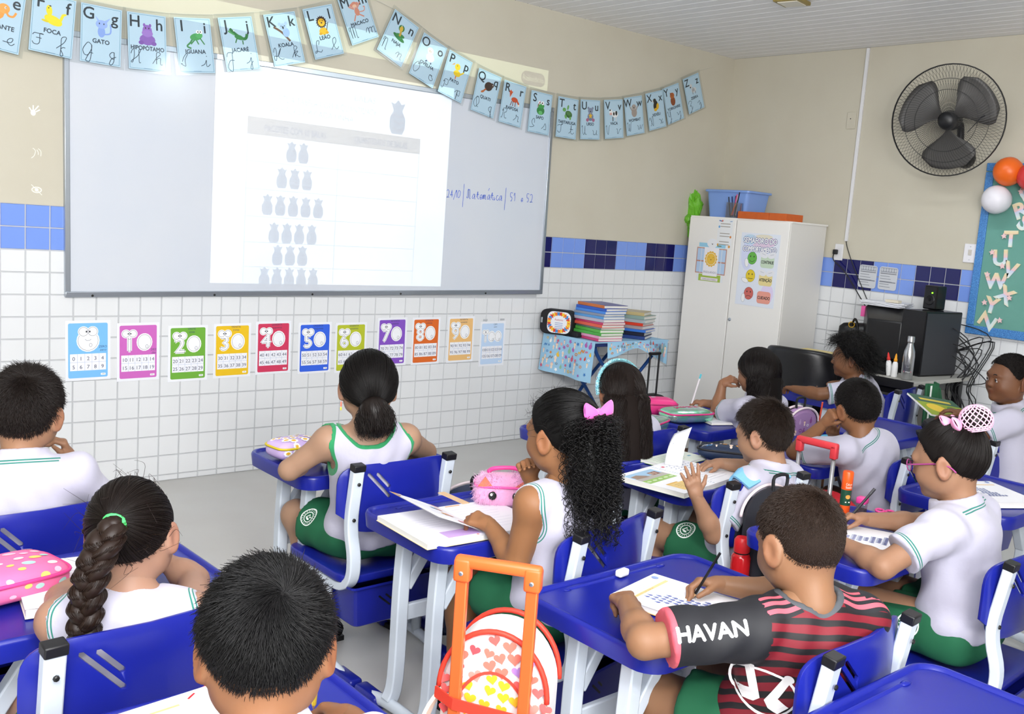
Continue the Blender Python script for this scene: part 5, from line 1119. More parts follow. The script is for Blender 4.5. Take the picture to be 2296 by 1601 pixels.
def bundle(G, wid, n, rg, wave=0, freq=3, npt=18, flat=1, clump=.4, splay=0):
    G = np.array([tuple(p) for p in spline(G, 8)]); out = []
    T = np.gradient(G, axis=0); T /= np.linalg.norm(T, axis=1)[:, None]+1e-9
    a = np.cross(T, np.array([0, 1, .01])); a /= np.linalg.norm(a, axis=1)[:, None]+1e-9; b = np.cross(T, a)
    ii = np.linspace(0, len(G)-1, npt)
    def at(Q): return np.stack([np.interp(ii, np.arange(len(G)), Q[:, k]) for k in range(3)], 1)
    Gi, ai, bi = at(G), at(a), at(b); s = np.linspace(0, 1, npt); w_ = np.interp(s, np.linspace(0, 1, len(wid)), wid)
    for _ in range(n):
        th = rg.uniform(0, 2*pi); rr = math.sqrt(rg.random()); ph = rg.uniform(0, 2*pi); am = rg.uniform(.3, 1)*wave; e = rg.uniform(.85, 1.02)
        ra = rr*np.cos(th)*w_+am*np.sin(2*pi*freq*s+ph)*s; rb = rr*np.sin(th)*w_*flat+am*np.cos(2*pi*freq*s+ph*1.3)*s
        k = max(4, int(npt*e)) if e < 1 else npt
        out.append((Gi+ai*ra[:, None]+bi*rb[:, None])[:k])
    return out
PEOPLE = {}
def kid(key, label, hc, hip, hyaw=0, hpitch=0, htilt=0, tyaw=0, s=1.0, skinc='#b98a68', shirt='polo', hair=None, arms={}, hands={}, feet=None, knees=None, sleeve=.55, shoec='#17171a', loose=.012, body_h=.0075, eyes=True):
    rg = random.Random(key); hc, H = V(hc), V(hip); root = empty('person', (H.x, H.y, 0), 0, label, 'person', 'schoolchildren')
    ty = R(tyaw); Rt = V((cos(ty), sin(ty), 0)); Ft = V((-sin(ty), cos(ty), 0))
    Q = Matrix.Rotation(R(hyaw), 3, 'Z')@Matrix.Rotation(R(-hpitch), 3, 'X')@Matrix.Rotation(R(htilt), 3, 'Y')
    M = Matrix.Translation(hc)@Q.to_4x4()@Matrix.Scale(s, 4)
    hr, hf, hu = Q@V((1, 0, 0)), Q@V((0, 1, 0)), Q@V((0, 0, 1))
    N = hc-.022*s*hf-.135*s*(hu*.55+V((0, 0, .45)))-Ft*.006; up = (N-H).normalized(); fw = (Ft-up*Ft.dot(up)).normalized(); rt = fw.cross(up)
    ax = [tuple(rt), tuple(fw), tuple(up)]
    Lr = lambda t: H.lerp(N, t)
    S = {'R': N+Rt*.122*s-up*.030*s, 'L': N-Rt*.122*s-up*.030*s}
    tor = [(H, (.125, .098, .088)), (Lr(.33), (.115, .088, .12)), (Lr(.66)+fw*.004, (.118, .084, .125)), (Lr(.84)+fw*-.002, (.112, .07, .06))]
    def torso(g, add, sc=(1, 1, 1)):
        for c, r in tor: g.add(ellp(c, [(q*s)+add for q in r], ax), .04)
        for k in 'LR': g.add(cone(N-up*.012, S[k], .040*s+add*.7, .046*s+add*.7), .03)
    E, W, T = {}, {}, {}
    for k in 'LR':
        sg = 1 if k == 'R' else -1
        if k in arms: E[k], W[k], T[k] = [V(q) for q in arms[k]]
        else: E[k] = S[k]+Rt*sg*.045*s+Ft*.06-V((0, 0, .19)); W[k] = E[k]+Ft*.155-Rt*sg*.08+V((0, 0, .035)); T[k] = W[k]+Ft*.1-Rt*sg*.05
    hj, kn, an = {}, {}, {}
    for k in 'LR':
        sg = 1 if k == 'R' else -1; hj[k] = H+Rt*sg*.066*s-V((0, 0, .018)); kn[k] = V(knees[k]) if knees and k in knees else H+V((sg*.10, .305, -.012)); an[k] = V(feet[k]) if feet and k in feet else V((kn[k].x+sg*.0, kn[k].y-.05, .085))
    pts = list(S.values())+list(E.values())+list(W.values())+list(kn.values())+list(an.values())+[H, N, hc]
    lo = A3([min(p[i] for p in pts) for i in range(3)])-.16; hi = A3([max(p[i] for p in pts) for i in range(3)])+.16
    # body
    g = Field(lo, hi, body_h); torso(g, 0)
    for k in 'LR':
        g.add(cone(S[k], E[k], .041*s, .032*s), .03); g.add(cone(E[k], E[k].lerp(W[k], .35), .031*s, .0315*s), .015); g.add(cone(E[k].lerp(W[k], .3), W[k], .032*s, .0205*s), .015)
        g.add(cone(hj[k], kn[k], .072*s, .050*s), .03); g.add(cone(kn[k], kn[k].lerp(an[k], .35), .048*s, .046*s), .02); g.add(cone(kn[k].lerp(an[k], .3), an[k], .047*s, .028*s), .02); g.add(cone(an[k], an[k]+V((0, .08, -.04)), .028, .024), .02)
    g.add(cone(N-up*.03, hc-hu*.05*s-hf*.018*s, .046*s, .043*s), .03)
    BV, BF_ = g.mesh(); parts = [(BV, BF_, np.zeros(len(BV)))]
    # head
    def hp(x, y, z): return M@V((x, y, z))
    hax = [tuple(hr), tuple(hf), tuple(hu)]
    g = Field(A3(hc)-.145*s, A3(hc)+.145*s, .0042)
    el = lambda x, y, z, a, b, c, k=.02, cut=False: (g.cut if cut else g.add)(ellp(hp(x, y, z), (a*s, b*s, c*s), hax), k)
    el(0, -.006, .019, .0725, .092, .088); el(0, .022, -.022, .060, .064, .074, .03); el(0, .045, -.062, .036, .036, .034, .03)
    for q in (-1, 1): el(q*.034, .056, -.03, .026, .026, .026, .02); el(q*.05, .01, -.045, .018, .035, .03, .03)
    el(0, .078, .022, .045, .014, .014, .02)
    for q in (-1, 1): el(q*.029, .095, .002, .017, .012, .011, .012, True)
    g.add(cone(hp(0, .082, .006), hp(0, .096, -.020), .0065*s, .0095*s), .012)
    for q in (-1, 1): el(q*.009, .088, -.023, .007, .008, .006, .006)
    el(0, .084, -.044, .018, .009, .0055, .006); el(0, .082, -.054, .015, .009, .006, .006); el(0, .074, -.078, .015, .012, .012, .015)
    for q in (-1, 1):
        el(q*.029, .0795, .002, .0135, .010, .0095, .004)
        ec = hp(q*.0805, -.012, -.008); er = (hr*q*.85-hf*.45).normalized(); ef = (hf*.85+hr*q*.45).normalized(); ef = ef-er*ef.dot(er); ef.normalize(); eu = er.cross(ef)
        g.add(ellp(ec, (.0075*s, .021*s, .033*s), [tuple(er), tuple(ef), tuple(eu)]), .008); g.add(cone(hp(q*.074, -.004, -.034), hp(q*.079, -.008, -.03), .007*s), .010)
        g.cut(ellp(ec+er*.009*s+ef*.003*s, (.007*s, .010*s, .019*s), [tuple(er), tuple(ef), tuple(eu)]), .006)
    g.add(cone(hp(0, -.016, -.05), N+up*.02, .043*s, .045*s), .025)
    hv, hf_ = g.mesh(); lc = np.array([tuple(V(p)) for p in (hv-np.array(hc))]) @ np.array(Q)/s
    tint = np.exp(-((lc[:, 0]/.017)**2+((lc[:, 2]+.049)/.008)**2+((lc[:, 1]-.085)/.02)**2))*.9+.22*np.exp(-(((np.abs(lc[:, 0])-.036)/.018)**2+((lc[:, 2]+.03)/.018)**2))*(lc[:, 1] > .03)+.3*(np.abs(lc[:, 0]) > .079)
    parts.append((hv, hf_, np.clip(tint, 0, 1)))
    for k in 'LR':
        if hands.get(k, 1) is None: continue
        pose, nrm = hands.get(k, ('relax', (0, 0, -1))); th = {'R': -1, 'L': 1}[k]
        sdv = (T[k]-W[k]).normalized().cross(V(nrm)); th = 1
        # thumb on the inner side: for a right hand palm-down the thumb points left
        th = -1 if k == 'R' else 1
        pr = hand_prims(W[k], T[k], nrm, -th, pose, s)
        lo2 = np.min([p[0][1] for p in pr], 0)-.012; hi2 = np.max([p[0][2] for p in pr], 0)+.012
        g = Field(lo2, hi2, .0029); 
        for p, kk in pr: g.add(p, kk)
        g.add(cone(W[k].lerp(E[k], .12), W[k]+(T[k]-W[k]).normalized()*.012, .0205*s, .017*s), .012)
        hv, hf_ = g.mesh(); parts.append((hv, hf_, np.full(len(hv), .08)))
    off = 0; VV, FF, TT = [], [], []
    for v, f, t in parts: VV.append(v); FF.append(f+off); TT.append(t); off += len(v)
    base = A3((H.x, H.y, 0))
    body = npmesh('body', np.concatenate(VV)-base, np.concatenate(FF), skin(skinc), root, {'tint': np.concatenate(TT)})
    def garment(name, g, m, attrs=None):
        v, f = g.mesh(); v = relax(v, f, 3 if shirt in ('tank', 'vest') and name == 'shirt' else 1, .45); at = {q: fn(v) for q, fn in (attrs or {}).items()}
        return npmesh(name, v-base, f, m, root, at)
    # shirt
    add = loose; g = Field(lo, hi, .0062); torso(g, add); ph = rg.uniform(0, 6)
    g.add(ellp(H+up*.02, (.139*s, .106*s, .085*s), ax), .03); g.add(ellp(Lr(.12)+fw*.006, (.126*s+add, .094*s+add, .10*s), ax), .04)
    cuff = {}; dirs = {}
    if shirt in ('polo', 'jersey'):
        for k in 'LR':
            d = (E[k]-S[k]).normalized(); cuff[k] = S[k].lerp(E[k], sleeve+.18); dirs[k] = d
            g.add(clip(cone(S[k], cuff[k]+d*.05, .050*s+.004, .0535*s+.004), cuff[k], d), .025)
    fold = .0042 if shirt != 'tank' else .003
    g.warp(lambda X, Y, Z: fold*(np.sin(31*X*rt.x+31*Y*rt.y+17*Z+ph+2.2*np.sin(13*Z+9*X+ph))*np.sin(19*Z-11*X+8*Y+ph*2)+.6*np.sin(45*Z+14*np.sin(7*X+ph)+22*Y)))
    g.half(H-up*.012*s, -up)
    nc = cone(N-up*.012+fw*.012, N+up*.09+fw*.03, .050*s, .055*s); colf = None
    if shirt == 'polo':
        ca, cb_ = N-up*.018+fw*.006, N+up*.04+fw*.018
        g.add(clip(clip(cone(ca, cb_+(cb_-ca)*.5, .080*s, .060*s), cb_, (cb_-ca).normalized()), ca-up*.012, -(cb_-ca).normalized()), .006); g.cut(cone(ca, cb_+up*.06, .0505*s, .0465*s), .003)
        cu = (cb_-ca).normalized()
    else: g.cut(nc if shirt != 'tank' else cone(N-up*.03+fw*.0, N+up*.1, .066*s, .09*s), .006)
    holes = {}
    if shirt in ('tank', 'vest'):
        for k in 'LR':
            sg = 1 if k == 'R' else -1
            holes[k] = cone(S[k]+Rt*sg*(.035 if shirt == 'tank' else .046)*s-up*.055, S[k]+Rt*sg*(.046 if shirt == 'tank' else .060)*s+up*.10, .058*s, .046*s); g.cut(holes[k], .004)
    def fx(p, v): return p[0](v[:, 0], v[:, 1], v[:, 2])
    def trim(v):
        t = np.full(len(v), 1.0)
        for k in cuff:
            d = A3(dirs[k]); r = v-A3(cuff[k]); a = -(r@d); rad = np.linalg.norm(r+a[:, None]*d, axis=1); t = np.where((rad < .085) & (a < .05), np.minimum(t, a), t)
        if shirt == 'polo':
            r = v-A3(cb_); a = -(r@A3(cu)); rad = np.linalg.norm(v-A3(N)-np.outer((v-A3(N))@A3(up), A3(up)), axis=1); q = np.abs(a-.052)*0+a
            t = np.where((rad < .10*s) & (a < .05) & (rad > .047*s), np.minimum(t, .046-a), t)
        for k in holes: t = np.minimum(t, fx(holes[k], v))
        if shirt == 'tank': t = np.minimum(t, fx(cone(N-up*.03, N+up*.1, .066*s, .09*s), v))
        return t
    at = {'trim': trim}
    if shirt == 'jersey':
        def slv(v):
            o = np.zeros(len(v))
            for k in 'LR':
                d = A3(dirs[k]); a = (v-A3(S[k]))@d; rad = np.linalg.norm(v-A3(S[k])-np.outer(a, d), axis=1); side = np.abs((v-A3(N))@A3(Rt)); o = np.where((rad < .085) & (a > -.03) & (side > .118*s), 1, o)
            return o
        at['slv'] = slv
        at['col'] = lambda v: fx(nc, v)
        at['shl'] = lambda v: np.where(np.abs((v-A3(N))@A3(Rt)) > .045*s, (A3(N)-v)@A3(fw)+.02+np.clip(((A3(N)-v)@A3(up)-.045), 0, 1)*3, 1)
    sh = garment('shirt', g, SH[shirt], at)
    # shorts
    g = Field(A3(H)-.42, A3(H)+.42, .009)
    g.add(ellp(H, (.134*s, .107*s, .094*s), ax), .03)
    for k in 'LR':
        d = (kn[k]-hj[k]).normalized(); c = hj[k].lerp(kn[k], .66); g.add(clip(cone(hj[k], kn[k], .090*s, .080*s), c, d), .03)
    g.warp(lambda X, Y, Z: .004*np.sin(40*X+13*Y+ph+2*np.sin(20*Y+15*Z))*np.sin(33*Y-17*Z+ph)); g.half(H+up*.06, up); g.half(V((0, 0, .3585)), V((0, 0, -1)))
    so_ = garment('shorts', g, SHORTS)
    for k in 'LR':
        a = an[k]-V((H.x, H.y, 0)); m_ = MB(); f_ = V((0, 1, 0))
        pr = [(-.045, .030, .07), (-.02, .034, .075), (.03, .034, .062), (.075, .036, .048), (.11, .03, .036), (.128, .012, .028)]
        vs = []; nn = 10
        for y, w_, h_ in pr:
            for q in range(nn): t_ = 2*pi*q/nn; vs.append((a.x+w_*cos(t_), a.y+y, .012+max(0, (h_-.012)/2*(1+sin(t_)))))
        m_.add(vs, [(i*nn+q, i*nn+(q+1) % nn, (i+1)*nn+(q+1) % nn, (i+1)*nn+q) for i in range(len(pr)-1) for q in range(nn)]+[tuple(range(nn)), tuple(range((len(pr)-1)*nn, len(pr)*nn))[::-1]])
        sho = m_.build('shoe', mat('shoe_'+shoec.strip('#'), shoec, .5), root, smooth=True)
        MB().prism([(a.x+x, a.y+y) for x, y in ((-.03, -.05), (.03, -.05), (.038, .03), (.034, .1), (.015, .135), (-.015, .135), (-.034, .1), (-.038, .03))], .001, .018).build('sole', mat('sole', '#101012' if shoec != '#222226' else '#e8e8ea', .6), sho)
    if eyes:
        bl = Matrix.Translation(V((-H.x, -H.y, 0)))
        for q in (-1, 1):
            me_ = MB(); me_.ell((0, 0, 0), (.0112, .0112, .0112), 14, 12, M=Matrix.Rotation(R(-90), 4, 'X'))
            o = me_.build('eye', colmat('eyeball', .15), root, smooth=True, M=bl@M@Matrix.Translation((q*.029, .0785, .0012)))
            a = o.data.attributes.new('Col', 'FLOAT_COLOR', 'CORNER'); cs = []
            for f in o.data.polygons:
                ang = f.center.normalized().angle(V((0, 1, 0))); c = (.004, .003, .003, 1) if ang < .3 else ((.02, .01, .006, 1) if ang < .62 else (.5, .48, .47, 1)); cs += list(c)*len(f.vertices)
            a.data.foreach_set('color', cs); o.parent = root; o.matrix_parent_inverse = Matrix()
            MB().tube(spline([hp(q*.014, .092, .021)-V(base), hp(q*.028, .091, .0265)-V(base), hp(q*.044, .079, .020)-V(base)], 4), .0024, 6).build('eyebrow', hairmat('#15100d'), root, smooth=True)
    Mh = Matrix.Translation(V((-H.x, -H.y, 0)))@M
    if hair: hair(Mh, root, rg)
    PEOPLE[key] = dict(root=root, base=V((H.x, H.y, 0)), M=M, N=N, S=S, E=E, W=W, T=T, up=up, fw=fw, rt=rt, shirt=sh, shorts=so_, body=body, Mh=Mh, H=H, cuff=cuff)
    return root
from mathutils.bvhtree import BVHTree
def decal(P, garment, base, c, nrm, upv, name, parent, off=.0014):
    me = garment.data; bv = BVHTree.FromPolygons([v.co+base for v in me.vertices], [tuple(p.vertices) for p in me.polygons])
    n = V(nrm).normalized(); u = V(upv); u = (u-n*u.dot(n)).normalized(); r = u.cross(n)
    # refine so the print follows the cloth
    bm = bmesh.new(); vs = [bm.verts.new(v) for v in P.v]; cl = bm.faces.layers.int.new('i')
    for i, f in enumerate(P.f):
        try: q = bm.faces.new([vs[j] for j in f]); q[cl] = i
        except ValueError: pass
    bmesh.ops.triangulate(bm, faces=bm.faces[:])
    for _ in range(3):
        e = [e for e in bm.edges if e.calc_length() > .012]
        if e: bmesh.ops.subdivide_edges(bm, edges=e, cuts=1); bmesh.ops.triangulate(bm, faces=[f for f in bm.faces if len(f.verts) > 3])
    bm.verts.index_update(); out = []
    for v in bm.verts:
        o = V(c)+r*v.co.x+u*v.co.y+n*.12; h = bv.ray_cast(o, -n, .3); q = h[0] if h[0] is not None else V(c)+r*v.co.x+u*v.co.y
        out.append(q+n*(off+v.co.z*.6)-base)
    P2_ = P2(); P2_.v = out; P2_.f = [tuple(v.index for v in f.verts) for f in bm.faces]; P2_.c = [P.c[f[cl]] for f in bm.faces]; bm.free()
    return P2_.build(name, parent, None, lambda *a: a)
# ------------------------------------------------------------------ hair styles
BLK, BRN, DBR = '#0d0a09', '#21150f', '#150e0b'
def put(name, m, parent, v, f, smooth=True): return mesh(name, v, f, m, parent, smooth)
def st_short(c=BLK, **k): return lambda M, root, rg: h_short(M, hairmat(c), root, rg, **k)
def fade(d): return .35+.65*max(0, min(1, (d[2]+.15)/.55))
def dome(d): return 1+.9*max(0, d[2])
def tie_ring(M, root, p, r, n, c, w=.004, name='hair_tie', flat=1):
    n = V(n).normalized(); a = n.orthogonal().normalized(); b = n.cross(a)
    return MB().tube([M@(V(p)+a*r*cos(2*pi*k/16)+b*r*sin(2*pi*k/16)) for k in range(17)], w, 8, False).build(name, mat('tie_'+c.strip('#'), c, .6), root, smooth=True)
def hair_D(M, root, rg):
    m = hairmat(BLK); c = h_slick(M, m, root, rg, (.05, -.86, -.52), 2600, .014, puff=.012)
    G = [(.004, -.094, -.030), (.006, -.112, -.048), (.012, -.120, -.085), (.018, -.115, -.135)]
    m2 = hairmat(DBR); core = MB().tube([M@V(q) for q in spline(G, 5)], [.018, .024, .032, .040, .044, .048, .050, .050, .048, .046, .044, .040, .034, .028, .02, .01][:len(spline(G, 5))], 12).build('ponytail', m2, c, smooth=True)
    st = bundle(G, [.013, .040, .058, .062, .050], 1000, rg, .012, 2.5, 18); strands('ponytail_strands', [tow(M, q) for q in st], .0006, m2, c)
    tie_ring(M, root, (.003, -.098, -.032), .0165, (.05, -.8, -.5), '#6b2f3a', .0035); tie_ring(M, root, (.003, -.1035, -.037), .0165, (.05, -.8, -.5), '#d8b8bc', .003)
    for q in (-1,):
        e = MB().ell((q*.081, -.012, -.052), (.003, .003, .009), 8, 6, M=M).build('earring', mat('coral', '#f0806c', .4), root); MB().ell((q*.081, -.012, -.066), (.003, .003, .006), 8, 6, M=M).build('bead', mat('bead_yellow', '#e8d84a', .4), e)
def hair_B(M, root, rg):
    m = hairmat(BRN); c = h_slick(M, hairmat(DBR), root, rg, (-.12, -.93, .20), 2600, .010, puff=.010)
    G = [(-.004, -.10, .035), (-.016, -.125, .0), (-.035, -.135, -.05), (-.050, -.125, -.10), (-.058, -.115, -.15), (-.068, -.10, -.19)]
    Gs = np.array([tuple(q) for q in spline(G, 8)]); L = len(Gs); sts = []; s = np.linspace(0, 1, L)
    for k in range(3):
        ph = 2*pi*k/3; A = .0185*(1-.3*s)*np.minimum(1, s*6); ctr = Gs.copy(); ctr[:, 0] += A*np.sin(2*pi*2.6*s+ph); ctr[:, 1] += -.006+.011*np.sin(2*pi*5.2*s+2*ph)
        w = .0205*(1-.22*s)
        MB().tube([M@V(q) for q in ctr], list(w*.9), 10).build('braid_lock', m, c, smooth=True)
        for _ in range(130):
            th = rg.uniform(0, 2*pi); rr = rg.uniform(.75, 1.12); q = ctr.copy(); tw = 2.5*s; q[:, 0] += rr*w*np.cos(th+tw); q[:, 1] += rr*w*np.sin(th+tw); q[:, 2] += .004*np.sin(9*s+th); sts.append(tow(M, q[::2]))
    strands('braid_strands', sts, .0006, m, c)
    fl = [[SKC+d*(SKR+.012), SKC+d*(SKR+.02)+np.array([rg.gauss(0, .012) for _ in range(3)]), SKC+d*(SKR+.03)+np.array([rg.gauss(0, .022) for _ in range(3)])] for d in cap_dirs(45, rg)]
    strands('stray_hairs', [tow(M, q) for q in fl], .0004, m, c)
    for k in range(3): tie_ring(M, root, (-.004, -.106-.002*k, .033-.004*k), .0185, (-.15, -.8, -.6), '#4fe070', .0055)
def bow(M, root, o, L, h, m, rot=(0, 0, 0)):
    o = V(o); Q = Matrix.Rotation(R(rot[2]), 3, 'Z')@Matrix.Rotation(R(rot[1]), 3, 'Y')@Matrix.Rotation(R(rot[0]), 3, 'X'); b = MB()
    for sg in (-1, 1):
        def lp(u, v): 
            t = 2*pi*v; hh = h*(.22+.78*min(1, u*1.35)**.8)*(1 if u < .85 else 1-.35*((u-.85)/.15)**2); th = .012*sin(pi*min(1, u*1.05))**.7+.002
            return M@(o+Q@V((sg*(.004+L*u), th*sin(t)-.004*sg*0, hh*cos(t)*.9+.010*u*u)))
        b.grid(lp, 9, 14)
        b.grid(lambda u, v: M@(o+Q@V((sg*(.004+.020*u+.012*(v-.5)), -.004-.004*u, -.008-.030*u+.006*(v-.5)*sg))), 4, 2)
    b.build('hair_bow', m, root, smooth=True, solid=.0018); MB().ell((0, 0, 0), (.009, .010, .012), 10, 8, M=M@Matrix.Translation(o)).build('bow_knot', m, root, smooth=True)
def hair_E(M, root, rg):
    m = hairmat('#070606'); c = h_slick(M, m, root, rg, (.25, -.86, .45), 2400, .012, puff=.012)
    tie = np.array([.022, -.098, .052]); sts = []
    MB().ell((.002, -.10, -.075), (.066, .046, .125), 14, 12, M=M).build('curl_mass', m, c, smooth=True)
    for k in range(1050):
        a = rg.uniform(0, 2*pi); rr = math.sqrt(rg.random()); zz = rg.uniform(.02, 1)
        end = np.array([.002+.098*rr*cos(a)*(1-.15*zz), -.097+.066*rr*sin(a), .03-.315*zz**.9]); mid = (tie+end)/2+np.array([.055*rr*cos(a), -.02+.04*rr*sin(a), .035])
        n = 40; s = np.linspace(0, 1, n)[:, None]; G = (1-s)**2*tie+2*s*(1-s)*mid+s*s*end
        fr = rg.uniform(9, 14)*(.4+.8*zz); p0 = rg.uniform(0, 6.28); rad = rg.uniform(.005, .0085)*np.minimum(1, s*5)[:, 0]; t = 2*pi*fr*s[:, 0]+p0
        G = G+np.stack([rad*np.cos(t), rad*np.sin(t), rad*.4*np.sin(t*1.0+1)], 1); sts.append(tow(M, G))
    strands('curls', sts, .00085, m, c, .8)
    fz = []
    for d in cap_dirs(260, rg):
        p = SKC+d*(SKR+.012); fz.append([p, p+d*.006+np.array([rg.gauss(0, .005) for _ in range(3)]), p+d*.010+np.array([rg.gauss(0, .009) for _ in range(3)])])
    strands('frizz', [tow(M, q) for q in fz], .00035, m, c)
    bow(M, root, (.022, -.112, .062), .052, .024, mat('pink_bow_cloth', '#ee62c0', .7, sheen=.3))
def hair_long(M, root, rg, c=DBR, length=.28, band=False, fall=-.04, n=900, hl=HL, front=.0, wide=1.0):
    m = hairmat(c); cp = hair_cap(M, m, root, .016, hl); out = []
    for d in cap_dirs(n, rg, hl):
        sg = 1 if d[0] >= 0 else -1; t = np.array([sg*(abs(d[0])*.8+.35), min(d[1], .25)*.4-.62+front, -.30]); t /= np.linalg.norm(t); pts = []
        lift = rg.uniform(.004, .018); ph = rg.uniform(0, 6.28); am = rg.uniform(.004, .013)*wide
        for s in np.linspace(0, 1, 7): q = slerp(d, t, s); pts.append(SKC+q*(SKR+.012+lift*s))
        p = pts[-1].copy(); Lh = length*rg.uniform(.5, 1.08)
        for j in range(1, 13):
            s = j/12; pts.append(p+np.array([(-.30+1.2*(wide-1))*p[0]*s+am*math.sin(9*s+ph), fall*s+am*math.cos(8*s+ph)-.012*s, -Lh*s]))
        out.append(pts)
    strands('hair_strands', [tow(M, q) for q in out], .0007, m, cp)
    L = []; nn = 16   # solid curtain behind the strands
    for s, w, dpt, y, z in ((0, .070, .05, -.05, .0), (.2, .078, .045, -.07, -.05), (.5, .074, .036, -.085, -.13), (.8, .062, .028, -.09-.0, -.05-length*.72), (1, .03, .012, -.095, -.05-length*.92)):
        L += [M@V((w*wide*cos(2*pi*k/nn), y+fall*s+dpt*sin(2*pi*k/nn), z)) for k in range(nn)]
    put('hair_length', cp.data.materials[0], cp, L, [(i*nn+k, i*nn+(k+1) % nn, (i+1)*nn+(k+1) % nn, (i+1)*nn+k) for i in range(4) for k in range(nn)])
    return cp
def hair_F(M, root, rg):
    hair_long(M, root, rg, '#1a110d', .34, n=2600, wide=1.25)
    hb = MB(); g = []
    def f(a): return SKC+np.array([cos(a), .10, sin(a)])*(SKR+.024)
    MB().tube([M@V(f(a)) for a in np.linspace(-.25, pi+.25, 30)], .009, 8, flat=(.6, 1.2)).build('headband', mat('teal_band', '#7fb8c4', .5), root, smooth=True)
    sq = MB()
    for k in range(620):
        a = rg.uniform(-.25, pi+.25); b = rg.uniform(-1, 1); p = SKC+np.array([cos(a), .10+b*.13, sin(a)])*(SKR+.030-.004*abs(b)); x, y, z = p; sq.box((x, y, z), (.0048, .0048, .0048), M)
    o = sq.build('sequins', None, root); o['kind'] = 'stuff'
    ms = [mat('sequin_'+c, '#'+c, .15, metal=.6) for c in ('9fe0ea', 'd8f0f4', '6fb8cc', 'f0d8e4')]
    for q in ms: o.data.materials.append(q)
    o.data.polygons.foreach_set('material_index', [rg.randrange(4) if i % 6 == 0 else 0 for i in range(len(o.data.polygons))])
def hair_H(M, root, rg): hair_long(M, root, rg, '#120c0a', .30, n=2200, fall=.03, front=.42, wide=1.1)
def hair_I(M, root, rg):
    m = hairmat('#0a0808'); cp = hair_cap(M, m, root, .034, HL, lambda d: .65+.5*max(0, d[2])+.35*max(0, -d[1])); out = []
    for d in cap_dirs(2600, rg):
        p = SKC+d*(SKR+.028); t = np.array([rg.gauss(0, .3), rg.gauss(0, .3)+(.5 if d[1] > .3 else -.2), rg.gauss(0, .3)-.5]); l = rg.uniform(.025, .05); a = rg.uniform(0, 6.28)
        out.append([p, p+l*.4*(d*.9+.3*t), p+l*.8*(d*.7+.7*t)+.004*np.array([cos(a), sin(a), 0]), p+l*(d*.5+1.1*t)])
    strands('hair_strands', [tow(M, q) for q in out], .0007, m, cp)
def hair_L(M, root, rg):
    m = hairmat('#15100e'); c = h_slick(M, m, root, rg, (.0, -.62, .78), 2600, .010, puff=.010); bc = V((0, -.088, .108))
    b = MB().ell(bc, (.044, .040, .038), 18, 12, M=M).build('hair_bun', m, c, smooth=True); net = MB()
    for k in range(16):
        for sg in (-1, 1): net.tube([M@(bc+V((.0475*sin(th)*cos(2*pi*k/16+sg*th*.9), .0435*sin(th)*sin(2*pi*k/16+sg*th*.9), .0415*cos(th)))) for th in np.linspace(.12, 2.3, 14)], .0013, 4, False)
    for th in (2.0, 2.15, 2.3): net.tube([M@(bc+V((.048*sin(th)*cos(a), .044*sin(th)*sin(a), .042*cos(th)))) for a in np.linspace(0, 2*pi, 25)], .002, 5, False)
    net.build('crochet_net', mat('pink_yarn', '#f0bcd8', .8), root)
    o = V((-.012, -.040, .100)); pk = mat('pink_satin', '#f7a6cf', .4); bow(M, root, o, .050, .022, pk, (-20, 0, 20)); bow(M, root, o+V((0, .008, -.003)), .040, .018, pk, (-40, 25, -25))
    for k in range(5): MB().ell(o+V((-.01+.005*k, .014, .004*(k % 2))), (.003, .003, .003), 8, 6, M=M).build('pearl', mat('pearl', '#f6eef2', .2), root, smooth=True)
    gl = MB(); gm = mat('magenta_frame', '#a0407e', .35)   # spectacles
    for q in (-1, 1):
        gl.tube([M@V((q*.031+.021*cos(a), .100-.25*(.021*cos(a)*q)**1*.4, .002+.016*sin(a))) for a in np.linspace(0, 2*pi, 21)], .0016, 6, False)
        gl.tube([M@V(p) for p in spline([(q*.052, .096, .006), (q*.066, .06, .006), (q*.078, .0, .004), (q*.080, -.028, -.006), (q*.078, -.042, -.022)], 4)], [.0024]*17, 6)
    gl.tube([M@V((-.011, .104, .005)), M@V((0, .107, .008)), M@V((.011, .104, .005))], .0016, 6)
    g_ = gl.build('spectacles', gm, root, smooth=True)
    for q in (-1, 1): MB().add([M@V((q*.031+.020*cos(a), .100-.1*(.02*cos(a)*q), .002+.015*sin(a))) for a in np.linspace(0, 2*pi, 20, endpoint=False)], [tuple(range(20))]).build('lens', CLEAR, g_)
Z_ = .445
kid('A', 'short-haired boy in white polo at the left edge, teal pen at his ear', (-5.53, -2.33, .915), (-5.55, -2.38, Z_), -32, 6, 4, -14, .98, '#b8896a', 'polo', st_short('#1a1310', n=10500, L=.012, thick=.006, bias=dome, lift=.45, r=.00043), {'R': ((-5.30, -2.30, .60), (-5.385, -2.18, .745), (-5.42, -2.175, .86)), 'L': ((-5.74, -2.26, .65), (-5.68, -2.10, .66), (-5.58, -2.06, .66))}, {'R': ('loose', (-1, .2, 0)), 'L': ('relax', (0, 0, -1))})
kid('B', 'girl with a long brown braid and bright green hair tie, white sleeveless shirt', (-5.52, -3.07, .81), (-5.545, -3.16, Z_-.02), -33, 14, -6, -28, .98, '#c0937a', 'vest', hair_B, {'R': ((-5.345, -2.955, .645), (-5.375, -2.86, .665), (-5.385, -2.83, .755)), 'L': ((-5.60, -2.90, .635), (-5.50, -2.86, .65), (-5.40, -2.90, .655))}, {'R': ('fist', (-1, .3, 0)), 'L': ('relax', (0, 0, -1))}, body_h=.008)
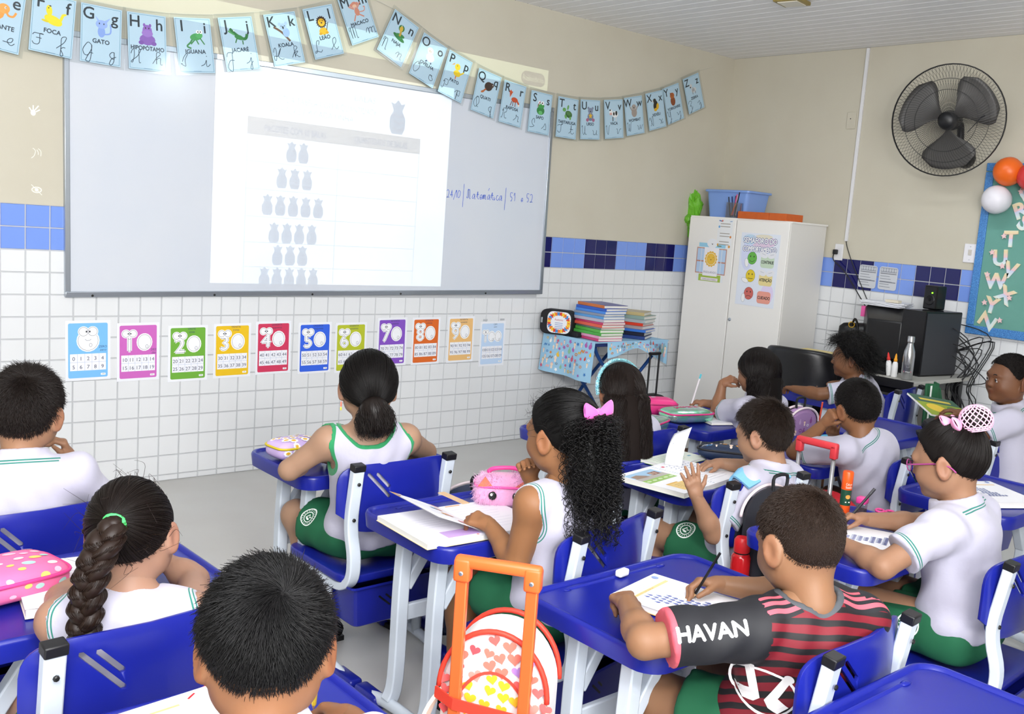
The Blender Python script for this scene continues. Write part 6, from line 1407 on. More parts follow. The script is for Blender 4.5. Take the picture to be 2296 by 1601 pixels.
kid('C', 'boy with glossy black hair seen from behind in the foreground, writing with a yellow pencil', (-5.61, -3.85, .902), (-5.59, -3.96, Z_), -26, 22, 0, -16, 1.0, '#a87350', 'polo', st_short('#0b0a0b', n=13000, L=.019, thick=.009, lift=.3, r=.00043, crown=(.2, -.80, .50), swirl=1.2, bias=lambda d: .5+.6*max(0, min(1, (d[2]+.45)/.6))), {'R': ((-5.40, -3.83, .66), (-5.385, -3.70, .668), (-5.395, -3.60, .66)), 'L': ((-5.78, -3.80, .655), (-5.70, -3.64, .66), (-5.6, -3.62, .655))}, {'R': ('pen', (-.4, 0, -1)), 'L': ('relax', (0, 0, -1))}, sleeve=.62)
kid('D', 'girl with a dark ponytail in a white green-piped tank top and green shorts', (-4.55, -2.34, .925), (-4.485, -2.30, Z_), -24, 3, 0, -14, 1.02, '#c39a7e', 'tank', hair_D, {'L': ((-4.765, -2.255, .66), (-4.62, -2.14, .655), (-4.53, -2.10, .655)), 'R': ((-4.262, -2.27, .67), (-4.40, -2.16, .655), (-4.47, -2.12, .655))}, {'L': ('relax', (0, 0, -1)), 'R': ('relax', (0, 0, -1))}, knees={'L': (-4.615, -2.03, .43), 'R': (-4.30, -2.06, .43)}, feet={'L': (-4.52, -2.12, .085), 'R': (-4.28, -2.16, .085)})
kid('E', 'girl with big curly black ponytail and pink bow, white sleeveless shirt, turning a page', (-4.435, -3.13, .93), (-4.365, -3.10, Z_), 6, 8, 0, 2, 1.02, '#a9764f', 'vest', hair_E, {'L': ((-4.56, -3.13, .60), (-4.545, -2.99, .66), (-4.575, -2.92, .675)), 'R': ((-4.34, -2.99, .66), (-4.42, -3.0, .78), (-4.455, -3.005, .85))}, {'L': ('pen', (.5, 0, -1)), 'R': ('loose', (-.6, -.8, 0))}, feet={'L': (-4.46, -2.78, .085)}, shoec='#222226')
kid('F', 'girl with a sequined turquoise headband and long dark hair', (-3.42, -2.36, .845), (-3.34, -2.36, Z_-.03), -22, 12, 0, -8, .97, '#b08060', 'polo', hair_F)
kid('G', 'boy with short brown hair at a picture book, lifting a page with a spread hand', (-3.45, -3.075, .832), (-3.5, -3.06, Z_-.03), 8, 14, 0, 4, .97, '#be9172', 'polo', st_short('#221812', n=9000, L=.014, thick=.006, bias=dome, lift=.35, r=.00045), {'L': ((-3.70, -3.10, .53), (-3.79, -3.085, .665), (-3.825, -3.075, .76)), 'R': ((-3.24, -2.95, .655), (-3.34, -2.82, .66), (-3.42, -2.78, .655))}, {'L': ('spread', (.6, 1, 0)), 'R': ('relax', (0, 0, -1))}, knees={'L': (-3.61, -2.76, .43), 'R': (-3.36, -2.76, .43)})
kid('H', 'long-haired girl touching her hair and holding a spotted pencil, before the cupboard', (-2.44, -2.29, .868), (-2.45, -2.32, Z_-.03), 0, 8, 0, 4, .97, '#a97757', 'polo', hair_H, {'L': ((-2.495, -2.12, .65), (-2.475, -2.12, .79), (-2.42, -2.20, .85)), 'R': ((-2.28, -2.13, .655), (-2.41, -1.98, .66), (-2.455, -1.92, .665))}, {'L': ('loose', (.8, -.6, 0)), 'R': ('pen', (0, 0, -1))})
kid('I', 'boy with a fluffy dark mop of hair in profile, writing with a teal pencil', (-1.30, -2.08, .86), (-1.05, -2.16, Z_-.02), 26, 6, 0, 18, 1.05, '#906244', 'polo', hair_I, {'L': ((-1.50, -2.03, .66), (-1.50, -1.87, .66), (-1.47, -1.78, .66)), 'R': ((-1.02, -1.95, .655), (-1.10, -1.80, .66), (-1.13, -1.73, .665))}, {'L': ('relax', (0, 0, -1)), 'R': ('pen', (0, 0, -1))})
kid('J', 'boy with close-cropped hair leaning his cheek on his left fist', (-2.80, -3.03, .872), (-2.62, -3.10, Z_-.02), -26, 10, -10, -4, 1.0, '#9f6e4c', 'polo', st_short('#100c0b', n=7000, L=.006, thick=.005, lift=.8, r=.00043), {'L': ((-2.885, -2.83, .66), (-2.875, -2.945, .80), (-2.885, -3.0, .875)), 'R': ((-2.50, -2.93, .655), (-2.62, -2.84, .69), (-2.70, -2.86, .75))}, {'L': ('fist', (1, -.3, 0)), 'R': ('loose', (0, 0, 1))})
kid('K', 'boy with cropped hair looking back over the room at the right edge', (-1.88, -3.2, .962), (-1.80, -3.24, Z_), 60, 2, 0, 24, 1.0, '#85583c', 'polo', st_short('#120d0b', n=6000, L=.006, thick=.006, bias=fade, lift=.8, r=.00045), {'L': ((-2.06, -3.17, .72), (-1.99, -3.01, .755), (-1.93, -2.92, .765)), 'R': ((-1.64, -3.08, .68), (-1.68, -2.92, .74), (-1.72, -2.84, .76))}, {'L': ('relax', (0, 0, -1)), 'R': ('relax', (0, 0, -1))})
kid('L', 'girl with pink spectacles and a bun in a pink crocheted net with satin bow', (-3.5, -3.745, .902), (-3.46, -3.83, Z_), 8, 16, 0, 4, 1.03, '#b98b6c', 'polo', hair_L, {'L': ((-3.78, -3.735, .64), (-3.735, -3.585, .65), (-3.70, -3.50, .655)), 'R': ((-3.325, -3.60, .65), (-3.475, -3.50, .66), (-3.52, -3.445, .668))}, {'L': ('relax', (0, 0, -1)), 'R': ('pen', (-.3, 0, -1))}, sleeve=.5)
kid('M', 'boy in a red and black striped football shirt writing at the front desk', (-4.425, -3.885, .858), (-4.40, -3.87, Z_), -16, 20, 0, -22, 1.06, '#a87a5a', 'jersey', st_short('#2a1e17', n=13000, L=.009, thick=.006, bias=fade, lift=.5, r=.00043), {'L': ((-4.755, -3.765, .672), (-4.64, -3.605, .672), (-4.58, -3.51, .664)), 'R': ((-4.235, -3.76, .66), (-4.34, -3.63, .665), (-4.40, -3.565, .668))}, {'L': ('fist', (.2, 0, -1)), 'R': ('pen', (-.6, 0, -1))}, sleeve=.62, knees={'L': (-4.52, -3.62, .43), 'R': (-4.30, -3.62, .43)})
# ------------------------------------------------------------------ printed marks on clothes
def crest(key, t, side, size=.055, lift=.35):
    p = PEOPLE[key]; P = P2(); c = '#e8efe9'
    P.ring(0, 0, .5, .5, .07, c); P.ring(0, 0, .30, .30, .05, c)
    for k in range(18): P.rect(.40*cos(2*pi*k/18)-.02, .40*sin(2*pi*k/18)-.03, .04, .06, c)
    P.line([(-.15, -.1), (-.02, .16), (.1, .02), (.2, .1)], .06, c); P.ell(.02, -.1, .13, .06, c)
    P.v = [(a*size, b*size, z) for a, b, z in P.v]
    d = p['rt']*side; n = (d*.9+p['up']*lift).normalized(); c0 = p['H']+p['rt']*side*.09+p['fw']*t
    decal(P, p['shorts'], p['base'], c0, n, p['up'], 'printed_crest', p['root'])
crest('D', .085, -1); crest('G', .15, -1, .06); crest('L', .09, -1, .06)
p = PEOPLE['M']
ax = (p['S']['L']-p['cuff']['L']).normalized(); n = V((-.62, -.60, .48)); n = (n-ax*n.dot(ax)).normalized()
P = P2(); P.text('HAVAN', 0, -.016, .044, '#f4f4f4', fat=.0016); decal(P, p['shirt'], p['base'], p['cuff']['L'].lerp(p['S']['L'], .42), n, n.cross(ax), 'printed_lettering', p['root'])
P = P2(); wt = '#f6f4f4'
P.ring(0, 0, .064, .053, .006, wt, 30); P.poly([(-.052, -.018), (-.02, .0), (-.014, -.034), (-.034, -.040)], wt); P.poly([(-.046, .044), (-.030, .052), (-.004, -.02), (-.014, -.034), (-.03, .0)], wt); P.poly([(.046, .044), (.030, .052), (.004, -.02), (.014, -.034), (.03, .0)], wt); P.poly([(.052, -.018), (.02, .0), (.014, -.034), (.034, -.040)], wt)
P.ell(-.040, .048, .012, .008, wt, 30); P.ell(.040, .048, .012, .008, wt, -30)
P.ell(.088, .005, .008, .018, wt)
decal(P, p['shirt'], p['base'], p['N']-p['up']*.150-p['rt']*.085, -p['fw']-p['rt']*.45+p['up']*.15, p['up'], 'printed_emblem', p['root'])
# ------------------------------------------------------------------ things on the desks
DT = .6165
def superb(a, b, c, p=5, q=3):
    def zt(x, y): return c*max(0, 1-min(1, (abs(x/a)**p+abs(y/b)**p))**(q/p))**(1/q)
    return zt
def soft(name, a, b, c, m, parent, p=5, q=3, z0=None):
    mb = MB(); z0 = c if z0 is None else z0; sg = lambda v, e: math.copysign(abs(v)**e, v)
    def f(u, v):
        t = 2*pi*u; h = pi*(v-.5); ch = sg(cos(h), 2/q)
        return (a*ch*sg(cos(t), 2/p), b*ch*sg(sin(t), 2/p), z0+c*sg(sin(h), 2/q))
    mb.grid(f, 48, 20); return mb.build(name, m, parent, smooth=True)
def page_block(parent, w, h, t, cover, ang=0, M=None):
    MB().box((0, 0, t/2), (w-.004, h-.004, t)).build('pages', SHEETM, parent, M=M); MB().box((0, 0, .0006), (w, h, .0014)).build('cover', mat('cover_'+cover.strip('#'), cover, .4), parent, M=M)
def lines(P, x, y, w, n, dy, c='#b9bcc6', h=.002):
    for k in range(n): P.rect(x, y-k*dy, w*(.9-.25*((k*7) % 3)/3), h, c)
def sheet_bags(P, W, H):
    P.rect(-W/2, -H/2, W, H, '#f3f3f7'); lines(P, -W*.38, H*.42, W*.6, 3, .008); P.rect(-W*.40, H*.30, W*.8, .010, '#eac78e'); P.text('PACOTES COM 10 BALAS', -W*.12, H*.30+.002, .007, '#8a6a3a', wmax=W*.4)
    for r, n in enumerate((2, 3, 5, 4, 3, 5, 4, 6)):
        for k in range(n):
            x = -W*.16+(k-n/2)*.0135+.004*r; y = H*.24-.018*r
            P.ell(x, y, .0048, .0058, '#6b74a8', 0, 10); P.ell(x, y+.0075, .003, .0022, '#8aa0c8', 0, 8)
    P.ell(W*.36, H*.43, .008, .010, '#8aa0d8', 0, 10)
def flatbook(label, x, y, z, ang, W, H, t, paint, cover='#e8e2d2', spiral=None, name='notebook', cat='notebook'):
    e = empty(name, (x, y, z), R(ang), label, cat); page_block(e, W, H, t, cover); P = P2(); paint(P, W, H); P.build('printed_page', e, None, lambda a, b, c: (a, b, t+.0004+c))
    if spiral:
        m = MB(); n = 24
        for k in range(n):
            s = (k+.5)/n-.5
            c = (s*W, H/2*spiral[1], t*.6) if spiral[0] == 'y' else (W/2*spiral[1], s*H, t*.6)
            m.tube([V(c)+(V((0, .007*cos(q), .008*sin(q))) if spiral[0] == 'y' else V((.007*cos(q), 0, .008*sin(q)))) for q in np.linspace(0, 2*pi, 11)], .0008, 4, False)
        m.build('spiral_binding', STEEL, e)['kind'] = 'stuff'
    return e
blank = lambda P, W, H: (P.rect(-W/2, -H/2, W, H, '#f2f2f6'), P.rect(-W*.4, H*.36, W*.3, .006, '#e6c48a'), lines(P, -W*.4, H*.3, W*.8, 6, .016, '#d4d6de'))
flatbook('white workbook lying under the arm of the girl with the braid', -5.55, -2.80, DT, -8, .215, .28, .02, blank)
flatbook('white notebook corner by the elbow of the boy at the left edge', -5.40, -2.15, DT, 18, .2, .27, .022, blank)
flatbook('white workbook in front of the dark-haired boy in the foreground', -5.53, -3.54, DT, 6, .25, .26, .014, blank)
flatbook('worksheet notebook of bag drawings under the writing boy in the red shirt', -4.43, -3.585, DT, 12, .205, .27, .014, sheet_bags, '#e9b070')
flatbook('open spiral notebook under the hands of the girl with pink glasses', -3.55, -3.545, DT, 24, .20, .27, .012, sheet_bags, '#e8e8ea', ('y', 1))
flatbook('open spiral notebook with bag drawings on the desk at the right edge', -2.62, -3.50, DT, -28, .21, .28, .02, sheet_bags, '#e8e8ea', ('y', 1))
flatbook('white notebook under the elbow of the long-haired girl by the cupboard', -2.50, -2.12, DT, -20, .2, .26, .012, blank)
flatbook('small white notebook in front of the dark-haired boy in profile', -1.12, -1.76, DT, 5, .2, .2, .010, blank, '#2a3a8a')
flatbook('white workbook under the elbow of the boy leaning on his fist', -2.62, -2.80, DT, -12, .24, .27, .014, blank)
# red-shirt boy's eraser and pencil, loose pencils and pens
tag(MB().box((0, 0, .009), (.038, .02, .018), b=.005).build('eraser', mat('white_rubber', '#e4e4e6', .7), M=Matrix.Translation((-4.415, -3.375, DT))@Matrix.Rotation(R(8), 4, 'Z')), 'white eraser in the pencil groove of the red-shirt boy\'s desk', 'eraser')
pen('pencil', (-4.405, -3.598, .632), (-4.372, -3.64, .752), .0036, '#17171a', 'black pencil in the hand of the boy in the red and black shirt', '#c8a070', 'pencil')
pen('pencil', (-5.388, -3.585, .632), (-5.405, -3.625, .735), .0042, '#e8c62a', 'yellow pencil with a silver end held by the foreground boy', '#c8a070', 'pencil', cap='#c8c8cc')
pen('pencil', (-5.418, -2.15, .80), (-5.424, -2.20, .905), .0038, '#2f9c94', 'teal pencil held beside the ear of the boy at the left edge', '#2f9c94', 'pencil', cap='#1a2a2a')
pen('pencil', (-2.462, -1.93, .635), (-2.452, -1.965, .80), .0042, '#e6e0e4', 'white spotted pencil in the hand of the long-haired girl', '#c8a070', 'pencil', cap='#5ac0d0')
pen('pencil', (-1.135, -1.735, .635), (-1.06, -1.80, .77), .0042, '#1f9a88', 'teal pencil in the hand of the dark-haired boy in profile', '#c8a070', 'pencil')
pen('pen', (-3.535, -3.455, .632), (-3.475, -3.512, .755), .0042, '#1b1b20', 'black pen in the hand of the girl with pink glasses', '#888890', 'pen', cap='#303036')
pen('pencil', (-2.72, -2.82, .765), (-2.735, -2.835, .85), .0038, '#d8523a', 'red pencil poking up before the boy leaning on his fist', '#d8523a', 'pencil')
tag(MB().tube(spline([(-5.57, -3.46, DT+.004), (-5.54, -3.43, DT+.012), (-5.49, -3.39, DT+.006)], 5), .0035, 6).build('red_cord', mat('red_cord', '#d8262c', .5), smooth=True), 'red cord on the foreground boy\'s desk behind his head', 'cord')
# open book with a leaf being turned (curly-haired girl)
ob_ = empty('workbook', (-4.53, -2.85, DT), R(-3), 'open workbook with a raised picture page held by the curly-haired girl', 'book')
page_block(ob_, .40, .275, .014, '#e0cfa8')
P = P2(); P.rect(-.198, -.135, .396, .27, '#f3f2f7'); P.rect(-.0015, -.135, .003, .27, '#d8d8e0'); P.rect(-.12, -.115, .105, .05, '#c9a8dc'); lines(P, -.18, .05, .16, 5, .018, '#dadae4'); lines(P, .02, .11, .15, 10, .022, '#dcdce6'); P.rect(.02, .122, .05, .006, '#e8a050'); P.ell(-.03, -.122, .004, .004, '#e07a6a')
P.build('printed_page', ob_, None, lambda a, b, c: (a, b, .0146+c))
def leaf(u, v): return V((-.004-.205*u*cos(.30+.35*u)-.0*v, -.13+.262*v, .016+.205*u*sin(.45)*(1-.25*u)))
MB().grid(leaf, 10, 4).build('turning_leaf', _M['white_paper'], ob_, smooth=True)
P = P2(); P.rect(.001, .001, .198, .258, '#f4f2f6'); P.poly([(.14, .259), (.199, .259), (.199, .20)], '#e2a84e'); P.ell(.175, .235, .012, .010, '#7a9ad0'); P.ell(.155, .245, .008, .008, '#f2f0f0')
for x, y, c in ((.05, .18, '#8ab4e0'), (.055, .115, '#e8a860'), (.04, .05, '#e79aa8')):
    P.ell(x+.016, y, .013, .011, c); P.ell(x-.004, y+.004, .014, .012, '#f0b8b0'); P.ell(x-.002, y+.014, .007, .005, '#c07a68')
lines(P, .09, .2, .08, 4, .012, '#d4d4de'); lines(P, .09, .12, .07, 5, .012, '#d4d4de'); P.rect(.005, .24, .03, .008, '#e0806a')
def leafp(x, y, z): q = leaf(min(1, x/.2), y/.26); return q+V((-.0,-.0, .0012+z))
s_ = P2(); 
for f, c in zip(P.f, P.c): s_.f.append(f); s_.c.append(c)
s_.v = [tuple(leafp(*v)) for v in P.v]; s_.build('printed_leaf', ob_, None, lambda *a: a)
tag(MB().box((-4.575, -2.86, .705), (.022, .12, .002)).build('bookmark', mat('kraft', '#c9a884', .6), None), 'kraft paper strip held over the raised book page', 'bookmark')
# picture book on the next desk, leaf lifted
gb_ = empty('workbook', (-3.53, -2.80, DT), R(10), 'open spiral picture book with a street scene under the boy\'s spread hand', 'book')
page_block(gb_, .42, .28, .016, '#cfd8c8')
P = P2(); P.rect(-.208, -.138, .416, .276, '#f4f4f8'); P.rect(-.20, .0, .175, .115, '#a8cbe6'); P.rect(-.20, .0, .175, .06, '#9bc26a'); P.rect(-.20, .035, .175, .03, '#b9b4ae'); P.poly([(-.19, .06), (-.19, .09), (-.15, .095), (-.12, .07), (-.12, .055)], '#a08878'); P.rect(-.09, .06, .05, .03, '#8a5a4a'); P.rect(-.085, .065, .012, .02, '#c8b0a0'); P.rect(-.065, .065, .012, .02, '#c8b0a0')
for k in range(5): P.ell(-.18+.035*k, .018, .012, .006, '#d4e6bc')
P.rect(-.165, -.115, .12, .07, '#ecca80'); P.rect(-.165, -.045, .07, .008, '#e0b050'); lines(P, -.14, -.06, .07, 5, .011, '#a08a58')
P.rect(.03, .095, .016, .012, '#d8506a')
for r in range(5):
    for k in range(7): P.ell(.055+.02*k, .095-.02*r, .0042, .003, '#7a86b0', 0, 8)
lines(P, .03, -.03, .15, 5, .018, '#d4d6de'); P.build('printed_page', gb_, None, lambda a, b, c: (a, b, .0166+c))
m = MB()
for k in range(26): m.tube([(.0035*cos(q)*2, -.13+.0104*k, .014+.006*sin(q)) for q in np.linspace(0, 2*pi, 9)], .0007, 4, False)
m.build('spiral_binding', STEEL, gb_)['kind'] = 'stuff'
def lf2(u, v): return V((.10+.085*u*(.5+.5*u)-.02*v, .06+.06*v+.02*u, .018+.135*u*(1-.25*u*v)))
MB().grid(lf2, 8, 6).build('raised_leaf', _M['white_paper'], gb_, smooth=True, solid=.0006)
P = P2(); lines(P, .02, .15, .14, 6, .02, '#d0d2da'); P.ell(.12, .15, .006, .006, '#b9bcc8'); P.v = [tuple(lf2(min(1, a/.2), b/.2)+V((-.0012, 0, .001))) for a, b, c in P.v]; P.build('printed_leaf', gb_, None, lambda *a: a)
flatbook('green-edged worksheet book behind the open picture book', -3.34, -2.60, DT, 8, .27, .13, .010, lambda P, W, H: (P.rect(-W/2, -H/2, W, H, '#e8efe2'), lines(P, -W*.4, H*.3, W*.7, 5, .015, '#9fc08a'), P.ell(W*.4, H*.3, .012, .01, '#88b060'), P.rect(W*.3, -H*.1, .02, .01, '#50a0c0')), '#6f9a58')
flatbook('printed activity page lying right of the open picture book', -3.22, -2.83, DT, 22, .22, .17, .004, lambda P, W, H: (P.rect(-W/2, -H/2, W, H, '#f1f1f5'), P.line([(-.06, .05), (.02, .05), (.02, -.03), (.08, -.03), (.08, -.06)], .003, '#6a5a58'), P.line([(-.08, .02), (-.02, .02), (-.02, -.06)], .003, '#6a5a58'), P.rect(.05, .05, .02, .012, '#d06058')), '#d8d8dc')
# pencil cases
def case(label, x, y, z, ang, a, b, c, m, paint=None, p=5, q=3, side=None, zipc=None, name='pencil_case', lean=0):
    e = empty(name, (x, y, z), R(ang), label, 'pencil case'); e.rotation_euler = (lean, 0, R(ang)); body = soft('case_body', a, b, c, m, e, p, q); zt = superb(a, b, c, p, q)
    if paint:
        P = P2(); paint(P, a, b)
        P.v = [(x_, y_, c+zt(x_, y_)+.0006+z_) for x_, y_, z_ in P.v]; P.build('printed_pattern', e, None, lambda *k: k)
    if side:
        P = P2(); side(P, a, c); P.v = [(x_, -b*max(.0, 1-abs(x_/a)**p)**(1/p)*max(0, 1-abs((y_-c)/c)**q)**(1/q)-.0008-z_, y_) for x_, y_, z_ in P.v]; P.build('printed_front', e, None, lambda *k: k)
    if zipc:
        zm = mat('zip_'+zipc.strip('#'), zipc, .5); pts = [(a*1.004*math.copysign(abs(cos(t))**(2/p), cos(t)), b*1.004*math.copysign(abs(sin(t))**(2/p), sin(t)), c*1.35) for t in np.linspace(0, 2*pi, 49)]
        MB().tube(pts, .0042, 6, False).build('zip', zm, e, smooth=True)
    return e
def dots(cols, n, s, seed=1, inner=None):
    def f(P, a, b):
        g = random.Random(seed); pl = []
        for k in range(n*8):
            if len(pl) >= n: break
            x, y = g.uniform(-a*.76, a*.76), g.uniform(-b*.68, b*.68)
            if any(math.hypot(x-i, y-j) < s*1.9 for i, j in pl): continue
            pl.append((x, y)); r = s*g.uniform(.6, 1.1)
            if inner:
                for q in range(8): P.ell(x+r*1.0*cos(2*pi*q/8), y+r*.8*sin(2*pi*q/8), r*.5, r*.42, '#f8f6fa', 0, 8)
                P.ell(x, y, r*.8, r*.6, inner, 0, 12)
            else: P.ell(x, y, r, r*.62, g.choice(cols), g.uniform(-20, 20), 12)
    return f
def dots_side(cols, n, s, seed=1, inner=None):
    g = dots(cols, n, s, seed, inner)
    def f(P, a, c):
        q = P2(); g(q, a, c); q.v = [(x, y+c, z) for x, y, z in q.v]; P.v += q.v; P.f += q.f; P.c += q.c
    return f
case('lilac daisy-print pencil case with a yellow zip on the tank-top girl\'s desk', -4.605, -1.975, DT, 6, .088, .062, .036, mat('lilac_fabric', '#cdb4e4', .7), dots(0, 16, .011, 3, '#e8b62a'), side=dots_side(0, 9, .009, 5, '#e8b62a'), zipc='#d8c22a')
case('pink pencil case with pastel spots at the lower left', -5.69, -2.775, DT, 12, .125, .085, .038, mat('pink_fabric', '#ee6fa0', .65), dots(['#f8d0d8', '#efc968', '#f8b4c8', '#a8d0c8', '#fbe6ea'], 30, .013, 9), side=dots_side(['#f8b4c8', '#efc968', '#a8d0c8'], 10, .012, 2), zipc='#e0408a')
fz = case('fluffy pink animal-face pencil case with shiny ears and big eyes', -4.315, -2.765, DT+.002, -36, .088, .045, .052, mat('pink_plush', '#e9a6cf', .95, sheen=.6, bump=(120, .6, .004)), None, zipc='#f05aa8')
g = random.Random(5); fu = []
for k in range(2600):
    t, h = g.uniform(0, 2*pi), math.asin(g.uniform(-.7, .98)); ch = math.copysign(abs(cos(h))**(2/3), 1)
    x, y, z = .088*ch*math.copysign(abs(cos(t))**.4, cos(t)), .045*ch*math.copysign(abs(sin(t))**.4, sin(t)), .052+.052*math.copysign(abs(sin(h))**(2/3), sin(h))
    nn = np.array([x/.088**2, y/.045**2, (z-.052)/.052**2]); nn /= np.linalg.norm(nn)+1e-9; p0 = np.array([x, y, z]); d = nn+np.array([g.gauss(0, .5) for _ in range(3)])
    fu.append([p0, p0+d*.004, p0+d*.008+np.array([0, 0, -.002])])
strands('plush_pile', [np.array(q) for q in fu], .0005, mat('plush_pile', '#e3b4d6', .9), fz)
for sx in (-1, 1):
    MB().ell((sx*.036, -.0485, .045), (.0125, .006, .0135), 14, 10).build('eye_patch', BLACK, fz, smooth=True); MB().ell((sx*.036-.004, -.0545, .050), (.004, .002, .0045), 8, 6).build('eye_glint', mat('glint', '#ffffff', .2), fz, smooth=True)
    MB().prism([(-.026, 0), (.020, -.002), (.004+.010*sx, .03)], -.003, .003, Matrix.Translation((sx*.055, -.044, .072))@Matrix.Rotation(R(90), 4, 'X')).build('ear', mat('coral_foil', '#f8866a', .2, metal=.3), fz)
MB().tube(spline([(-.05, .01, .104), (-.03, .0, .118), (.04, .0, .118), (.082, .01, .075)], 5), .007, 6).build('carry_strap', mat('hot_pink', '#ee4a9a', .4), fz, smooth=True)
HOLO = mat('holographic', '#c4d8d8', .18, metal=.75, vary=(22, '#8fe0b4', .12), bump=(30, .3, .003)); HOLO2 = mat('pink_satin_fabric', '#d8357e', .4, bump=(60, .3, .002))
case('pink round-topped pencil case with a silver charm on the long-haired girl\'s desk', -2.70, -1.93, DT, -30, .085, .055, .042, HOLO2, lambda P, a, b: (P.rect(-.05, -.012, .1, .024, '#e89ac0'), P.ell(-.03, 0, .012, .01, '#c8c8d0')), zipc='#b02a68')
case('holographic pencil case with pink lettering on the long-haired girl\'s desk', -2.695, -2.10, DT, -14, .125, .07, .034, HOLO, lambda P, a, b: (P.text('JASMINE', 0, -.008, .036, '#d02a74', wmax=.15, fat=.001)), zipc='#d8357e')
case('pink and silver pencil case behind the long dark hair', -3.02, -2.19, DT, 20, .09, .05, .034, HOLO, None, zipc='#d8357e')
case('navy cylindrical pencil case with blue and yellow cartoons', -3.155, -2.72, DT, -52, .125, .040, .036, mat('navy_print', '#22324e', .5), lambda P, a, b: pattern(P, -a*.95, -b*.9, a*.95, b*.9, 1500, 4, .016, ['#5aa0e0', '#e8c22a', '#f0f0f0', '#2f70c0', '#e8a030']), p=4, q=2, zipc='#1a1a20')
case('turquoise zip case in front of the boy leaning on his fist', -2.48, -2.72, DT, 10, .075, .05, .022, mat('turquoise', '#3fb0d8', .4), None, zipc='#c83a3a')
# small things on the spectacled girl's desk
gs = empty('glue_stick', (-3.345, -3.345, DT), 0, 'tall orange glue stick with a dark green label on the spectacled girl\'s desk', 'glue')
MB().lathe([(.0165, 0), (.0175, .003), (.0175, .03)], 20).build('base', mat('orange_cap', '#ee5a1a', .35), gs, auto=.6); MB().lathe([(.0172, .03), (.0172, .082)], 20).build('label_band', mat('bottle_green', '#1f4a34', .4), gs); MB().lathe([(.0172, .082), (.0176, .083), (.018, .138), (.016, .142)], 20).build('cap', _M['orange_cap'], gs, auto=.6)
P = P2(); P.text('Cola em', 0, .098, .012, '#f4e8d8', wmax=.02); P.text('bastão', 0, .088, .012, '#f4e8d8', wmax=.02); P.ell(0, .06, .008, .007, '#e8a04a'); P.rect(-.008, .04, .016, .004, '#e8e8d8'); P.build('printed_label', gs, None, lambda x, y, z: wrapcyl(.0178, R(-125))(x, y, z))
sh_ = empty('sharpener', (-3.29, -3.375, DT), R(10), 'clear pencil sharpener with a pink lid beside the glue stick', 'sharpener')
MB().box((0, 0, .018), (.03, .03, .036), b=.004).build('clear_tub', CLEAR, sh_); MB().box((0, 0, .045), (.034, .034, .022), b=.005).build('lid', mat('hot_pink', '#ee4a9a', .4), sh_, smooth=True); MB().box((0, 0, .009), (.026, .026, .014)).build('shavings', mat('shavings', '#5a4a40', .9), sh_)
sc_ = empty('scissors', (-3.235, -3.43, DT+.002), R(-60), 'pink-handled school scissors lying near the glue stick', 'scissors')
for sx in (-1, 1): MB().tube([(sx*.016+.013*cos(a), .03+.02*sin(a), .004) for a in np.linspace(0, 2*pi, 21)], .0042, 6, False).build('finger_loop', _M['hot_pink'], sc_, smooth=True); MB().prism([(sx*.002-.006, .01), (sx*.002+.006, .01), (sx*.003, -.075)], .002+.001*sx, .004+.001*sx).build('blade', BT, sc_)
kb_ = empty('magazine', (-1.60, -2.78, .735), R(-20), 'yellow and green magazine propped open in the hands of the boy at the right edge', 'book')
kb_.rotation_euler = (R(200), R(8), R(-20)); MB().box((0, 0, 0), (.29, .2, .008)).build('pages', SHEETM, kb_)
P = P2(); P.rect(-.145, -.1, .29, .2, '#8a9a2e'); P.rect(-.145, -.1, .29, .07, '#3a5a48'); P.ell(-.05, .02, .06, .04, '#d8b83a'); P.ell(.07, .03, .05, .05, '#4a7a3a'); P.rect(-.1, -.07, .2, .02, '#c8b44a'); P.build('printed_cover', kb_, None, lambda x, y, z: (x, y, -.0045-z)); 
P = P2(); P.rect(-.145, -.1, .29, .2, '#e8e6f0'); lines(P, -.12, .07, .24, 9, .018, '#c9b8d8'); P.build('printed_page', kb_, None, lambda x, y, z: (x, y, .0045+z))
crumple('black_cap', (-1.80, -2.86, .655), (.085, .085, .06), BF, 'black cloth cap lying on the desk of the boy at the right edge', 'cap', 8, .12)
tm = empty('drink_bottle', (-3.735, -3.37, DT), 0, 'round cream drink bottle with a pink dome lid behind the red-shirt boy\'s head', 'bottle')
MB().lathe([(.028, 0), (.034, .006), (.036, .05), (.036, .062)], 24).build('bottle_body', mat('cream_plastic', '#f0e6dc', .35), tm, auto=.8); MB().lathe([(.0365, .062), (.0365, .07), (.034, .09), (.024, .106), (.010, .113), (.001, .115)], 24).build('dome_lid', mat('rose_plastic', '#eda6ae', .35), tm, smooth=True)
MB().lathe([(.016, 0), (.016, .004), (.010, .006)], 20, Matrix.Translation((-.022, -.028, .072))@V((-.62, -.78, .1)).to_track_quat('Z', 'Y').to_matrix().to_4x4()).build('press_button', mat('rose_button', '#f6c4c4', .3), tm, auto=.6); MB().tube(spline([(-.036, .004, .06), (-.038, .0, .085), (-.026, -.0, .105)], 4), .004, 6).build('clip', _M['rose_plastic'], tm)
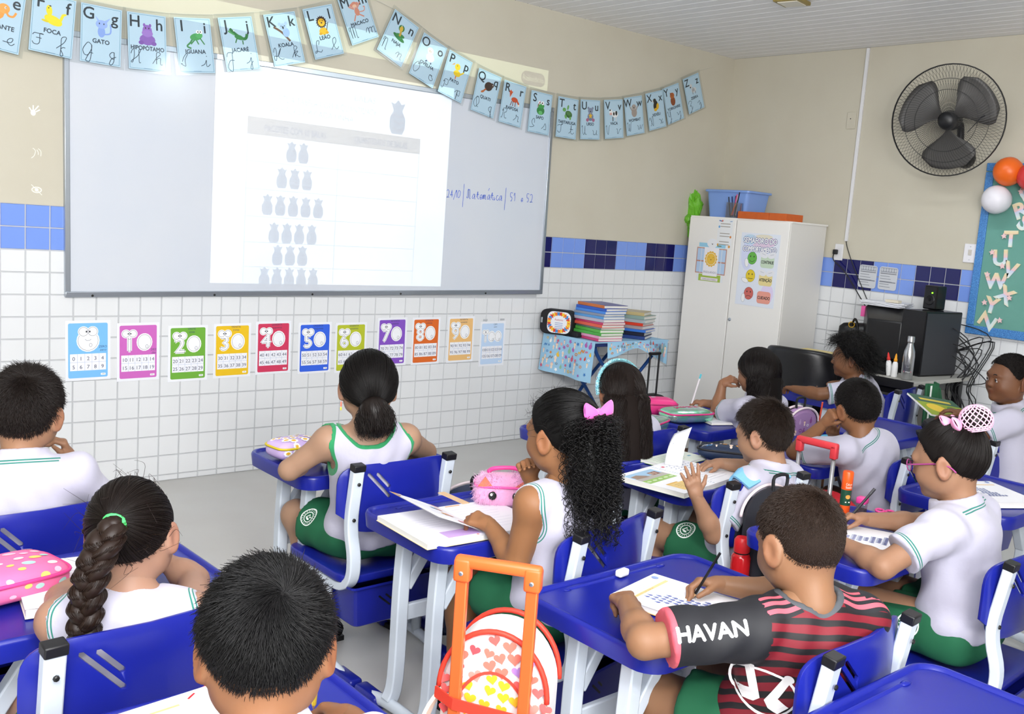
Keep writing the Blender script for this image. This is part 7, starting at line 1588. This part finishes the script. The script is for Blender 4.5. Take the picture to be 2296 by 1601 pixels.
# ------------------------------------------------------------------ school bags
def heart(P, x, y, s, c, rot=0):
    pts = []
    for k in range(20):
        t = 2*pi*k/20; a = 16*sin(t)**3/17; b = (13*cos(t)-5*cos(2*t)-2*cos(3*t)-cos(4*t))/17; pts.append((x+s*(a*cos(rot)-b*sin(rot)), y+s*(a*sin(rot)+b*cos(rot))))
    P.poly(pts, c)
def bagbody(W, H, D, m, parent, name='bag_body', arch=.5):   # arched panel, local x width, z up, y depth
    pts = [(-W/2, 0), (W/2, 0), (W/2, H*(1-arch*.5))]+[(W/2*cos(t), H*(1-arch*.5)+H*arch*.5*sin(t)) for t in np.linspace(.1, pi-.1, 21)]+[(-W/2, H*(1-arch*.5))]
    b = MB(); b.prism(pts, -D/2, D/2, Matrix(((1, 0, 0, 0), (0, 0, 1, 0), (0, 1, 0, 0), (0, 0, 0, 1)))); return b.build(name, m, parent, bevel=.022), pts
tb = empty('trolley_backpack', (-4.868, -3.462, 0), R(-54), 'heart-print school bag on an orange trolley frame in the foreground aisle', 'backpack', None)
body, prof = bagbody(.24, .555, .12, mat('white_canvas', '#f4efee', .7, bump=(300, .2, .0006)), tb); 
for o in [body]: o.location = (0, .0, .075)
RED, ORG = mat('red_piping', '#e0402e', .5), mat('orange_frame', '#f0662e', .4)
for y in (-.0625, .0625): MB().tube([(x*.99, y, z+.075) for x, z in prof[2:]], .006, 6).build('piping', RED, tb, smooth=True)
P = P2(); g = random.Random(3); pl = []
for k in range(2600):
    x, y = g.uniform(-.118, .118), g.uniform(.01, .54)
    if y > .41 and (x/.115)**2+((y-.41)/.128)**2 > 1: continue
    if any(math.hypot(x-a, y-b) < (.026 if b > .33 else .038) for a, b in pl): continue
    pl.append((x, y)); inner = (x/.09)**2+((y-.30)/.16)**2 < 1 and y > .26
    c = '#e8be2e' if inner and y > .36 else g.choice(['#e8525a', '#ea6660', '#ee7a6a', '#b98ad8']) if y > .46 else g.choice(['#ee6a68', '#f08474', '#e85a5c', '#f2968a']); heart(P, x, y, g.uniform(.0125, .0165), c, g.uniform(-.4, .4))
P.line([(.098*cos(t), .29+.175*sin(t)) for t in np.linspace(0, pi, 24)], .007, '#d84a3a')
heart(P, .005, .13, .075, '#e04a40')
for y in (.145, .115, .085): P.rect(-.05, y, .1, .012, '#f4ece6')
P.build('printed_hearts', tb, None, lambda x, y, z: (x, -.0632-z, y+.075))
for sx in (-1, 1):
    MB().tube([(sx*.075, -.085, .06), (sx*.075, -.085, .775)], 1, 4, flat=(.0125, .0085), up=(1, 0, 0)).build('rod', mat('orange_rod', '#e06a34', .35, metal=.2), tb, bevel=.003)
    cl_b = MB().box((sx*.075, -.085, .40), (.042, .03, .055), b=.006).build('clamp', ORG, tb, smooth=True)
    MB().box((sx*.075, -.085, .765), (.036, .03, .05), b=.006).build('corner_joint', ORG, tb, smooth=True); MB().lathe([(.005, 0), (.005, .002), (.003, .003)], 10, Matrix.Translation((sx*.075, -.1, .76))@Matrix.Rotation(R(90), 4, 'X')).build('screw', ALU, tb)
    MB().box((sx*.075, -.03, .045), (.03, .06, .07), b=.008).build('wheel_housing', BLACK, tb); MB().lathe([(.034, -.012), (.036, 0), (.034, .012)], 16, Matrix.Translation((sx*.12, -.06, .037))@Matrix.Rotation(R(90), 4, 'Y')).build('wheel', BLACK, tb)
MB().box((0, -.085, .782), (.186, .026, .026), b=.008).build('grip', ORG, tb, smooth=True); MB().box((0, -.082, .40), (.12, .02, .045), b=.008).build('cross_plate', ORG, tb, smooth=True); MB().tube([(-.125, -.066, .478), (-.075, -.099, .474), (.075, -.099, .462), (.125, -.066, .458)], 1, 4, flat=(.0125, .002), up=(0, 0, 1)).build('strap_band', RED, tb)
MB().tube(spline([(-.05, -.095, .415), (-.042, -.107, .37), (0, -.115, .345), (.045, -.107, .37), (.052, -.095, .415)], 5), 1, 4, flat=(.002, .010), up=(0, 1, 0)).build('carry_loop', mat('cream_web', '#f0dccb', .6), tb)
for sx in (-1, 1):
    pts = spline([(sx*.105, -.04, .49), (sx*.14, -.06, .43), (sx*.158, -.065, .33), (sx*.15, -.055, .2), (sx*.13, -.03, .12)], 6); MB().tube(pts, 1, 4, flat=(.004, .017), up=(1, 0, 0)).build('shoulder_strap', mat('cream_web', '#f0dccb', .6), tb)
P = P2(); P.line([((-.009 if k % 2 else .009), .014*k) for k in range(22)], .0035, '#e0604a')
pz_ = spline([(.105, -.04, .49), (.14, -.06, .43), (.158, -.065, .33), (.15, -.055, .2), (.13, -.03, .12)], 12)
P.v = [tuple(pz_[min(len(pz_)-1, int(y/.3*(len(pz_)-1)))]+V((.0048, x*1.2-.0, 0)) if False else pz_[min(len(pz_)-1, int(y/.3*(len(pz_)-1)))]+V((x*.35, -.0185, 0))) for x, y, z in P.v]; P.build('zigzag_print', tb, None, lambda *a: a)
def school_bag(label, x, y, ang, W, H, D, m, pat, z=0.0, wheels=True, seed=1, extra=None):
    e = empty('backpack', (x, y, z), R(ang), label, 'backpack'); b, pr = bagbody(W, H, D, m, e); b.location = (0, 0, .06 if wheels else 0); z0 = .06 if wheels else 0
    P = P2(); g = random.Random(seed); q = P2(); pattern(q, -W*.44, .02, W*.44, H*.86, 900, seed, .022, pat); q.v = [(a, -D/2-.0012-c, b_+z0) for a, b_, c in q.v]; q.build('printed_pattern', e, None, lambda *k: k)
    for yy in (-D/2, D/2): MB().tube([(px*.99, yy, pz_+z0) for px, pz_ in pr[2:]], .0055, 6).build('piping', mat(extra or 'pale_piping', '#e8d8dc', .5), e, smooth=True)
    k = MB(); k.prism([(-W*.36, .03), (W*.36, .03), (W*.36, H*.34), (W*.24, H*.42), (-W*.24, H*.42), (-W*.36, H*.34)], -D/2-.045, -D/2+.01, Matrix(((1, 0, 0, 0), (0, 0, 1, 0), (0, 1, 0, z0), (0, 0, 0, 1)))); k.build('front_pocket', m, e, bevel=.015)
    MB().tube(spline([(-.03, 0, H*.98+z0), (-.03, 0, H+.04+z0), (.03, 0, H+.04+z0), (.03, 0, H*.98+z0)], 4), .006, 6).build('carry_loop', BF, e)
    for sx in (-1, 1):
        MB().tube(spline([(sx*W*.25, D/2, H*.9+z0), (sx*W*.3, D/2+.04, H*.6+z0), (sx*W*.34, D/2+.01, H*.15+z0)], 5), 1, 4, flat=(.005, .018), up=(0, 1, 0)).build('shoulder_strap', m, e)
        if wheels: MB().lathe([(.032, -.01), (.034, 0), (.032, .01)], 14, Matrix.Translation((sx*W*.42, 0, .034))@Matrix.Rotation(R(90), 4, 'Y')).build('wheel', BLACK, e)
    return e
NV = mat('navy_fabric', '#182848', .65)
nb2 = school_bag('navy and pink flower-print trolley bag on the floor beside the tank-top girl\'s chair', -4.13, -2.42, -30, .31, .50, .18, NV, ['#e8b8d0', '#4a88c8', '#e8e8f0', '#d890b8', '#68b0d8'], 0, True, 6)
P = P2(); P.poly([(-.14, .10), (.14, .16), (.14, .30), (-.14, .24)], '#e9b4ce'); P.line([(-.15, .25), (.15, .32)], .012, '#e8e0e0')
for k in range(6): P.ell(-.1+.04*k, .17+.01*(k % 3), .012, .016, '#d87aa8', 20*k)
P.build('pink_panel', nb2, None, lambda x, y, z: (x, -.092-.003-z, y+.06))
gbk = school_bag('black, yellow and blue cartoon backpack hung behind the page-turning boy\'s chair', -3.56, -3.235, -5, .24, .37, .09, mat('black_print', '#20222a', .6), ['#e8c22a', '#f0d040', '#5a9ad8', '#f0f0f0', '#e0b820', '#4a80b8'], .33, False, 12)
for sx, c in ((-.05, '#7ab4d8'), (.10, '#7ab4d8')): MB().tube(spline([(sx, .06, .37), (sx-.01, .13, .395), (sx-.01, .155, .34), (sx-.015, .16, .2)], 5), 1, 4, flat=(.004, .028), up=(0, 1, 0)).build('sky_strap', mat('sky_web', c, .6), gbk)
rb_ = empty('drink_bottle', (-3.70, -3.215, .36), 0, 'red drink bottle in the side pocket of the cartoon backpack', 'bottle')
MB().lathe([(.028, 0), (.031, .006), (.031, .13), (.022, .148)], 20).build('bottle_body', mat('red_clear', '#b81a20', .15, spec=.6), rb_, smooth=True); MB().lathe([(.024, .146), (.026, .15), (.026, .185), (.02, .194)], 20).build('cap', mat('red_cap', '#d8262c', .35), rb_, auto=.6); MB().lathe([(.0245, .142), (.0245, .148)], 20).build('neck_ring', BLACK, rb_)
rt_ = empty('trolley_backpack', (-2.99, -3.05, 0), R(-86), 'red and navy backpack with a red-gripped grey trolley handle between the desks', 'backpack')
b_, pr_ = bagbody(.28, .50, .17, mat('red_navy', '#c8202c', .55), rt_); b_.location = (0, 0, .06)
P = P2(); P.poly([(-.13, .02), (.13, .02), (.13, .2), (0, .14), (-.13, .2)], '#22306e'); P.poly([(-.13, .3), (0, .22), (.13, .3), (.13, .36), (0, .28), (-.13, .36)], '#22306e'); P.ell(0, .4, .05, .035, '#e8e8ec'); P.build('printed_panels', rt_, None, lambda x, y, z: (x, -.0862-z, y+.06))
for sx in (-1, 1): MB().tube([(sx*.07, -.1, .06), (sx*.07, -.1, .745)], .008, 8).build('rod', BT, rt_, smooth=True); MB().box((sx*.07, -.1, .745), (.026, .026, .05), b=.005).build('corner_joint', mat('red_grip', '#d23a42', .45), rt_, smooth=True)
MB().box((0, -.1, .765), (.168, .026, .026), b=.008).build('grip', _M['red_grip'], rt_, smooth=True)
school_bag('lilac, red and blue shiny-edged backpack on the floor behind the red-shirt boy', -3.93, -3.67, -40, .28, .46, .15, mat('lilac_foil', '#c48ac8', .35), ['#d8262c', '#2a6aa8', '#e8a0d0', '#b02a8a'], 0, False, 21)
school_bag('thin mauve mesh bag hung on the back of the long-haired girl\'s chair', -2.38, -2.50, 0, .24, .28, .05, mat('mauve_mesh', '#a884b4', .7), ['#8a4a8c', '#e8e8f0', '#c8a8cc'], .46, False, 31)
jk = empty('jacket', (-.84, -2.30, .40), R(7), 'green school jacket with white stripes hung over the chair near the computer', 'jacket')
JG = mat('jacket_green', '#1d5a38', .7, bump=(200, .2, .001))
MB().grid(lambda u, v: V((.0+.16*(u-.5)*(1+.4*(1-v)), -.03-.05*sin(pi*u)*(1-v*.5)-.012*sin(9*u+3*v), -.36+.70*v)), 14, 12).build('jacket_back', JG, jk, smooth=True, solid=.012)
MB().tube(spline([(.06, -.03, .3), (.10, -.05, .15), (.11, -.06, -.1), (.09, -.05, -.3)], 5), [.035]*8+[.03]*8, 10).build('sleeve', JG, jk, smooth=True)
for dx in (-.006, .008): MB().tube(spline([(-.05+dx, -.05, .33), (-.06+dx, -.055, .1), (-.07+dx, -.05, -.3)], 5), .003, 5).build('piping', mat('white_piping', '#e8ece8', .6), jk, smooth=True)
